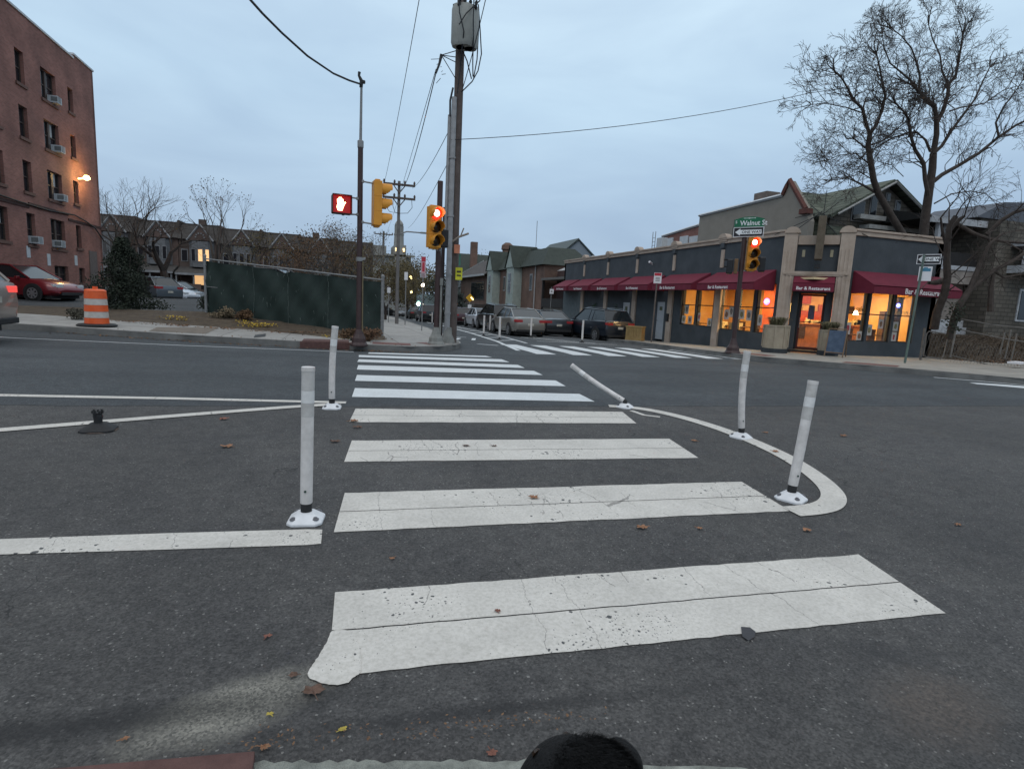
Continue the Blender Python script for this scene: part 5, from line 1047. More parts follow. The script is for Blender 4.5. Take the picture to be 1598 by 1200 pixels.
for (y0, y1, a, b, kind, zi) in wspec:
    mb = MB(); x = LX - .18; fw = .06
    mb.box(x - .04, x + .03, y0, y0 + fw, a, b); mb.box(x - .04, x + .03, y1 - fw, y1, a, b); mb.box(x - .04, x + .03, y0 + fw, y1 - fw, a, a + fw); mb.box(x - .04, x + .03, y0 + fw, y1 - fw, b - fw, b)
    cells = [(y0 + fw, y1 - fw)]
    if kind == 'd' or kind == 'b': ym = (y0 + y1) / 2; mb.box(x - .04, x + .05, ym - .10, ym + .10, a + fw, b - fw); cells = [(y0 + fw, ym - .1), (ym + .1, y1 - fw)]
    for c0_, c1_ in cells: mb.box(x - .03, x + .02, c0_, c1_, (a + b) / 2 - .025, (a + b) / 2 + .025)
    w = mb.build('window', BRT, AB); mb = MB()
    for c0_, c1_ in cells: mb.quad((x - .02, c0_, a), (x - .02, c1_, a), (x - .02, c1_, b), (x - .02, c0_, b))
    mb.build('pane', DG, w)
    mb = MB(); mb.box(LX - .06, LX + .07, y0 - .1, y1 + .1, a - .14, a); mb.build('sill', STN, w)
    if kind != 'b' and (zi + int(y0)) % 3 != 0 or kind == 's':
        mb = MB(); m = (a + b) / 2; 
        for c0_, c1_ in cells: mb.box(x - .012, x - .004, c0_ + .02, c0_ + (c1_ - c0_) * .55, m, b - .04)
        mb.build('curtain', CURT, w)
for y, z in ((37.25, 10.48), (37.3, 8.02), (37.25, 5.52), (36.6, 3.05), (34.2, 3.05)):
    mb = MB(); mb.box(LX - .15, LX + .32, y, y + .5, z, z + .36); ac = mb.build('air_conditioner', pm('ac_white', (.48, .50, .51), .5, .08, 6), AB, bevel=.015)
    mb = MB()
    for k in range(7): mb.box(LX + .32, LX + .328, y + .05, y + .4, z + .05 + k * .045, z + .072 + k * .045)
    mb.box(LX + .02, LX + .32, y - .006, y, z + .08, z + .3); mb.build('grille', pm('ac_grille', (.16, .17, .17), .6), ac)
mb = MB(); mb.box(LX, LX + .05, 22, 34.2, 4.72, 4.86); mb.box(LX, LX + .05, 34.2, 38.4, 4.88, 5.0); mb.box(LX, LX + .05, 38.4, 43, 4.62, 4.74); mb.build('brick_band', pm('dark_band', (.055, .025, .02), .8, .3, 4), AB)
mb = MB(); mb.tube([(LX + .1, 30, 5.0), (LX + .1, 33, 4.9), (LX + .1, 36, 4.86), (LX + .1, 39, 5.0), (LX + .1, 40.6, 4.8), (LX + .1, 41.8, 4.55), (LX + .1, 43, 3.9)], .04, 5); mb.build('cable', BLK, AB)
mb = MB(); mb.box(LX - .02, LX + .04, 40.9, 42.0, .3, 3.15); dr = mb.build('door', pm('grey_brown_door', (.13, .105, .095), .7, .2, 4), AB)
mb = MB(); mb.tube([(LX + .5, 41.2, .3), (LX + .5, 41.2, 2.3)], .03, 6); mb.tube([(LX + .5, 41.2, 1.3), (LX + .5, 44, 1.2)], .025, 5); mb.build('railing', GALV, AB)
for y, z, h in ((33.7, 2.35, .55), (35.7, 2.05, .6), (38.9, 2.2, .55)): mb = MB(); mb.box(LX + .002, LX + .02, y, y + .34, z, z + h); mb.build('wall_notice', COPW, AB)
mb = MB(); mb.tube([(LX, 40.05, 7.15), (LX + .35, 40.05, 7.2)], .03, 6); mb.lathe([(.10, 0), (.17, -.12), (.15, -.2), (.05, -.26)], (LX + .42, 40.05, 7.36), 12); la = mb.build('wall_lamp', emi('lamp_sodium', (1, .70, .25), 14), AB)
ld = bpy.data.lights.new('wall_lamp_light', 'POINT'); ld.energy = 130; ld.color = (1, .62, .22); ld.shadow_soft_size = .12; q = bpy.data.objects.new('wall_lamp_light', ld); COL.objects.link(q); q.location = (LX + .75, 40.05, 7.25)

# ------------------------------------------------------------------ row houses beyond the parking lot
DBR = [brick('dark_brick%d' % i, c, tuple(k * 1.25 for k in c), tuple(k * 1.1 for k in c), bw=.4, bh=.14, ms=.02, bump=.1) for i, c in enumerate(((.085, .064, .056), (.074, .064, .058), (.10, .070, .060)))]
MANS = pm('mansard_shingle', (.060, .054, .050), .9, .3, 3, .2); TRIM = pm('pale_trim', (.20, .20, .205), .7, .35, 1.5); LITW = emi('lit_window', (1, .58, .26), .8); BAYC = pm('bay_grey', (.13, .13, .135), .8, .3, 4)
def rowhouse(x, Y, w, zb, zt, seed, label, lit=0):
    rs = random.Random(seed); t = thing('row_house', label, 'house', (x + w / 2, Y, zb), 0, 'row houses beyond the parking lot')
    mb = MB(); mb.box(x + .03, x + w - .03, Y, Y + 9, zb - 2, zt - 1.6); mb.build('wall', DBR[seed % 3], t)
    mb = MB(); e = zt - 1.75; mb.add([(x, Y - .3, e), (x + w, Y - .3, e), (x + w, Y + .9, zt), (x, Y + .9, zt), (x, Y + 9, zt), (x + w, Y + 9, zt), (x, Y + 9, e), (x + w, Y + 9, e)], [(0, 1, 2, 3), (3, 2, 5, 4), (0, 3, 4, 6), (1, 7, 5, 2), (0, 6, 7, 1)])
    rf = mb.build('roof', MANS, t); mb = MB(); mb.box(x, x + w, Y + .85, Y + 1.0, zt, zt + .12); mb.box(x - .1, x + .1, Y + .2, Y + 9, e, zt + .35); mb.build('party_wall', DBR[(seed + 1) % 3], rf)
    # gabled dormer over a bay
    c = x + w * .55; hw = w * .30; mb = MB(); mb.prism([(c - hw, Y - .7, e - .1), (c + hw, Y - .7, e - .1), (c, Y - .7, zt - .1)], (0, 1.5, 0)); dm = mb.build('dormer', DBR[2], rf)
    mb = MB()
    for s in (-1, 1): mb.tube([(c + s * hw * 1.05, Y - .74, e - .15), (c, Y - .74, zt - .05)], .10, 4)
    for i in range(6):
        a = PI * i / 5; mb.obox((c + math.cos(a) * .45, Y - .75, e + .25 + math.sin(a) * .45), (.07, 0, 0), (0, .02, 0), (0, 0, .07))
    mb.build('bargeboard', TRIM, dm)
    zs = zb + (e - zb) * .58; mb = MB(); mb.prism([(c - hw, Y, zs - .6), (c - hw * .6, Y - .75, zs - .6), (c + hw * .6, Y - .75, zs - .6), (c + hw, Y, zs - .6)], (0, 0, e - zs + .4)); bay = mb.build('bay', BAYC, t)
    for k, (dx, ww) in enumerate(((-.55, .34), (0, .42), (.55, .34))):
        mb = MB(); mb.box(c + dx * hw - ww * .5 - .06, c + dx * hw + ww * .5 + .06, Y - .80, Y - .76, zs, zs + 1.5); f_ = mb.build('window', TRIM, bay); mb = MB(); mb.box(c + dx * hw - ww * .5, c + dx * hw + ww * .5, Y - .83, Y - .805, zs + .08, zs + 1.42); mb.build('pane', LITW if lit & 1 and k != 0 else DG, f_)
    mb = MB(); px_ = x + w * .14; mb.box(px_ - .35, px_ + .35, Y - .06, Y - .02, zs, zs + 1.4); f_ = mb.build('window', TRIM, t); mb = MB(); mb.box(px_ - .27, px_ + .27, Y - .09, Y - .065, zs + .08, zs + 1.3); mb.build('pane', DG, f_)
    # porch
    pz = zb + (e - zb) * .42; mb = MB(); mb.add([(x + .1, Y - 2.4, pz - .35), (x + w - .1, Y - 2.4, pz - .35), (x + w - .1, Y, pz + .35), (x + .1, Y, pz + .35), (x + .1, Y - 2.4, pz - .6), (x + w - .1, Y - 2.4, pz - .6), (x + w - .1, Y, pz - .4), (x + .1, Y, pz - .4)], [(0, 1, 2, 3), (4, 7, 6, 5), (0, 4, 5, 1), (1, 5, 6, 2), (0, 3, 7, 4)]); pr = mb.build('porch_roof', MANS, t)
    mb = MB(); mb.box(x + .1, x + w - .1, Y - 2.42, Y - 2.36, pz - .62, pz - .38); mb.build('fascia', TRIM, pr)
    for dx in (.2, w * .45, w - .3): mb = MB(); mb.lathe([(.10, zb), (.08, pz - .5)], (x + dx, Y - 2.2, 0), 8); mb.build('porch_column', TRIM, t)
    mb = MB(); mb.box(x + .1, x + w - .1, Y - 2.4, Y, zb - 2, zb + .25); mb.box(x + .1, x + w * .62, Y - 2.4, Y - 2.3, zb + .25, zb + .95); mb.build('porch', DBR[(seed + 2) % 3], t)
    mb = MB(); mb.box(x + w * .3, x + w * .72, Y - .08, Y - .03, zb + .8, zb + 2.1); f_ = mb.build('window', TRIM, t); mb = MB(); mb.box(x + w * .33, x + w * .69, Y - .11, Y - .085, zb + .88, zb + 2.02); mb.build('pane', LITW if lit & 2 else DG, f_)
    mb = MB(); mb.box(x + w * .8, x + w * .95, Y - .1, Y - .03, zb + .25, zb + 2.2); mb.build('door', TRIM if seed % 3 == 1 else BRT, t)
    if seed % 3 == 0: mb = MB(); mb.box(x + w * .3, x + w * .3 + .8, Y + 4, Y + 4.6, zt, zt + 1); mb.build('chimney', DBR[0], rf)
    return t
hx = -31.5; tops = [8.9, 8.7, 8.4, 8.35, 8.1, 8.0, 7.8, 7.65, 7.5, 7.2]; wid = [4.4] * 10
labs = ['leftmost dark row house behind the bare trees, next to the apartment block', 'row house with pale blue grey top just right of the apartment block', 'dark row house directly behind the evergreen bush', 'row house with warm lit bay and porch windows behind the leaning bare tree', 'row house with white ornamented gable left of the fence corner', 'row house behind the left end of the green fence', 'dark gabled row house above the left half of the green fence', 'row house above the middle of the green fence, behind low trees', 'row house above the right half of the green fence, mostly hidden by brown trees', 'lowest row house hidden behind the willow like trees near the signal pole']
for i in range(8): rowhouse(hx + i * 4.4, 76 - i * .0, 4.4, .9 - i * .12, tops[i], i, labs[i], lit={3: 3, 4: 0, 6: 0}.get(i, 0))
# yard wall and steps below the houses
mb = MB(); mb.box(-32, 4, 71.5, 72, -1.5, .9); tag(mb.build('retaining_wall', DBR[2]), 'long low dark brick wall in front of the row houses', 'wall')

# ------------------------------------------------------------------ domed church far off
Yc = 170; ctr = atY(624, 400, Yc); CH = thing('church', 'distant grey stone church with domed tower and lit windows above the trees', 'church', (ctr.x, Yc, -3))
STO = pm('far_stone', (.22, .215, .20), .9, .15, .3, 0, col2=(.28, .27, .25)); K = lambda x, y: atY(x, y, Yc)
def zY(y): return atY(624, y, Yc).z
def ww(px): return px * abs(atY(625, 400, Yc).x - atY(624, 400, Yc).x)
mb = MB(); x0 = K(578, 430).x; x1 = K(641, 430).x; mb.box(x0, x1, Yc, Yc + 25, -4, zY(398)); mb.box(ctr.x - ww(9), ctr.x + ww(9), Yc - 1, Yc + 12, 0, zY(383)); mb.box(K(585, 1).x, K(610, 1).x, Yc + 3, Yc + 20, 0, zY(384)); mb.box(x0 - 1, x1 + 1, Yc - 1, Yc, zY(401), zY(398)); mb.build('wall', STO, CH)
mb = MB(); mb.lathe([(ww(8.2), zY(384)), (ww(7.6), zY(366)), (ww(8.2), zY(365)), (ww(8.2), zY(363)), (ww(6.3), zY(363)), (ww(6), zY(350)), (ww(7), zY(349)), (ww(6.6), zY(347)), (ww(5), zY(344)), (ww(2.2), zY(341)), (ww(.5), zY(338))], (ctr.x, Yc + 4, 0), 12); tw = mb.build('tower', STO, CH)
mb = MB()
for k in range(8): a = k * PI / 4; mb.lathe([(ww(.8), zY(363)), (ww(.8), zY(350))], (ctr.x + math.cos(a) * ww(6.4), Yc + 4 + math.sin(a) * ww(6.4), 0), 6)
mb.build('columns', STO, tw)
mb = MB()
for dx in (-6.5, 5.2): mb.box(ctr.x + ww(dx - 1.3), ctr.x + ww(dx + 1.3), Yc - 1.2, Yc - 1.05, zY(393), zY(388))
mb.build('lit_window', emi('church_window', (1, .72, .35), 2.4), CH)
mb = MB(); mb.lathe([(ww(3.4), zY(345.5)), (ww(1.2), zY(339.5))], (ctr.x, Yc + 4, 0), 8); mb.build('lantern', emi('lantern_glow', (1, .8, .45), .7, (.4, .36, .28)), tw)

# ------------------------------------------------------------------ houses along the far street (right side)
GX = 17.5
SAGE = pm('sage_siding', (.30, .34, .31), .8, .15, 3, .1); GRF = pm('green_slate_roof', (.026, .034, .028), .85, .35, 3, .3, col2=(.045, .055, .046)); BRF = pm('brown_shingle_roof', (.07, .06, .055), .9, .3, 2, .3)
HB = brick('house_brick', (.15, .088, .068), (.20, .12, .092), (.15, .11, .09), bw=.3, bh=.1, ms=.014, bump=.2); DKP = pm('dark_porch', (.022, .02, .02), .8, .3, 4); WTR = pm('white_trim', (.34, .34, .34), .6, .15, 4)
def gxz(x, y): q = atX(x, y, GX); return q.y, q.z
TH = thing('twin_house', 'brick twin house with green hipped roof, sage green bay windows and a round chimney', 'house', (GX, 59, -2.2))
ya, yb = 48.6, 69.5; ze = 4.72
mb = MB(); mb.box(GX, GX + 4.6, ya + 1.0, yb, -4, ze); mb.build('wall', HB, TH)
mb = MB(); mb.add([(GX - .4, ya + .6, ze), (GX + 5, ya + .6, ze), (GX + 5, yb, ze), (GX - .4, yb, ze), (GX + 1.0, ya + 3.0, ze + 1.75), (GX + 3.6, ya + 3.0, ze + 1.75), (GX + 3.6, yb, ze + 1.75), (GX + 1.0, yb, ze + 1.75)], [(0, 1, 5, 4), (1, 2, 6, 5), (2, 3, 7, 6), (3, 0, 4, 7), (4, 5, 6, 7)]); rf = mb.build('roof', GRF, TH)
for yc in (57.8, 66.3):
    mb = MB(); mb.box(GX - .9, GX, yc - 1.3, yc + 1.3, .6, ze + .02); bay = mb.build('bay', SAGE, TH)
    mb = MB(); mb.prism([(GX - 1.0, yc - 1.4, ze + .02), (GX - 1.0, yc + 1.4, ze + .02), (GX - .95, yc, ze + 2.15)], (2.0, 0, 0)); gb = mb.build('gable', SAGE, bay)
    mb = MB(); mb.quad((GX - 1.1, yc - 1.6, ze - .05), (GX + 2.4, yc - 1.6, ze - .05), (GX + 1.9, yc, ze + 2.25), (GX - 1.1, yc, ze + 2.25)); mb.quad((GX - 1.1, yc + 1.6, ze - .05), (GX + 2.4, yc + 1.6, ze - .05), (GX + 1.9, yc, ze + 2.25), (GX - 1.1, yc, ze + 2.25)); mb.box(GX + 1.2, GX + 2.6, yc - 1.2, yc + .4, ze + 1.3, ze + 2.0); mb.build('gable_roof', GRF, gb)
    mb = MB(); mb.box(GX - .94, GX - .9, yc - .55, yc + .55, 2.1, 4.2); f_ = mb.build('window', WTR, bay); mb = MB(); mb.box(GX - .96, GX - .942, yc - .42, yc + .42, 2.2, 3.1); mb.box(GX - .96, GX - .942, yc - .42, yc + .42, 3.18, 4.1); mb.build('pane', DG, f_)
for yw in (53.4, 61.5, 63.0): 
    mb = MB(); mb.box(GX - .04, GX, yw - .4, yw + .4, 2.4, 4.0); f_ = mb.build('window', WTR, TH); mb = MB(); mb.box(GX - .06, GX - .042, yw - .3, yw + .3, 2.5, 3.9); mb.build('pane', DG, f_)
for yw in (56.5, 59.3, 65.0): mb = MB(); mb.box(GX - .05, GX, yw - .5, yw + .5, -1.6, .5); f_ = mb.build('door', WTR, TH); mb = MB(); mb.box(GX - .07, GX - .052, yw - .3, yw + .3, -1.2, .35); mb.build('door_pane', DG, f_)
mb = MB()
for yw in (52.0, 60.5): mb.tube([(GX - .08, yw, -2.4), (GX - .08, yw, ze)], .06, 5)
mb.build('downpipe', WTR, TH)
mb = MB(); mb.lathe([(.6, ze), (.6, ze + 2.6), (.75, ze + 2.7), (.7, ze + 3.2), (.3, ze + 3.5)], (GX + 1.6, 68.2, 0), 10); mb.build('chimney', HB, rf)
mb = MB(); mb.tube([(GX + 2, 58.5, ze + 1.7), (GX + 2, 58.5, ze + 5)], .03, 4); mb.build('antenna', GALV, rf)
DP = thing('porch_house', 'dark brick house with deep shaded porches beside the restaurant', 'house', (GX, 46, -1.8))
mb = MB(); mb.box(GX + 1.0, GX + 9, 43.0, 49.0, -4, 4.2); mb.build('wall', pm('maroon_brick_wall', (.06, .032, .028), .85, .3, 3, .3), DP)
mb = MB(); mb.box(GX - .4, GX + 1.3, 42.8, 49.4, 3.3, 3.5); mb.box(GX - .2, GX + 1.0, 42.9, 49.3, .7, .95); rf = mb.build('porch_roof', pm('porch_roof_grey', (.13, .12, .11), .8, .2, 4), DP)
mb = MB(); mb.add([(GX + 1.0, 43, 4.2), (GX + 9, 43, 4.2), (GX + 9, 49.2, 4.2), (GX + 1.0, 49.2, 4.2), (GX + 3, 46, 5.5), (GX + 8, 46, 5.5)], [(0, 1, 5, 4), (1, 2, 5), (2, 3, 4, 5), (3, 0, 4)]); mb.build('roof', WTR, DP)
for z0, z1 in ((1.3, 3.0), (-1.4, .4)): mb = MB(); mb.box(GX + .9, GX + 1.0, 45.2, 46.8, z0, z1); f_ = mb.build('window', WTR, DP); mb = MB(); mb.box(GX + .88, GX + .898, 45.35, 46.65, z0 + .12, z1 - .1); mb.build('pane', DG, f_)
for y in (43.1, 49.2): mb = MB(); mb.box(GX - .3, GX - .1, y - .1, y + .1, -4, 3.3); mb.build('porch_post', DKP, DP)
mb = MB(); mb.box(GX - .3, GX - .2, 43.2, 49.1, .95, 1.7); mb.build('balustrade', DKP, DP)
BH = thing('brown_roof_house', 'low brown roofed house with dark band of upper windows beyond the green roofed twin', 'house', (GX, 79, -2.8))
mb = MB(); mb.box(GX, GX + 9, 69.6, 88, -5, 4.4); mb.build('wall', HB, BH)
mb = MB(); mb.add([(GX - .8, 69.6, 4.4), (GX + 9, 69.6, 4.4), (GX + 9, 88.6, 4.4), (GX - .8, 88.6, 4.4), (GX + 2.6, 69.6, 6.9), (GX + 6, 69.6, 6.9), (GX + 6, 84.5, 6.9), (GX + 2.6, 84.5, 6.9)], [(0, 1, 5, 4), (1, 2, 6, 5), (2, 3, 7, 6), (3, 0, 4, 7), (4, 5, 6, 7)]); rf = mb.build('roof', BRF, BH)
mb = MB(); mb.tube([(GX - .8, 88.6, 4.45), (GX + 2.6, 84.5, 6.95)], .12, 4); mb.box(GX - .9, GX - .8, 69.6, 88.6, 4.25, 4.5); mb.build('ridge_trim', WTR, rf)
mb = MB(); mb.box(GX - .06, GX, 72.5, 80.5, 1.2, 3.6); f_ = mb.build('window', BRT, BH); mb = MB(); 
for k in range(4): mb.box(GX - .09, GX - .062, 72.7 + k * 1.95, 74.45 + k * 1.95, 1.35, 3.5)
mb.build('pane', DG, f_)
mb = MB(); mb.box(GX - 1.8, GX, 70.5, 88, .3, .7); mb.build('porch_roof', BRF, BH)
for y in (71, 75, 79, 83, 87): mb = MB(); mb.box(GX - 1.7, GX - 1.5, y - .12, y + .12, -5, .3); mb.build('porch_post', WTR if y == 75 else HB, BH)
WH = thing('pale_house', 'narrow pale blue grey house end beside the utility pole', 'house', (GX, 93, -3)); mb = MB(); mb.box(GX, GX + 8, 90.5, 99, -5, 5.3); mb.build('wall', pm('pale_blue_wall', (.22, .25, .27), .8, .15, 2), WH)
mb = MB(); mb.prism([(GX - .3, 90.2, 5.3), (GX - .3, 99.3, 5.3), (GX - .3, 95, 8.6)], (8, 0, 0)); rf = mb.build('roof', GRF, WH); mb = MB(); mb.box(GX + 2, GX + 3, 90.6, 91.6, 5.5, 10.2); mb.build('chimney', HB, rf); mb = MB(); mb.box(GX - .05, GX, 92, 93.4, .6, 3.0); mb.build('window', DG, WH)
GH = thing('gabled_house', 'pale grey gabled house standing behind the restaurant roofline', 'house', (30, 75, -2))
Yg = 78; pts = [atY(x, y, Yg) for x, y in ((862, 408), (903, 374), (930, 404), (930, 430), (862, 430))]
mb = MB(); mb.prism([(p.x, p.y, p.z) for p in pts], (0, 12, 0)); mb.build('wall', pm('pale_grey_siding', (.20, .23, .26), .8, .1, 3), GH)
mb = MB(); a, b, c = pts[0], pts[1], pts[2]; mb.tube([(a.x, a.y - .1, a.z), (b.x, b.y - .1, b.z), (c.x, c.y - .1, c.z)], .16, 4); mb.add([(a.x - .3, a.y - .3, a.z), (b.x, b.y - .3, b.z + .2), (b.x, b.y + 12, b.z + .2), (a.x - .3, a.y + 12, a.z)], [(0, 1, 2, 3)]); mb.build('roof', pm('grey_green_roof', (.09, .11, .11), .8), GH)

# ------------------------------------------------------------------ buildings behind and beside the restaurant
BGX = 22.0
BE = thing('stucco_building', 'tan stucco side wall with sloping white edged parapet and brick chimney above the restaurant', 'building', (BGX, 29, 0))
STU = pm('tan_stucco', (.23, .205, .175), .9, .15, 1.5, .3, col2=(.275, .245, .21))
P = lambda x, y, X=BGX: (lambda q: (q.y, q.z))(atX(x, y, X))
top = [P(1092, 337), P(1222, 305), P(1228, 292), P(1233, 282), P(1258, 327), P(1262, 345)]
poly = [(BGX, y, z) for y, z in top] + [(BGX, top[-1][0], 0), (BGX, top[0][0], 0)]
mb = MB(); mb.prism(poly, (.35, 0, 0)); mb.box(BGX + .35, BGX + 9, 26.8, top[0][0], 0, 6.9); mb.build('wall', STU, BE)
mb = MB(); q = [Vector((BGX - .05, y, z)) for y, z in top[:2]]; mb.tube(q, .09, 4); mb.build('coping', COPW, BE)
mb = MB(); q = [Vector((BGX - .02, y, z + .03)) for y, z in top[1:5]]; mb.tube(q, .13, 5); mb.obox((BGX, top[4][0], top[4][1] - .1), (.2, 0, 0), (0, .25, 0), (0, 0, .12)); mb.build('brick_edge', pm('brick_edge', (.12, .045, .035), .8, .2, 6), BE)
c = P(1176, 313, BGX + 3); c2_ = P(1197, 298, BGX + 3); mb = MB(); mb.box(BGX + 3, BGX + 4, min(c[0], c2_[0]), max(c[0], c2_[0]), 7, c2_[1]); mb.build('chimney', brick('chimney_brick', (.16, .13, .12), (.2, .16, .14), (.15, .13, .12), bw=.3, bh=.1, ms=.015), BE)
# slate roof slope facing the camera, right of the stucco wall
q1 = atY(1243, 294, 25.6); q2 = atY(1330, 305, 26.0); SR_ = pm('weathered_slate', (.10, .105, .08), .85, .35, 4, .4, col2=(.17, .17, .135))
SLM = brick('slate_courses', (.075, .090, .068), (.135, .150, .118), (.04, .045, .035), bw=.5, bh=.22, ms=.015, bump=.5)
mb = MB(); mb.add([(q1.x, 26.6, q1.z + .1), (q2.x + 3, 26.6, q1.z + .1), (q2.x + 3, 23.6, 5.6), (q1.x + .9, 23.6, 5.6), (q1.x, 26.6, 4), (q2.x + 3, 26.6, 4), (q2.x + 3, 23.6, 4), (q1.x + .9, 23.6, 4)], [(0, 1, 2, 3), (0, 4, 5, 1), (1, 5, 6, 2), (2, 6, 7, 3), (0, 3, 7, 4)]); mb.build('slate_roof', SLM, BE)
# red brick rear part and rooftop ladder
BR2 = thing('brick_building', 'low red brick building with white edged roof left of the tan stucco wall', 'building', (24, 40, 0))
t0 = [P(1034, 369, 23), P(1092, 351, 23)]; mb = MB(); mb.prism([(23, t0[0][0], t0[0][1]), (23, t0[1][0] - 1, t0[1][1] + .1), (23, t0[1][0] - 1, 0), (23, t0[0][0], 0)], (6, 0, 0)); mb.build('wall', RBR, BR2); mb = MB(); mb.tube([(22.95, t0[0][0], t0[0][1]), (22.95, t0[1][0], t0[1][1])], .09, 4); mb.build('coping', COPW, BR2)
mb = MB()
for x in (1045, 1068, 1083): q = P(x, 374 if x < 1050 else 371, 22.95); mb.box(22.9, 22.98, q[0] - .5, q[0] + .5, q[1] - .8, q[1] + .1)
mb.build('window_heads', COPW, BR2)
q = atX(1022, 380, 20); t = thing('roof_ladder', 'thin ladder and pale vent box standing on the restaurant roof at its left part', 'ladder', (20, q.y, 4.3)); mb = MB(); zt_ = atX(1021, 362, 20).z
for dy in (0, .35): mb.tube([(20, q.y + dy, 4.3), (20, q.y + dy, zt_)], .025, 4)
for k in range(7): mb.tube([(20, q.y, 4.5 + k * .25), (20, q.y + .35, 4.5 + k * .25)], .015, 4)
mb.build('rails', GALV, t); mb = MB(); mb.box(20, 20.4, q.y - .9, q.y - .2, 4.3, zt_ - .45); mb.build('vent_box', COPW, t)
# stone gabled house
STG = brick('rough_stone', (.095, .085, .072), (.15, .135, .115), (.07, .065, .055), bw=.45, bh=.2, ms=.02, bump=.8)
Yh = 24.0; W3 = lambda x, y, Y=Yh: atY(x, y, Y)
SH = thing('stone_house', 'stone house with steep dark gable behind the bare tree and restaurant', 'house', (27, Yh, .8))
L_, A3, R_ = W3(1296, 336), W3(1386, 287), W3(1442, 345); zb = 4.2
mb = MB(); mb.prism([(L_.x, Yh, L_.z - .1), (A3.x, Yh, A3.z - .15), (R_.x, Yh, R_.z - .1), (R_.x, Yh, 0), (L_.x, Yh, 0)], (0, 9, 0)); mb.build('wall', STG, SH)
mb = MB(); f = Vector((0, -.45, 0))
for a, b in ((L_, A3), (A3, R_)): dd = (b - a).normalized(); nn2 = Vector((-dd.z, 0, dd.x)); nn2 = nn2 if nn2.z > 0 else -nn2; mb.prism([a + f - dd * (.4 if a is L_ else 0), b + f + dd * (.4 if b is R_ else 0), b + f + nn2 * .16 + dd * (.4 if b is R_ else 0), a + f + nn2 * .16 - dd * (.4 if a is L_ else 0)], (0, 10, 0))
mb.build('roof', SLM, SH)
mb = MB()
for a, b in ((L_, A3), (A3, R_)): mb.tube([a + f * 1.05, b + f * 1.05], .06, 4)
q = W3(1380, 345); mb.box(W3(1330, 340).x, R_.x + .2, Yh - .5, Yh, q.z - .1, q.z + .12); mb.box(W3(1340, 360).x, R_.x + .2, Yh - .6, Yh, q.z - .55, q.z - .35); mb.build('trim', pm('faded_trim', (.32, .32, .31), .7, .2, 5), SH)
for x, y, w_, h_ in ((1362, 322, .35, .9), (1385, 308, .2, .3), (1400, 322, .25, .45), (1338, 330, .7, .9)):
    q = W3(x, y); mb = MB(); mb.box(q.x - w_ / 2 - .06, q.x + w_ / 2 + .06, Yh - .05, Yh, q.z - h_ / 2 - .06, q.z + h_ / 2 + .06); f_ = mb.build('window', TRIM, SH); mb = MB(); mb.box(q.x - w_ / 2, q.x + w_ / 2, Yh - .08, Yh - .052, q.z - h_ / 2, q.z + h_ / 2); mb.build('pane', DG, f_)
# porch house with white trim
Yp = 21.5; PH = thing('porch_house', 'old stone house with two storey white trimmed porch behind the yard fence', 'house', (26.5, Yp, .6)); W4 = lambda x, y, Y=Yp: atY(x, y, Y)
WT2 = pm('old_white_paint', (.40, .41, .43), .7, .25, 5, .1); BEI = pm('beige_render', (.27, .235, .21), .85, .2, 2)
xl, xr = W4(1452, 350).x, W4(1560, 350).x; zr = W4(1500, 349).z; zf2 = W4(1500, 420).z; z1f = W4(1500, 508).z
mb = MB(); mb.box(xl, xr + 5, Yp + 2.0, Yp + 9, 0, zr + .1); mb.build('wall', STG, PH)
mb = MB(); mb.add([(xl - .5, Yp - .4, zr + .15), (xr + .2, Yp - .4, zr + .15), (xr + .2, Yp + 2.2, zr + .75), (xl - .5, Yp + 2.2, zr + .75), (xl - .5, Yp - .4, zr + .05), (xr + .2, Yp - .4, zr + .05), (xr + .2, Yp + 2.2, zr + .05), (xl - .5, Yp + 2.2, zr + .05)], [(0, 1, 2, 3), (4, 7, 6, 5), (0, 4, 5, 1), (1, 5, 6, 2), (0, 3, 7, 4)]); mb.build('porch_roof', pm('black_roof', (.012, .012, .012), .9), PH)
mb = MB(); mb.box(xl - .5, xr + .2, Yp - .42, Yp - .32, zr - .16, zr + .14); mb.box(xl - .3, xr + .3, Yp - .3, Yp - .15, zf2 - .1, zf2 + .1); mb.box(xl, xr, Yp - .2, Yp, z1f - .6, z1f - .1); mb.build('fascia', WT2, PH)
mb = MB(); mb.box(xl - .2, xr + 3.5, Yp - .25, Yp + 2.2, zf2 - .75, zf2 - .1); mb.box(xl - .1, W4(1512, 450).x, Yp + .3, Yp + 2.0, 0, zf2 - .7); mb.build('beige_band', BEI, PH)
for x in (1455, 1468): q = W4(x, 380); mb = MB(); mb.box(q.x - .09, q.x + .09, Yp - .28, Yp - .1, zf2 + .1, zr - .1); mb.build('porch_post', WT2, PH)
q = W4(1519, 470); mb = MB(); mb.lathe([(.17, z1f - .1), (.18, z1f + .1), (.14, z1f + .2), (.13, zf2 - .9), (.18, zf2 - .75)], (q.x, Yp - .1, 0), 12); mb.build('round_column', WT2, PH)
mb = MB(); mb.box(xl, xr, Yp + .0, Yp + .1, z1f - .1, z1f + .25); mb.build('porch_floor', WT2, PH)
mb = MB(); mb.box(xl + .5, xr - .2, Yp - .2, Yp - .12, zf2 + .1, zf2 + .75); mb.build('balustrade', DKP, PH)
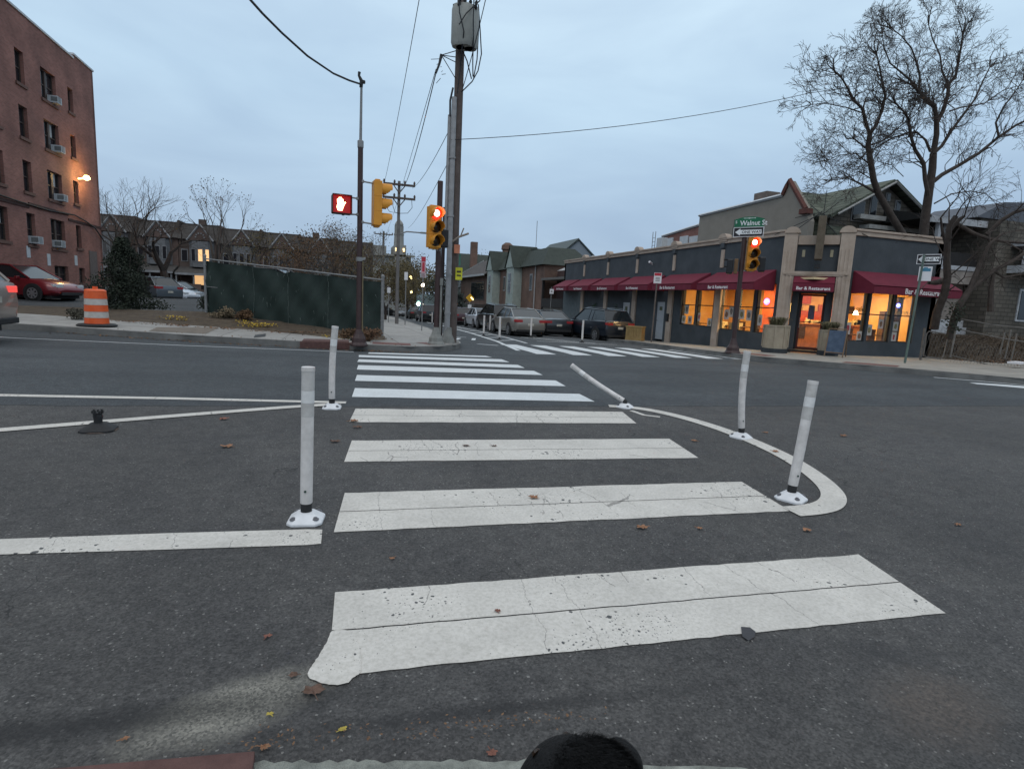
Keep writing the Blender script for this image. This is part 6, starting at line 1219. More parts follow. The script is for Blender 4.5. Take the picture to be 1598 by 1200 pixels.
for x, y, w_, h_ in ((1520, 383, .9, 1.1), (1552, 388, .8, 1.3), (1490, 385, .7, 1.2), (1555, 478, .6, 1.7)):
    q = W4(x, y, Yp + 1.98); mb = MB(); mb.box(q.x - w_ / 2 - .08, q.x + w_ / 2 + .08, Yp + 1.9, Yp + 1.98, q.z - h_ / 2 - .08, q.z + h_ / 2 + .08); f_ = mb.build('window', WT2, PH); mb = MB(); mb.box(q.x - w_ / 2, q.x + w_ / 2, Yp + 1.86, Yp + 1.89, q.z - h_ / 2, q.z + h_ / 2); mb.build('pane', DG, f_)
# right-hand stone house
Yk = 20.5; W5 = lambda x, y, Y=Yk: atY(x, y, Y); RH = thing('stone_house', 'brownish stone house with white framed bay window at the right edge', 'house', (31, Yk, .6))
x0 = W5(1562, 350).x; mb = MB(); zt_ = W5(1575, 345).z; mb.box(x0, x0 + 9, Yk, Yk + 8, 0, zt_); mb.build('wall', STG, RH)
mb = MB(); q0_ = W5(1572, 415); mb.box(q0_.x, q0_.x + 5, Yk - .9, Yk, q0_.z - .35, q0_.z + .0); mb.box(q0_.x, q0_.x + 5, Yk - .9, Yk, W5(1575, 385).z, W5(1575, 378).z); mb.build('bay_trim', WT2, RH)
for x in (1581, 1598, 1612): q = W5(x, 400); mb = MB(); mb.box(q.x - .28, q.x + .28, Yk - .7, Yk - .6, q.z - .45, q.z + .5); f_ = mb.build('window', WT2, RH); mb = MB(); mb.box(q.x - .2, q.x + .2, Yk - .74, Yk - .71, q.z - .35, q.z + .4); mb.build('pane', DG, f_)
q = W5(1594, 480); mb = MB(); mb.box(q.x - .35, q.x + .6, Yk - .05, Yk, q.z - .7, q.z + .9); f_ = mb.build('window', WT2, RH); mb = MB(); mb.box(q.x - .25, q.x + .5, Yk - .08, Yk - .052, q.z - .6, q.z + .8); mb.build('pane', DG, f_)
# far grey roof
q = atY(1580, 322, 30); mb = MB(); mb.prism([(q.x - 3.2, 30, q.z - 1.0), (q.x + 5, 30, q.z - 1.0), (q.x + 5, 30, q.z + .6), (q.x - .8, 30, q.z + .2)], (0, 5, 0)); FR = thing('far_house', 'pale grey slate roofed house end far behind the right hand porch', 'house', (q.x, 32, 0)); mb.build('roof', pm('blue_grey_slate', (.10, .11, .13), .8, .15, 3), FR); mb = MB(); mb.box(q.x - 2.5, q.x + 4.5, 30.2, 35, 0, q.z - 1.0); mb.build('wall', STG, FR)
# ------------------------------------------------------------------ trees
BARK = pm('bark', (.036, .027, .023), .95, .4, 6, .6, col2=(.070, .055, .047)); BARKG = pm('grey_bark', (.05, .042, .036), .95, .4, 6, .5, col2=(.085, .072, .062))
LEAFB = pm('olive_brown_leaf', (.05, .042, .018), .9, .5, 1.2, 0, col2=(.115, .085, .035)); LEAFR = pm('rusty_leaf', (.06, .035, .018), .9, .5, 1.2, 0, col2=(.12, .065, .03))
EVG = pm('dark_evergreen', (.008, .012, .008), .9, .5, 2, 0, col2=(.026, .034, .020))
def grow(mbT, mbC, p, d, L, r, lev, rs, tips, spread=.55, up=.15, kids=(2, 3), tmin=3, seglen=3, curl=.13):
    """one limb of seglen curved pieces and its children; thick parts into mbT, thin into mbC"""
    pts = [p]; q = p; dd = d.normalized(); n = seglen
    for i in range(n):
        dd = (dd + Vector((rs.uniform(-1, 1), rs.uniform(-1, 1), rs.uniform(-1, 1) + up)) * curl).normalized(); q = q + dd * (L / n); pts.append(q)
    r1 = max(r * .66, .0062); rr_ = [r + (r1 - r) * i / n for i in range(n + 1)]
    (mbT if r > .035 else mbC).tube(pts, rr_, 6 if r > .06 else (4 if r > .02 else 3), False)
    if lev <= 0: tips.append(q); return
    k = rs.randint(*kids)
    for j in range(k):
        a = rs.uniform(0, 2 * PI); o = dd.orthogonal().normalized(); o = (Matrix.Rotation(a, 3, dd) @ o); nd = (dd + o * rs.uniform(spread * .5, spread * 1.3)).normalized()
        start = pts[-1] if j < 2 else pts[rs.randint(1, n)]
        grow(mbT, mbC, start, nd, L * rs.uniform(.62, .86), r1 * (.92 if j == 0 else rs.uniform(.5, .75)), lev - 1, rs, tips, spread, up, kids, tmin, seglen)
def leaves(mb, tips, per, sz, rs, rad_=.3):
    for t in tips:
        for _ in range(per):
            q = t + Vector((rs.gauss(0, 1), rs.gauss(0, 1), rs.gauss(0, 1))) * rad_; v = Vector((rs.uniform(-1, 1), rs.uniform(-1, 1), rs.uniform(-1, 1))).normalized() * sz; w = v.orthogonal().normalized() * sz * .7
            mb.add([q - v, q + w, q + v, q - w], [(0, 1, 2, 3)])
def baretree(px, py, d, ytop, label, seed, lev=5, spread=.55, bark=BARK, leaf=None, per=0, lsz=.07, lrad=.3, trunkfrac=.22, r=None, lean=(0, 0), zbase=None, group='bare trees beyond the lot', stems=1, kids=(2, 3), up=.15):
    P = atd(px, py, d); P.z = (g(P.x, P.y) if zbase is None else zbase) - .1; H = zat(P, ytop) - P.z; r = r or H * .022; rs = random.Random(seed)
    t = thing('bare_tree' if not leaf else 'tree', label, 'tree', P, 0, group); mt, mc, tips = MB(), MB(), []
    # summed length of a limb chain ~ L/(1-.74)
    Lt = H * trunkfrac; rem = H - Lt; L0 = rem / sum(.74 ** i * .88 for i in range(lev + 1))
    for s in range(stems):
        b = P + Vector((rs.uniform(-.3, .3), rs.uniform(-.3, .3), 0)) * (stems > 1); d0 = Vector((lean[0] + (rs.uniform(-.35, .35) if stems > 1 else 0), lean[1], 1)).normalized()
        top = b + d0 * Lt; mt.tube([b, b.lerp(top, .5) + Vector((rs.uniform(-.1, .1), 0, 0)), top], [r * 1.25, r, r * .9], 8, False)
        for k in range(3 if stems == 1 else 2):
            a = k * 2 * PI / 3 + rs.random() * .8; nd = (d0 + Vector((math.cos(a), math.sin(a), 0)) * spread * .8).normalized(); grow(mt, mc, top, nd, L0, r * .72, lev, rs, tips, spread, up, kids)
    # rescale to the measured height
    zmax = max(v[2] for v in mc.v); k = H / (zmax - P.z)
    for m in (mt, mc): m.v = [(P.x + (v[0] - P.x) * k, P.y + (v[1] - P.y) * k, P.z + (v[2] - P.z) * k) for v in m.v]
    tips = [P + (q - P) * k for q in tips]
    mt.build('trunk', bark, t, smooth=True); mc.build('branches', bark, t)
    if leaf: ml = MB(); leaves(ml, tips, per, lsz, rs, lrad); ml.build('foliage', leaf, t)
    return t
# big bare tree behind the restaurant's right wing: main limbs measured, the rest grown
def bigtree():
    P = atd(1430, 480, 25.5); t = thing('bare_tree', 'large bare tree with two dark trunks rising behind the restaurant at the right', 'tree', (P.x, P.y, 0)); rs = random.Random(11); mt, mc, tips = MB(), MB(), []
    Z = lambda x, y: (x / 3.334 + 1200, y / 3.334)
    limbs = [([(800, 1500), (800, 1250), (815, 1120), (832, 1000), (850, 880), (855, 800)], .46, .30, 0, 0),
        ([(855, 800), (872, 700), (872, 620), (860, 550), (820, 520), (775, 470), (740, 440), (700, 425)], .26, .07, -.3, 1),
        ([(872, 640), (905, 580), (930, 500), (935, 440), (970, 400), (985, 330), (1000, 240), (1010, 170)], .17, .05, .3, 1),
        ([(855, 800), (900, 760), (950, 680), (1010, 600), (1070, 520), (1110, 430), (1150, 350)], .15, .04, .6, 1),
        ([(850, 950), (900, 910), (990, 860), (1090, 800), (1200, 710), (1290, 650), (1400, 600), (1500, 560)], .22, .06, .4, 1),
        ([(1195, 710), (1180, 640), (1220, 560), (1280, 480), (1320, 420)], .09, .03, .5, 1),
        ([(830, 1020), (812, 930), (805, 850), (760, 780), (735, 700), (725, 620), (700, 580), (660, 540)], .17, .05, -.5, 1),
        ([(840, 790), (815, 730), (770, 690), (730, 690), (640, 720), (560, 770), (500, 800)], .10, .03, -.4, 1),
        ([(780, 470), (785, 400), (770, 330), (740, 250), (690, 190), (640, 150)], .09, .03, -.1, 1),
        ([(935, 450), (900, 370), (890, 290), (850, 200), (830, 130)], .08, .03, .1, 1),
        ([(860, 1060), (950, 1010), (1050, 995), (1130, 1010), (1180, 1060)], .06, .02, .5, 1),
        ([(940, 580), (1000, 560), (1120, 540), (1220, 470), (1330, 440)], .07, .02, .2, 1),
        ([(770, 450), (690, 380), (630, 330), (600, 250), (590, 180)], .08, .02, -.3, 1),
        # second trunk
        ([(850, 1500), (720, 1260), (640, 1130), (570, 1010), (545, 940), (530, 850), (515, 760), (525, 700)], .34, .20, -.8, 2),
        ([(525, 700), (500, 630), (490, 570), (440, 520), (410, 460), (380, 410), (340, 370)], .13, .04, -1.0, 1),
        ([(525, 700), (560, 650), (590, 570), (605, 500), (590, 430), (575, 350), (560, 280)], .13, .04, -.7, 1),
        ([(520, 760), (600, 730), (680, 660), (760, 600), (820, 540)], .07, .02, -.5, 1),
        ([(550, 1000), (500, 970), (450, 945)], .10, .06, -1.0, 1),
        ([(515, 780), (470, 745), (440, 720)], .06, .04, -1.0, 1),
        ([(490, 590), (400, 560), (300, 540), (220, 545)], .05, .02, -1.0, 1), ([(530, 860), (450, 800), (360, 810), (300, 840)], .05, .02, -1.0, 1),
        ([(545, 940), (480, 900), (400, 930), (320, 940)], .04, .02, -1.1, 1), ([(700, 920), (640, 860), (560, 840), (480, 880)], .03, .015, -.4, 1)]
    for pts, r0, r1, dep, kind in limbs:
        w = [atd(*Z(x, y), 25.5 + dep * (1 + .8 * i / len(pts)) * 1.6) for i, (x, y) in enumerate(pts)]; n = len(w); rr_ = [r0 + (r1 - r0) * i / (n - 1) for i in range(n)]
        rr_ = [q * (.44 if r0 > .2 else .55) for q in rr_]; mt.tube(w, rr_, 10 if r0 > .2 else 7, False)
        if kind == 0: continue
        for i in range(2 if kind == 1 else 6, n):
            a = w[i - 1]; b = w[i]; d = (b - a).normalized()
            for k in range(4 if r0 > .12 else 3):
                o = Matrix.Rotation(rs.uniform(0, 2 * PI), 3, d) @ d.orthogonal().normalized(); nd = (d * .7 + o * rs.uniform(.5, 1) + Vector((0, 0, .2))).normalized()
                grow(mt, mc, a.lerp(b, rs.random()), nd, rs.uniform(.38, .7), min(.028, max(.016, rr_[i] * .5)), 4, rs, tips, .78, .06, (2, 3))
        d = (w[-1] - w[-2]).normalized()
        for k in range(3): o = Matrix.Rotation(rs.uniform(0, 2 * PI), 3, d) @ d.orthogonal().normalized(); grow(mt, mc, w[-1], (d + o * .5).normalized(), rs.uniform(.32, .48), min(.03, r1), 4, rs, tips, .9, .03, (2, 3))
    mt.build('trunk', BARK, t, smooth=True); mc.build('branches', BARK, t)
    ml = MB(); leaves(ml, rs.sample(tips, min(60, len(tips))), 1, .07, rs, .1); ml.build('last_leaves', LEAFR, t)
    print('bigtree faces', len(mt.f), len(mc.f))
bigtree()
# leaning dark trunk with ivy in the yard, and low branches
YT = atd(1455, 520, 21.0); t = thing('bare_tree', 'dark crooked tree trunk with long low branches in front of the white trimmed porch', 'tree', (YT.x, YT.y, 0)); mt, mc, tips = MB(), MB(), []; rs = random.Random(5)
Z = lambda x, y: (x / 3.752 + 1380, y / 3.752 + 300)
for pts, r0, r1 in (([(290, 800), (310, 700), (350, 600), (370, 500), (365, 400), (370, 300), (380, 200), (420, 140)], .15, .075), ([(400, 170), (520, 240), (600, 270), (700, 290), (840, 300)], .07, .04), ([(600, 250), (680, 170), (760, 120), (860, 90)], .08, .05), ([(370, 230), (440, 160), (470, 140)], .1, .04),
                    ([(340, 520), (300, 530), (260, 530)], .12, .06), ([(360, 300), (340, 230), (330, 150)], .06, .03)):
    w = [atd(*Z(x, y), 21.0 - i * .15) for i, (x, y) in enumerate(pts)]; n = len(w); mt.tube(w, [r0 + (r1 - r0) * i / (n - 1) for i in range(n)], 8, False)
    for i in range(2, n): 
        d = (w[i] - w[i - 1]).normalized(); o = Matrix.Rotation(rs.uniform(0, 2 * PI), 3, d) @ d.orthogonal().normalized(); grow(mt, mc, w[i], (d + o * .8).normalized(), .8, .03, 3, rs, tips, .7, .1)
mt.build('trunk', BARK, t, smooth=True); mc.build('branches', BARK, t)
YT = atd(1490, 540, 20.0); t = thing('ivy_tree', 'slender leaning trunk with ivy patch rising to the right over the yard', 'tree', (YT.x, YT.y, .3)); mt, mc, tips = MB(), MB(), []
for pts, r0, r1 in (([(380, 860), (410, 740), (440, 660), (500, 570), (560, 520), (640, 460), (760, 400), (860, 330)], .13, .05), ([(500, 570), (560, 420), (620, 300), (700, 240)], .09, .03), ([(640, 460), (700, 500), (800, 480)], .05, .02), ([(620, 700), (625, 560), (640, 480)], .10, .06)):
    w = [atd(*Z(x, y), 20.0) for x, y in pts]; n = len(w); mt.tube(w, [r0 + (r1 - r0) * i / (n - 1) for i in range(n)], 7, False)
    for i in range(1, n): d = (w[i] - w[i - 1]).normalized(); o = Matrix.Rotation(rs.uniform(0, 2 * PI), 3, d) @ d.orthogonal().normalized(); grow(mt, mc, w[i], (d + o * .8).normalized(), .6, .02, 3, rs, tips, .7, .1)
mt.build('trunk', BARK, t, smooth=True); mc.build('branches', BARK, t); ml = MB(); leaves(ml, [atd(*Z(x, y), 19.9) for x, y in ((420, 700), (410, 730), (405, 760), (400, 790), (430, 680))], 50, .05, rs, .14); ml.build('ivy', EVG, t)

baretree(214, 452, 40, 270, 'bare tree with rounded crown just right of the apartment block', 21, 5, .6, BARKG, up=.1)
baretree(196, 452, 47, 276, 'bare tree half hidden by the apartment block edge', 22, 5, .6, BARKG)
baretree(263, 450, 36, 325, 'dark leaning bare tree with spreading low limbs in front of the lit row house', 23, 5, .8, BARK, lean=(-.15, 0), trunkfrac=.32, r=.24)
baretree(336, 470, 42, 279, 'slender bare tree with a few last leaves behind the left end of the green fence', 24, 5, .5, BARKG, leaf=LEAFR, per=1, lsz=.06, lrad=.1, trunkfrac=.3, lean=(.05, 0))
baretree(372, 452, 50, 335, 'thin bare sapling right of the slender tree above the fence', 25, 4, .45, BARKG)
baretree(423, 470, 40, 362, 'spreading bare tree over the middle of the green fence', 26, 5, .9, BARK, leaf=LEAFB, per=3, lsz=.06, lrad=.3, kids=(2, 3))
baretree(478, 470, 38, 352, 'brown leaved tree left of the signal pole', 27, 5, .6, BARKG, leaf=LEAFR, per=4, lsz=.06, lrad=.35, stems=2)
baretree(512, 470, 42, 347, 'bushy tree with pale brown twigs just left of the signal pole', 28, 5, .5, BARKG, leaf=LEAFR, per=3, lsz=.06, lrad=.3, stems=3)
baretree(548, 470, 40, 350, 'tall thin twiggy tree directly behind the signal pole', 29, 5, .4, BARKG, leaf=LEAFB, per=2, lsz=.05, lrad=.3, stems=2)
baretree(575, 470, 44, 378, 'olive coloured drooping tree right of the signal pole', 30, 5, .8, BARK, leaf=LEAFB, per=7, lsz=.07, lrad=.4)
baretree(602, 478, 50, 398, 'olive brown tree left of the far utility pole', 31, 5, .8, BARK, leaf=LEAFB, per=7, lsz=.08, lrad=.45)
baretree(636, 482, 75, 404, 'dark leafy tree just right of the far utility pole', 32, 5, .8, BARK, leaf=LEAFB, per=6, lsz=.11, lrad=.7)
baretree(452, 470, 48, 385, 'low brown tree above the right half of the fence', 33, 5, .9, BARK, leaf=LEAFR, per=5, lsz=.07, lrad=.4)
baretree(655, 484, 120, 428, 'small distant tree at the end of the street', 34, 4, .8, BARK, leaf=LEAFB, per=14, lsz=.22, lrad=1.2, group='distant street trees')
baretree(672, 486, 110, 420, 'distant tree left of the dark signal pole at the end of the street', 36, 4, .8, BARK, leaf=LEAFB, per=14, lsz=.22, lrad=1.2, group='distant street trees')
baretree(618, 484, 100, 425, 'dark distant tree filling the gap behind the far utility pole', 37, 4, .9, BARK, leaf=LEAFB, per=18, lsz=.2, lrad=1.1, group='distant street trees')
baretree(748, 478, 105, 398, 'small grey bare tree behind the brown roofed house', 35, 5, .7, BARKG, leaf=LEAFB, per=4, lsz=.12, lrad=.6, group='distant street trees', zbase=-3)
baretree(690, 484, 90, 436, 'dark tree glimpsed between the signal pole and utility pole', 38, 4, .8, BARK, leaf=EVG, per=14, lsz=.18, lrad=.9, group='distant street trees', zbase=-3)
def shrub(P, w, h, label, mat, n, sz, seed, name='shrub', cat='shrub', group=None, cone=False, stem=True):
    t = thing(name, label, cat, P, 0, group); rs = random.Random(seed); mb = MB(); lobes = [(Vector((rs.uniform(-.5, .5) * w * .7, rs.uniform(-.5, .5) * w * .7, rs.uniform(.25, .8) * h)), rs.uniform(.18, .34)) for _ in range(9)]
    for _ in range(n):
        if cone: z = rs.random() ** 1.3; a = rs.random() * 2 * PI; R_ = w / 2 * (1 - z ** 1.5 * .85) * rs.random() ** .35 * (1 + .22 * math.sin(z * 19 + 2 * a) + .22 * math.sin(3 * a + z * 11) + .12 * math.sin(7 * a - z * 23)) * rs.uniform(.8, 1.15); q = Vector((math.cos(a) * R_, math.sin(a) * R_, z * h + .05))
        else:
            c, s = rs.choice(lobes); v = Vector((rs.gauss(0, 1), rs.gauss(0, 1), rs.gauss(0, 1))).normalized() * rs.random() ** .4; q = c + Vector((v.x * w * s, v.y * w * s, v.z * h * s * 1.1)); q.z = max(.02, q.z)
        v = Vector((rs.uniform(-1, 1), rs.uniform(-1, 1), rs.uniform(-.6, 1))).normalized() * sz; u = v.orthogonal().normalized() * sz * .5; mb.add([q - v * .5, q + u, q + v * .8, q - u], [(0, 1, 2, 3)])
    mb.build('foliage', mat, t, world=False)
    if stem: 
        mb = MB()
        for k in range(7): a = k * .9; mb.tube([(0, 0, 0), (math.cos(a) * w * .15, math.sin(a) * w * .15, h * .35), (math.cos(a) * w * .3, math.sin(a) * w * .3, h * .75)], [.03 * min(1, h), .02 * min(1, h), .008], 4)
        mb.build('stems', BARK, t, world=False)
    return t
P = atd(197, 494, 20.8); P.z = .42; shrub(P, 1.9, 2.5, 'large dark evergreen bush behind the orange drum', EVG, 11000, .055, 3, 'evergreen_bush', 'bush', cone=True)
mbx = [(118, 493, .7, .38, 'low dry grey shrub left of the orange drum', pm('dry_grey', (.06, .055, .04), .9, .4, 6, 0), 500), (326, 491, .85, .55, 'dark low shrub at the foot of the left fence post', EVG, 700), (346, 500, .75, .42, 'pale brown round dry shrub second from the left fence post', pm('straw', (.10, .075, .045), .9, .4, 6, 0, col2=(.17, .13, .08)), 700), (377, 503, .70, .42, 'reddish brown dry shrub third from the left fence post', LEAFR, 700), (395, 497, .9, .5, 'dark leafy shrub lying against the fence behind the reddish shrub', LEAFB, 600), (549, 526, .65, .40, 'brown shrub just left of the signal pole base', LEAFR, 500), (574, 527, .72, .48, 'rust brown bushy shrub just right of the signal pole base', pm('rust_shrub', (.09, .045, .025), .9, .5, 6, 0, col2=(.16, .09, .05)), 700)]
for i, (x, y, w, h, lb, m, n) in enumerate(mbx):
    P = hit(x, y, .25); P.z = bedz(P.x, P.y); shrub(P, w, h, lb, m, n, .05, 50 + i, group='low shrubs in the bed by the fence')
# yellow flowers and leaf litter (uncountable)
YLF = pm('yellow_flower', (.42, .27, .02), .8, .3, 20, 0, col2=(.60, .42, .04)); LIT = pm('litter_leaf', (.10, .05, .03), .9, .5, 30, 0, col2=(.22, .13, .07)); rs = random.Random(9)
def scatter(mb, pts, n, sz, spread, zf, rise=.04):
    for _ in range(n):
        a = rs.choice(pts); x = a[0] + rs.gauss(0, spread); y = a[1] + rs.gauss(0, spread * .5); z = zf(x, y) + rs.random() * rise; v = Vector((rs.uniform(-1, 1), rs.uniform(-1, 1), rs.uniform(-.4, .4))).normalized() * sz * rs.uniform(.6, 1.3); u = Vector((-v.y, v.x, rs.uniform(-.5, .5) * sz)) * .6; q = Vector((x, y, z + sz * .3)); mb.add([q - v, q + u, q + v, q - u], [(0, 1, 2, 3)])
mb = MB(); scatter(mb, hp([(260, 499), (283, 500), (283, 501)], .2), 130, .035, .12, bedz, .12); scatter(mb, hp([(380, 509), (395, 511), (405, 511), (418, 512)], .2), 260, .035, .15, bedz, .12); scatter(mb, hp([(508, 524), (540, 527)], .2), 50, .03, .14, bedz, .08); tag(mb.build('yellow_flowers', YLF), 'patches of small yellow flowers in the planting bed', 'flowers', kind='stuff')
mb = MB(); scatter(mb, hp([(x, 500 + (x - 200) * .07) for x in range(200, 590, 12)], .2), 900, .035, .35, bedz, .02); gz = lambda x, y: g(x, y) + .0
kl = [KLs[i] for i in range(len(KLs)) if -7 < KLs[i][0] < 1.5 and KLs[i][1] < 18]; scatter(mb, [(-.35 + i * .05, 1.80 - i * .006) for i in range(24)], 150, .006, .05, lambda x, y: g(x, y) + .03, .01); kl2 = [(x, y - .12) for x, y in kl]; scatter(mb, kl2, 420, .03, .25, gz, .02); scatter(mb, [(x, y + .3) for x, y in kl], 60, .03, .4, lambda x, y: g(x, y) + .155, .01)
tag(mb.build('leaf_litter', LIT), 'brown fallen leaf litter along the kerb and bed', 'leaves', kind='stuff')
# evergreen by the far street and its kin
P = atd(709, 490, 60); P.z = g(P.x, P.y); shrub(P, 4.2, 3.4, 'dark layered evergreen shrub behind the parked red car', pm('spruce', (.02, .028, .024), .9, .4, 1, 0, col2=(.05, .06, .055)), 2500, .22, 8, 'evergreen_bush', 'bush', cone=True)

# ------------------------------------------------------------------ green screened chain-link fence
FN = thing('fence', 'chain link fence covered with dark green mesh screen behind the planting bed', 'fence', (FENL[0], FENL[1], .4))
GSC, n_, l_, b_ = nm('green_screen'); MATS['green_screen'] = GSC
tcn = n_.new('ShaderNodeNewGeometry'); nz = n_.new('ShaderNodeTexNoise'); nz.inputs['Scale'].default_value = 2.6; nz.inputs['Detail'].default_value = 10; nz.inputs['Roughness'].default_value = .75; nz.inputs['Distortion'].default_value = 3.0; l_.new(tcn.outputs['Position'], nz.inputs[0])
rp = n_.new('ShaderNodeValToRGB'); rp.color_ramp.elements[0].position = .35; rp.color_ramp.elements[0].color = (.005, .012, .010, 1); rp.color_ramp.elements[1].position = .75; rp.color_ramp.elements[1].color = (.010, .027, .021, 1); l_.new(nz.outputs[0], rp.inputs[0])
sp = n_.new('ShaderNodeSeparateXYZ'); l_.new(tcn.outputs['Position'], sp.inputs[0])
def _m(op, a, b=None):
    x = n_.new('ShaderNodeMath'); x.operation = op
    for i, q in enumerate((a, b)):
        if q is None: continue
        if hasattr(q, 'node'): l_.new(q, x.inputs[i])
        else: x.inputs[i].default_value = q
    return x.outputs[0]
d1 = _m('ABSOLUTE', _m('SUBTRACT', _m('FRACT', _m('MULTIPLY', _m('ADD', sp.outputs[0], sp.outputs[2]), 14)), .5)); d2 = _m('ABSOLUTE', _m('SUBTRACT', _m('FRACT', _m('MULTIPLY', _m('SUBTRACT', sp.outputs[0], sp.outputs[2]), 14)), .5))
lk = _m('GREATER_THAN', _m('MAXIMUM', d1, d2), .44); mm_ = n_.new('ShaderNodeMixRGB'); l_.new(_m('MULTIPLY', lk, .45), mm_.inputs[0]); l_.new(rp.outputs[0], mm_.inputs[1]); mm_.inputs[2].default_value = (.035, .055, .045, 1); l_.new(mm_.outputs[0], b_.inputs['Base Color']); b_.inputs['Roughness'].default_value = .75
PL0 = atY(322, 489, 23.0); PL1 = atY(317, 403, 23.0); PR0 = atY(596, 531, 18.6); PR1 = atY(595, 436, 18.6)
fx0, fx1 = PL0.x, PR0.x; zt0, zt1 = PL1.z, PR1.z; zb0, zb1 = PL0.z, PR0.z
def fpt(t, z): return Vector((fx0 + (fx1 - fx0) * t, 23.0 + (18.6 - 23.0) * t, z))
mb = MB(); N_ = 60; rows_ = 8; o = 0
for i in range(N_ + 1):
    t = i / N_; za = zb0 + (zb1 - zb0) * t - .05 + .05 * math.sin(t * 23); ztp = (zt0 + (zt1 - zt0) * t) - .08 - .03 * abs(math.sin(t * PI * 4)) - (.1 if .40 < t < .55 else 0) * abs(math.sin(t * 30))
    for j in range(rows_ + 1): z = za + (ztp - za) * j / rows_; p = fpt(t, z); w = .045 * math.sin(t * 31 + j * .9) + .03 * math.sin(t * 77 - j * 1.7); mb.v.append((p.x + w * .5, p.y + w + .05, z))
for i in range(N_):
    for j in range(rows_): q = i * (rows_ + 1) + j; mb.f.append((q, q + 1, q + rows_ + 2, q + rows_ + 1)); mb.m.append(0)
mb.build('green_screen', GSC, FN, smooth=True)
rs = random.Random(12); mb = MB()
for _ in range(34):
    t = rs.random(); z = zb0 + (zb1 - zb0) * t + rs.uniform(.3, 1.75); p = fpt(t, z) + Vector((0, -.07, 0)); L = rs.uniform(.03, .22); mb.add([p, p + Vector((rs.uniform(.008, .03), 0, .01)), p + Vector((rs.uniform(-.05, .08), -.01, -L))], [(0, 1, 2)])
for t in (.30, .5, .72):
    for k in range(9): p = fpt(t, zb0 + (zb1 - zb0) * t + .15 + k * .2) + Vector((rs.uniform(-.02, .02), -.06, 0)); mb.obox(p, (.006, 0, 0), (0, .004, 0), (0, 0, .09))  # pale strips painted in as post shadows on the screen, beside the tears
mb.build('tears_and_post_shadows', pm('tear_and_post_shadow', (.07, .09, .08), .8, .3, 9), FN)
for t in (0, .08, .30, .5, .72, 1.0):
    mb = MB(); big = t in (0, 1.0); a = fpt(t, zb0 + (zb1 - zb0) * t - .3); b = fpt(t, zt0 + (zt1 - zt0) * t + (.06 if big else 0)); off = Vector((0, .24 if not big else 0, 0)); mb.tube([a + off, b + off], .05 if big else .03, 8)
    if big: mb.lathe([(.06, 0), (.06, .05), (.02, .09)], b, 8)
    mb.build('post', GALV, FN)
mb = MB(); mb.tube([fpt(0, zt0 - .02) + Vector((0, -.05, 0)), fpt(1, zt1 - .02) + Vector((0, -.05, 0))], .022, 6); mb.tube([fpt(0.0, zb0 + .95), fpt(.075, zb0 + .93)], .015, 5); mb.build('top_rail', GALV, FN)
mb = MB(); 
for z in (.1, .6, 1.2, 1.7): mb.lathe([(.06, 0), (.06, .03)], fpt(0, zb0 + z), 8); mb.lathe([(.06, 0), (.06, .03)], fpt(1, zb1 + z), 8)
mb.build('clamps', GALV, FN)

# ------------------------------------------------------------------ yard at the right
mb = MB(); nr = 14; nc = 24
def yardz(x, y):
    t = sst(14.0, 21.5, y + (x - 23) * .45); return g(x, y) + .12 + t * 1.05 * sst(22.5, 24.5, x) + .0
for j in range(nr + 1):
    for i in range(nc + 1): x = 22.75 + i * .75; y = 15.3 - (x - 22.75) * .62 + j * .55 + (x - 22.75) * .35 * j / nr; mb.v.append((x, y, yardz(x, y) + mnoise.noise((x, y, 0)) * .08))
for j in range(nr):
    for i in range(nc): q = j * (nc + 1) + i; mb.f.append((q, q + 1, q + nc + 2, q + nc + 1)); mb.m.append(0)
tag(mb.build('yard_ground', DIRT, smooth=True), kind='structure')
mb = MB(); rs = random.Random(31); BRSH = pm('dead_brush', (.020, .015, .011), .95, .5, 1.2, 0, col2=(.075, .05, .03))
for _ in range(5200):
    x = rs.uniform(22.9, 38); y = 15.6 - (x - 22.75) * .55 + rs.random() * 5.2; z = yardz(x, y); L = rs.uniform(.1, .5) * (1 if rs.random() < .8 else 1.8); d = Vector((rs.gauss(0, .6), rs.gauss(0, .4), rs.random() * .8)).normalized(); p = Vector((x, y, z)); w = d.orthogonal().normalized() * rs.uniform(.006, .03); mb.add([p - w, p + w, p + d * L + w * .4, p + d * L - w * .4], [(0, 1, 2, 3)])
tag(mb.build('dead_brush', BRSH), 'tangled dead brush and twigs covering the sloping yard', 'brush', kind='stuff')
mb = MB(); scatter(mb, [(22.9 + i * .5, 15.4 - i * .29) for i in range(26)], 1300, .06, .5, yardz, .06); tag(mb.build('yard_leaves', LIT), 'brown leaves drifted along the yard edge', 'leaves', kind='stuff')
YF = thing('yard_fence', 'rusty grey chain link fence with round cornered gate at the right end of the restaurant', 'fence', atd(1438, 566, 21)); RG = pm('rusty_grey', (.13, .12, .11), .6, .3, 8)
W6 = lambda x, y, d: atd(x, y, d)
mb = MB(); a = W6(1436, 562, 20.9); b = W6(1443, 512, 20.9); mb.tube([a, (a.x, a.y, b.z)], .04, 8); mb.build('post', RG, YF)
gz0 = [(1441, 556), (1446, 521), (1450, 517), (1476, 521), (1479, 526), (1472, 556), (1468, 560), (1445, 557), (1441, 554)]
mb = MB(); mb.tube([W6(x, y, 20.7) for x, y in gz0], .022, 6, False); mb.build('gate', RG, YF)
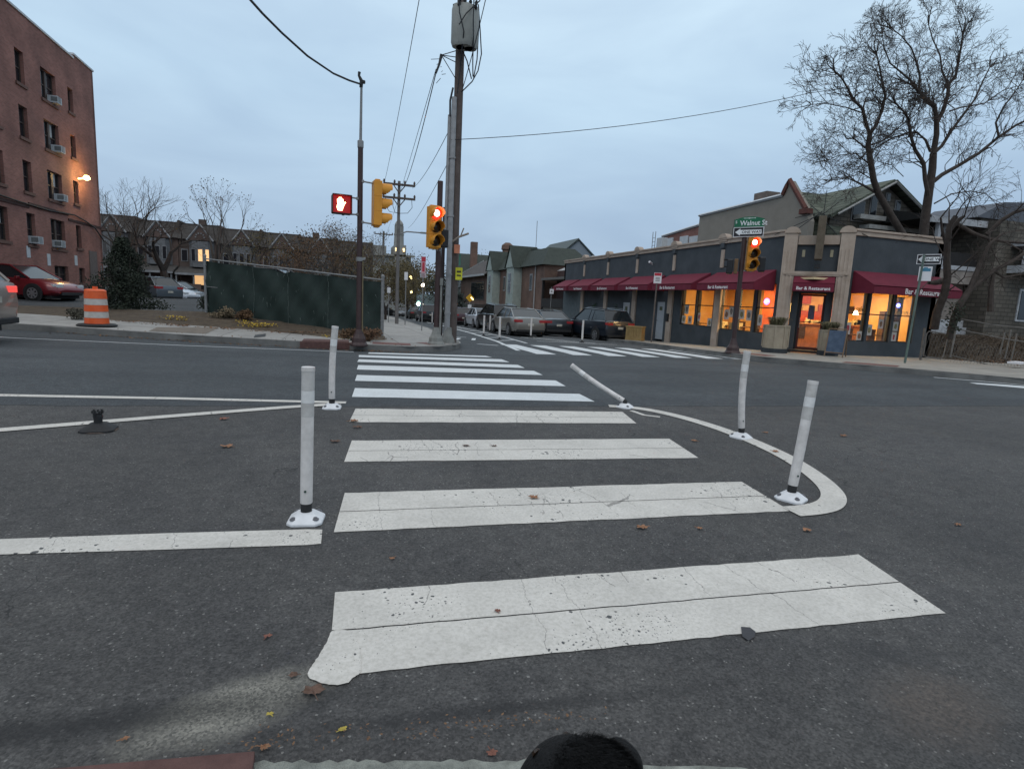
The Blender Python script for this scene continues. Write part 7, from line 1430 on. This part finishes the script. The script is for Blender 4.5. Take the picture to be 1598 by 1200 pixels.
for x0, y0, x1, y1 in ((1486, 512, 1640, 540), (1486, 555, 1640, 590), (1500, 498, 1598, 512)): mb = MB(); mb.tube([W6(x0, y0, 20.3), W6((x0 + x1) / 2, (y0 + y1) / 2 + 2, 19.6), W6(x1, y1, 19.0)], .018, 5); mb.build('rail', RG, YF)
for x, y0, y1 in ((1486, 509, 558), (1571, 514, 560), (1563, 518, 553), (1580, 520, 566)): a = W6(x - 3, y1, 19.7); b = W6(x, y0, 19.7); mb = MB(); mb.tube([a, (a.x + .05, a.y, b.z)], .03, 6); mb.build('post', RG, YF)
# coarse mesh of the fence
mb = MB(); 
for k in range(40):
    x0 = 1447 + k * 5; 
    for s in (-1, 1): mb.tube([W6(x0, 520 + k * 1.0, 20.4 - k * .04), W6(x0 + s * 14, 556 + k * .9, 20.4 - k * .04)], .0035, 3, False)
mb.build('mesh', RG, YF)
P = W6(1588, 566, 18.5); mb = MB(); mb.obox(P, (.35, .1, 0), (-.05, .15, 0), (0, 0, .03)); tag(mb.build('paper_scrap', SWH), 'crumpled white scrap lying on the yard slope at the right edge', 'litter')
# ------------------------------------------------------------------ cars
TYRE = pm('tyre', (.012, .012, .012), .85, .2, 10); RIM = pm('rim', (.28, .28, .29), .35, .1, 10, 0, metal=.6); TL = emi('tail_light', (.9, .05, .05), .04, (.22, .008, .012)); TLON = emi('tail_light_on', (1, .10, .08), .8, (.4, .02, .02)); HL = pm('headlight', (.5, .52, .54), .15, .1, 10, 0)
PLATE = pm('plate', (.45, .42, .36), .5); CHR = pm('chrome', (.45, .45, .46), .2, .05, 10, 0, metal=.8)
def carpaint(name, col, rough=.28):
    if name in MATS: return MATS[name]
    m, n, l, b = nm(name); b.inputs['Base Color'].default_value = (*col, 1); b.inputs['Roughness'].default_value = rough; b.inputs['Coat Weight'].default_value = .6; b.inputs['Coat Roughness'].default_value = .08; b.inputs['Metallic'].default_value = .2; MATS[name] = m; return m
CG = dglass('car_glass', (.010, .014, .017), .06)
def car(P, rz, label, col, kind='sedan', name='parked_car', group=None, on=False, plate=True, L=None):
    """length along local +x (front), width y; every part rises from the wheels' contact"""
    if kind == 'sedan': L = L or 4.7; W = 1.82; H = 1.45; belt = .92; prof = [(-.5, .52, .80, .80), (-.485, .30, .98, .90), (-.44, .26, 1.02, .97), (-.30, .22, 1.03, 1), (-.1, .2, .97, 1), (.15, .2, .94, 1), (.25, .2, .93, 1), (.36, .22, .84, .98), (.45, .26, .72, .92), (.49, .34, .60, .80), (.5, .40, .52, .70)]; gh = [(-.41, 1.0), (-.22, 1.42), (.02, 1.45), (.08, 1.43), (.27, .93)]
    elif kind == 'suv': L = L or 4.75; W = 1.90; H = 1.72; belt = 1.08; prof = [(-.5, .55, .90, .86), (-.49, .34, 1.10, .94), (-.46, .30, 1.15, .98), (-.3, .26, 1.14, 1), (0, .26, 1.11, 1), (.2, .26, 1.09, 1), (.28, .26, 1.06, 1), (.38, .28, 1.0, .98), (.46, .32, .88, .92), (.49, .4, .74, .84), (.5, .46, .62, .74)]; gh = [(-.47, 1.13), (-.38, 1.66), (.0, 1.72), (.06, 1.69), (.24, 1.08)]
    else: L = L or 4.4; W = 1.8; H = 1.52; belt = .98; prof = [(-.5, .5, .85, .84), (-.49, .32, 1.0, .92), (-.44, .26, 1.03, .98), (-.2, .22, 1.0, 1), (.1, .2, .96, 1), (.25, .2, .95, 1), (.36, .22, .88, .98), (.45, .26, .76, .92), (.49, .34, .62, .82), (.5, .4, .54, .72)]; gh = [(-.46, 1.02), (-.34, 1.46), (.0, 1.52), (.06, 1.48), (.28, .95)]
    t = thing(name, label, 'car', P, rz, group); hw = W / 2; mb = MB(); rings = []
    for x, zb, zt, w in prof:
        X = x * L; w *= hw; zm = zb + (zt - zb) * .55
        rings.append([(X, -w * .80, zb), (X, -w * .95, zb + .06), (X, -w, zm - .1), (X, -w, zm), (X, -w * .965, zt - .05), (X, -w * .90, zt), (X, -w * .4, zt + .025), (X, w * .4, zt + .025), (X, w * .90, zt), (X, w * .965, zt - .05), (X, w, zm), (X, w, zm - .1), (X, w * .95, zb + .06), (X, w * .80, zb)])
    k = 14
    for r in rings: mb.v += r
    for i in range(len(rings) - 1):
        for j in range(k): mb.f.append((i * k + j, i * k + (j + 1) % k, (i + 1) * k + (j + 1) % k, (i + 1) * k + j)); mb.m.append(0)
    mb.f += [tuple(range(k))[::-1], tuple((len(rings) - 1) * k + j for j in range(k))]; mb.m += [0, 0]
    body = mb.build('body', col, t, smooth=True, world=False)
    # greenhouse: glass volume with roof skin and pillars
    mb = MB(); rg = []
    for x, z in gh: f = (z - belt) / (H - belt); w = hw * (.90 - .20 * f); rg.append(((x * L, -w, z), (x * L, w, z)))
    bb = [(x * L, s * hw * .90, belt - .02) for x, z in gh for s in (-1, 1)]
    n = len(gh); vs = []
    for (a, b), i in zip(rg, range(n)): vs += [a, b]
    vs += bb; fs = []
    for i in range(n - 1): fs.append((2 * i, 2 * i + 1, 2 * i + 3, 2 * i + 2)); fs.append((2 * i, 2 * i + 2, 2 * n + 2 * i + 2, 2 * n + 2 * i)); fs.append((2 * i + 1, 2 * n + 2 * i + 1, 2 * n + 2 * i + 3, 2 * i + 3))
    mb.add(vs, fs); mb.build('glass', CG, t, world=False)
    mb = MB(); up = Vector((0, 0, .022))
    for i in range(1, n - 2): a, b = rg[i]; c, d = rg[i + 1]; mb.add([Vector(a) + up * .2 - Vector((0, .012, 0)), Vector(b) + up * .2 + Vector((0, .012, 0)), Vector(d) + up * .2 + Vector((0, .012, 0)), Vector(c) + up * .2 - Vector((0, .012, 0)), Vector(a) + up, Vector(b) + up, Vector(d) + up, Vector(c) + up], [(0, 3, 2, 1), (4, 5, 6, 7), (0, 1, 5, 4), (1, 2, 6, 5), (2, 3, 7, 6), (3, 0, 4, 7)])
    for s in (0, 1):
        sg = -1 if s == 0 else 1; o = Vector((0, sg * .012, .005)); e = [Vector(r_[s]) + o for r_ in rg]; mb.tube(e, .032, 5)
        for xx in ((gh[1][0] * .25 + gh[2][0] * .75) * 1.0, -.17 if kind != 'sedan' else -.20):
            X = xx * L; mb.tube([(X, sg * hw * .90, belt), (X - .04, sg * hw * .715, H - .06)], .03, 5)
    if kind == 'suv': 
        for sg in (-1, 1): mb.tube([(-.36 * L, sg * hw * .66, H + .0), (-.33 * L, sg * hw * .66, H + .06), (.0, sg * hw * .66, H + .07), (.05 * L, sg * hw * .66, H + .01)], .018, 5)
    mb.build('roof', col, t, smooth=True, world=False)
    R_ = .335 if kind == 'sedan' else .36
    for x in (-.30, .305):
        for sg in (-1, 1):
            mb = MB(); mb.lathe([(R_ + .07, 0), (R_ + .07, .03)], (x * L, sg * (hw - .022), R_), 22, (0, sg, 0)); mb.build('wheel_arch', BLK, body, world=False)
            mb = MB(); mb.lathe([(R_ * .66, -.06), (R_ * .92, -.04), (R_, .0), (R_, .10), (R_ * .95, .17), (R_ * .68, .18)], (x * L, sg * (hw - .155), R_), 22, (0, sg, 0)); wh = mb.build('wheel', TYRE, t, smooth=True, world=False)
            mb = MB(); mb.lathe([(R_ * .67, .17), (R_ * .67, .19), (R_ * .58, .19), (R_ * .58, .17)], (x * L, sg * (hw - .155), R_), 20, (0, sg, 0), caps=False); mb.lathe([(.06, .17), (.06, .195)], (x * L, sg * (hw - .155), R_), 10, (0, sg, 0))
            for q in range(7): a = q * 2 * PI / 7; dv = Vector((math.cos(a), 0, math.sin(a))); tv = Vector((-math.sin(a), 0, math.cos(a))); mb.obox(Vector((x * L, sg * (hw + .03), R_)) + dv * R_ * .34, dv * R_ * .30, Vector((0, .006, 0)), tv * .036)
            mb.build('rim', RIM, wh, world=False)
    xr = -.5 * L; tlm = TLON if on else TL; tz = belt - .07 if kind != 'suv' else belt - .10
    for sg in (-1, 1):
        mb = MB(); mb.obox((xr + .03, sg * hw * .68, tz), (.035, 0, 0), (0, hw * .19, 0), (0, 0, .065)); mb.obox((xr + .13, sg * hw * .905, tz + .01), (.10, 0, 0), (0, .03, 0), (0, 0, .06)); mb.build('tail_light', tlm, t, world=False, bevel=.012)
        mb = MB(); mb.obox((.478 * L, sg * hw * .60, .66 if kind != 'suv' else .82), (.06, 0, 0), (0, hw * .17, 0), (0, 0, .06)); mb.obox((.455 * L, sg * hw * .80, .68 if kind != 'suv' else .84), (.07, 0, 0), (0, .05, 0), (0, 0, .055)); mb.build('headlight', HL, t, world=False, bevel=.012)
        mb = MB(); mb.obox((.19 * L, sg * (hw + .06), belt + .03), (.06, 0, 0), (0, .08, 0), (0, 0, .06)); mb.build('mirror', col, t, world=False, bevel=.02)
        mb = MB(); mb.box(-.02 * L, .0 * L, sg * hw * 1.0 - .006, sg * hw * 1.0 + .012, .72, .75); mb.box(-.22 * L, -.20 * L, sg * hw - .006, sg * hw + .012, .72, .75); mb.build('handle', CHR, t, world=False)
    mb = MB(); mb.box(xr - .02, xr + .06, -hw * .82, hw * .82, .30, .42); mb.box(.47 * L, .5 * L + .01, -hw * .6, hw * .6, .28, .42); mb.build('bumper_trim', BLK, t, world=False, bevel=.02)
    mb = MB(); mb.box(xr - .015, xr + .02, -.16, .16, .62 if kind != 'suv' else .72, .74 if kind != 'suv' else .84); mb.build('plate', PLATE, t, world=False)
    mb = MB(); mb.box(-.44 * L, .44 * L, -hw * .8, hw * .8, .14, .30); mb.build('underbody', BLK, t, world=False)
    return t
RED_ = carpaint('red_paint', (.16, .008, .014)); WHT = carpaint('white_paint_car', (.52, .54, .58)); BLK_ = carpaint('black_paint', (.008, .010, .012)); SLV = carpaint('silver_beige_paint', (.20, .185, .165)); GRYD = carpaint('dark_grey_paint', (.03, .032, .036)); NAVY = carpaint('navy_paint', (.012, .018, .028)); GRYL = carpaint('grey_blue_paint', (.10, .12, .14)); BEIGE = carpaint('beige_paint', (.30, .25, .22)); MRN = carpaint('maroon_paint', (.05, .010, .014))
def put(px, py, d, rz, label, col, kind, dz=0, **k):
    P = atd(px, py, d); P.z = g(P.x, P.y) + dz; return car(P, rz, label, col, kind, **k)
UPY = PI / 2
GRP = 'cars along the far street'
put(805, 520, 31.4, UPY + .03, 'silver beige sedan seen from behind behind the white posts on the far street', SLV, 'sedan', group=GRP)
put(775, 514, 37.5, UPY + .02, 'black SUV seen from behind between the silver and white sedans', BLK_, 'suv', group=GRP)
put(750, 509, 43.5, UPY, 'white sedan seen from behind, left of the black SUV', WHT, 'sedan', group=GRP)
put(716, 505, 50.5, UPY, 'maroon car half hidden by the utility pole', MRN, 'hatch', group=GRP)
put(848, 518, 34.4, UPY + .04, 'dark grey sedan seen from behind, right of the silver sedan', GRYD, 'sedan', group=GRP, on=False)
P = atd(930, 524, 32.2); P.z = g(P.x, P.y); car(P, UPY + .12, 'dark SUV parked at the kerb in front of the restaurant, rightmost of the street', NAVY, 'suv', group=GRP)
put(667, 503, 57, UPY, 'dark boxy vehicle seen from behind just left of the signal pole', BLK_, 'suv', group=GRP, plate=True)
put(648, 500, 72, UPY, 'small dark car left of the dark boxy vehicle', pm('olive_dark', (.02, .022, .016), .4), 'sedan', group=GRP)
put(628, 496, 88, UPY + PI, 'tiny dark parked car right of the far utility pole', NAVY, 'sedan', group=GRP)
put(600, 490, 96, .2, 'tiny dark car parked left of the far utility pole', BLK_, 'hatch', group=GRP)
LG = 'cars in the parking lot'
P = atd(28, 466, 24.5); P.z = .44; car(P, rad(-18), 'red sedan parked in front of the brick apartment block', RED_, 'sedan', group=LG, L=4.8)
P = atd(228, 470, 34.5); P.z = .26; car(P, rad(140), 'grey hatchback seen from behind just right of the evergreen bush', GRYL, 'hatch', group=LG)
P = atd(251, 469, 37); P.z = .20; car(P, rad(-25), 'white sedan parked between the grey hatchback and the black car', WHT, 'sedan', group=LG)
P = atd(274, 472, 38); P.z = .12; car(P, rad(-25), 'small black car parked right of the white sedan', BLK_, 'sedan', group=LG, L=4.2)
P = atd(412, 440, 30.5); P.z = 1.0; car(P, rad(160), 'grey car whose roof shows over the top of the green fence, left one', GRYD, 'sedan', group=LG)
P = atd(442, 440, 31.5); P.z = .95; car(P, rad(10), 'dark car whose roof shows over the top of the green fence, right one', GRYD, 'hatch', group=LG)
# vehicle leaving the picture at the left edge
P = atd(-247, 580, 10.2); P.z = g(P.x, P.y); car(P, PI + rad(2), 'beige SUV cut off by the left edge of the picture, red tail light showing', BEIGE, 'suv', name='passing_car', on=True)
# box truck and lamps down the street
P = atd(665, 498, 95); P.z = g(P.x, P.y); t = thing('box_truck', 'pale teal and white box truck far down the street', 'truck', P, UPY); mb = MB(); mb.box(-4, 3, -1.3, 1.3, 1.0, 4.2); mb.build('cargo_box', pm('pale_teal', (.28, .36, .38), .5, .1, 2), t, world=False, bevel=.05); mb = MB(); mb.box(3.1, 5, -1.15, 1.15, .7, 3.0); mb.build('cab', SWH, t, world=False, bevel=.15)
for x in (-2.8, 3.9):
    for s in (-1, 1): mb = MB(); mb.lathe([(.5, 0), (.5, .3)], (x, s * .9, .5), 14, (0, s, 0)); mb.build('wheel', TYRE, t, world=False)
mb = MB(); mb.box(-4.05, -4.0, -1.2, -.9, 1.1, 1.3); mb.box(-4.05, -4.0, .9, 1.2, 1.1, 1.3); mb.build('tail_light', TLON, t, world=False)
def lamp(px, py, d, col, st, r, label, h=None, green=False):
    q = atd(px, py, d); z0 = g(q.x, q.y); t = thing('street_lamp' if not green else 'traffic_light', label, 'street lamp' if not green else 'traffic light', (q.x, q.y, z0)); mb = MB(); mb.tube([(q.x + .2, q.y + .1, z0), (q.x + .2, q.y + .1, q.z + .1), (q.x, q.y, q.z + .15)], .06, 6); mb.build('post', BRT, t); mb = MB(); mb.lathe([(r * .3, -r), (r * .9, -r * .5), (r, 0), (r * .9, r * .5), (r * .3, r)], q, 12); mb.build('globe', emi('globe_%d' % px, col, st), t, smooth=True)
lamp(641, 433, 100, (1, .72, .3), 9, .30, 'yellow street lamp right of the far utility pole'); lamp(660, 445, 90, (1, .86, .66), 12, .28, 'bright white street lamp left of the dark signal pole'); lamp(642, 456, 85, (1, .78, .35), 5, .22, 'lower yellow lamp above the pale truck'); lamp(653, 474, 80, (.45, 1, .75), 9, .30, 'green lit traffic light far down the street', green=True)
lamp(297, 369, 74, (1, .75, .3), 7, .26, 'yellow lamp in front of the row houses near the roofline'); lamp(295, 462, 60, (1, .7, .3), 5, .13, 'small low yellow light by the row house steps')
lamp(278, 390, 74, (1, .7, .3), 6, .2, 'yellow lamp below the roofline lamp of the row houses'); lamp(279, 437, 73, (1, .72, .35), 7, .25, 'yellow porch lamp of the lit row house')

# ------------------------------------------------------------------ black dog at the lower edge
FUR = pm('black_fur', (.007, .007, .0075), .85, .5, 30, .6, bscale=160, spec=.3)
def dog():
    top = atd(920, 1163, .95); top = CAM + ray(924, 1158) * 1.13; head = top - Vector((0, 0, .088)); t = thing('dog', 'black short haired dog standing at the kerb, only the top of its head in view', 'dog', (head.x + .28, head.y - .22, g(head.x, head.y) + .035))
    fwd = Vector((-.35, .9, 0)).normalized(); rgt = Vector((fwd.y, -fwd.x, 0)); up = Vector((0, 0, 1)); zg = g(head.x, head.y) + .035
    def W_(f, r, z): q = head + fwd * f + rgt * r; return Vector((q.x, q.y, zg + z))
    hz = head.z - zg; bz_ = hz - .14
    V = []; E = []; Rr = []
    def v(p, r): V.append(p); Rr.append(r if hasattr(r, '__len__') else (r, r)); return len(V) - 1
    pelvis = v(W_(-.72, 0, bz_), .115); loin = v(W_(-.55, 0, bz_ - .0), .105); chest = v(W_(-.32, 0, bz_ - .02), .145); sho = v(W_(-.18, 0, bz_ + .02), .125); neck = v(W_(-.08, 0, bz_ + .09), .08); hd = v(W_(0, 0, hz), .084); br = v(W_(.07, 0, hz - .005), .066); mz = v(W_(.12, 0, hz - .07), .042); nz_ = v(W_(.155, 0, hz - .11), .030)
    for a, b in ((pelvis, loin), (loin, chest), (chest, sho), (sho, neck), (neck, hd), (hd, br), (br, mz), (mz, nz_)): E.append((a, b))
    tl = [v(W_(-.82, 0, bz_ + .05), .035), v(W_(-.95, .02, bz_ - .02), .022), v(W_(-1.05, .04, bz_ - .12), .012)]; E += [(pelvis, tl[0]), (tl[0], tl[1]), (tl[1], tl[2])]
    for s in (-1, 1):
        a = v(W_(-.22, s * .09, bz_ - .10), .06); b = v(W_(-.25, s * .09, bz_ * .52), .036); c = v(W_(-.22, s * .09, bz_ * .26), .026); d = v(W_(-.23, s * .09, .05), .024); e = v(W_(-.18, s * .09, .022), .028); E += [(sho, a), (a, b), (b, c), (c, d), (d, e)]
        a = v(W_(-.70, s * .09, bz_ - .12), .075); b = v(W_(-.62, s * .095, bz_ * .52), .045); c = v(W_(-.78, s * .09, bz_ * .33), .026); d = v(W_(-.76, s * .09, .05), .023); e = v(W_(-.71, s * .09, .022), .027); E += [(pelvis, a), (a, b), (b, c), (c, d), (d, e)]
    me = bpy.data.meshes.new('body'); mi = pworld(t).inverted(); me.from_pydata([tuple(mi @ p) for p in V], E, []); o = bpy.data.objects.new('body', me); COL.objects.link(o); o.parent = t; me.materials.append(FUR)
    sk = o.modifiers.new('skin', 'SKIN'); 
    for i, r in enumerate(Rr): me.skin_vertices[0].data[i].radius = r
    me.skin_vertices[0].data[0].use_root = True; ss_ = o.modifiers.new('sub', 'SUBSURF'); ss_.levels = 2; ss_.render_levels = 3; sk.use_smooth_shade = True
    for s in (-1, 1):
        mb = MB(); a = W_(-.02, s * .05, hz + .075); b = W_(.045, s * .075, hz + .05); c = W_(-.065, s * .09, hz + .02); tip = W_(.03, s * .135, hz - .03); mid = W_(-.015, s * .108, hz + .055)
        mb.add([a, b, tip, c, mid, a - up * .02, b - up * .02, tip - up * .005, c - up * .02], [(0, 1, 4), (1, 2, 4), (2, 3, 4), (3, 0, 4), (5, 8, 7, 6), (0, 5, 6, 1), (1, 6, 7, 2), (2, 7, 8, 3), (3, 8, 5, 0)]); e = mb.build('ear', FUR, t, smooth=True); q = e.modifiers.new('s', 'SUBSURF'); q.levels = 2; q.render_levels = 2
    for s in (-1, 1): mb = MB(); mb.lathe([(.010, 0), (.007, .006)], W_(.095, s * .035, hz + .015), 8, fwd + up * .3); mb.build('eye', pm('dark_eye', (.02, .01, .005), .2), t)
    mb = MB(); mb.lathe([(.016, 0), (.012, .012)], W_(.175, 0, hz - .125), 8, fwd); mb.build('nose', BLK, t)
    # short fur
    rs = random.Random(2); mb = MB()
    for _ in range(9000):
        d = Vector((rs.gauss(0, 1), rs.gauss(0, 1), abs(rs.gauss(0, 1)))).normalized(); p = head + Vector((d.x * .078, d.y * .078, d.z * .082)) - fwd * rs.random() * .02; f_ = (d * .5 - fwd * .8 + Vector((rs.gauss(0, .2), rs.gauss(0, .2), 0))).normalized() * .018; w = f_.cross(d).normalized() * .0009; mb.add([p - w, p + w, p + f_], [(0, 1, 2)])
    mb.build('fur', FUR, t)
dog()

# ------------------------------------------------------------------ single fallen leaves on the asphalt
LC_ = [pm('leaf_tan', (.26, .13, .07), .8, .3, 40, 0), pm('leaf_brown', (.12, .07, .05), .8, .3, 40, 0), pm('leaf_yellow', (.38, .30, .06), .8, .2, 40, 0), pm('leaf_red_brown', (.20, .085, .06), .8, .3, 40, 0)]
def leaf(px, py, sz, ci, label, ang, kind='maple'):
    h = hit(px, py); z = g(h.x, h.y) + .008; mb = MB(); rs = random.Random(int(px * 7 + py)); n = 22 if kind == 'maple' else 12; o = Vector((h.x, h.y, z)); pts = []
    for i in range(n):
        a = 2 * PI * i / n; r = sz * (.55 + .45 * abs(math.cos(a * 2.5)) ** .6 if kind == 'maple' else .55 + .35 * abs(math.cos(a))) * rs.uniform(.8, 1.1); pts.append(o + Vector((math.cos(a + ang) * r, math.sin(a + ang) * r * .75, rs.uniform(0, .35) * sz)))
    c = o + Vector((0, 0, sz * .10)); mb.add([c] + pts, [(0, i + 1, (i + 1) % n + 1) for i in range(n)]); mb.tube([c, o + Vector((math.cos(ang + .4), math.sin(ang + .4), .1)) * sz * 1.5], .0018, 4)
    tag(mb.build('fallen_leaf', LC_[ci]), label, 'leaf', 'single fallen leaves on the road')
for a in ((833, 778, .042, 0, 'tan leaf on the second crosswalk bar from the front'), (1001, 825, .042, 0, 'tan lobed leaf between the first two bars, left of the small orange leaf'), (1092, 826, .024, 0, 'small orange leaf in the gap between the first two bars'), (1259, 829, .035, 0, 'flat tan leaf below the near end of the curved white line'), (1494, 820, .028, 0, 'orange leaf alone on bare asphalt at the far right'),
          (1316, 681, .05, 0, 'tan leaf on the asphalt right of the curved line and behind the posts'), (488, 1081, .045, 1, 'brown lobed leaf touching the ragged corner of the nearest bar'), (418, 995, .02, 3, 'tiny reddish sliver of leaf above the pale gritty stain'), (535, 1141, .016, 2, 'small yellow green leaf below the nearest bar'), (421, 1117, .013, 2, 'tiny yellow leaf on the pale gritty stain'),
          (195, 1156, .015, 0, 'tiny orange leaf near the dark gutter at the lower left'), (414, 1169, .018, 0, 'small tan leaf at the corner of the rusty kerb plate'), (768, 1178, .020, 3, 'small pinkish brown leaf in the gutter left of the dog'), (354, 698, .055, 0, 'tan leaf left of the tallest near post on open asphalt'), (350, 655, .05, 3, 'reddish leaf on the lane line left of the tallest near post'),
          (552, 658, .055, 0, 'leaf on the lower left corner of the fourth bar'), (557, 668, .05, 1, 'leaf just below the lower left corner of the fourth bar'), (523, 690, .05, 1, 'brown leaf left of the third bar from the front'), (1083, 689, .04, 0, 'leaf beside the right end of the third bar'), (1210, 706, .04, 0, 'leaf inside the curve left of its bend'), (1195, 676, .035, 0, 'leaf on the road just behind the bowed right post'),
          (776, 955, .018, 3, 'crumpled reddish fragment on the seam of the nearest bar'), (727, 697, .035, 1, 'brown leaf on the third bar, left of its centre'), (771, 697, .03, 1, 'smaller brown leaf on the third bar, right of its neighbour'), (612, 873, .018, 0, 'small orange leaf between the first two bars at their left'), (457, 1056, .02, 1, 'dark curled leaf left of the ragged bar corner')):
    leaf(*a, ang=a[0] * .37)
# dark tar patch and odd stains on the nearest bar
mb = MB()
for (cx_, cy_, pts) in ((1165, 990, [(1156, 980), (1170, 981), (1179, 988), (1177, 996), (1168, 1002), (1158, 995)]), (1152, 944, [(1140, 941), (1155, 938), (1160, 946), (1148, 950)])):
    vs = [hit(x, y) for x, y in pts][:]; o = len(mb.v)
    if cx_ == 1165:
        mb.v += [(p.x, p.y, g(p.x, p.y) + .0085) for p in vs]; mb.f.append(tuple(range(o, o + len(vs)))); mb.m.append(0)
tag(mb.build('tar_spot', pm('tar', (.045, .045, .05), .7, .2, 30)), kind='structure')
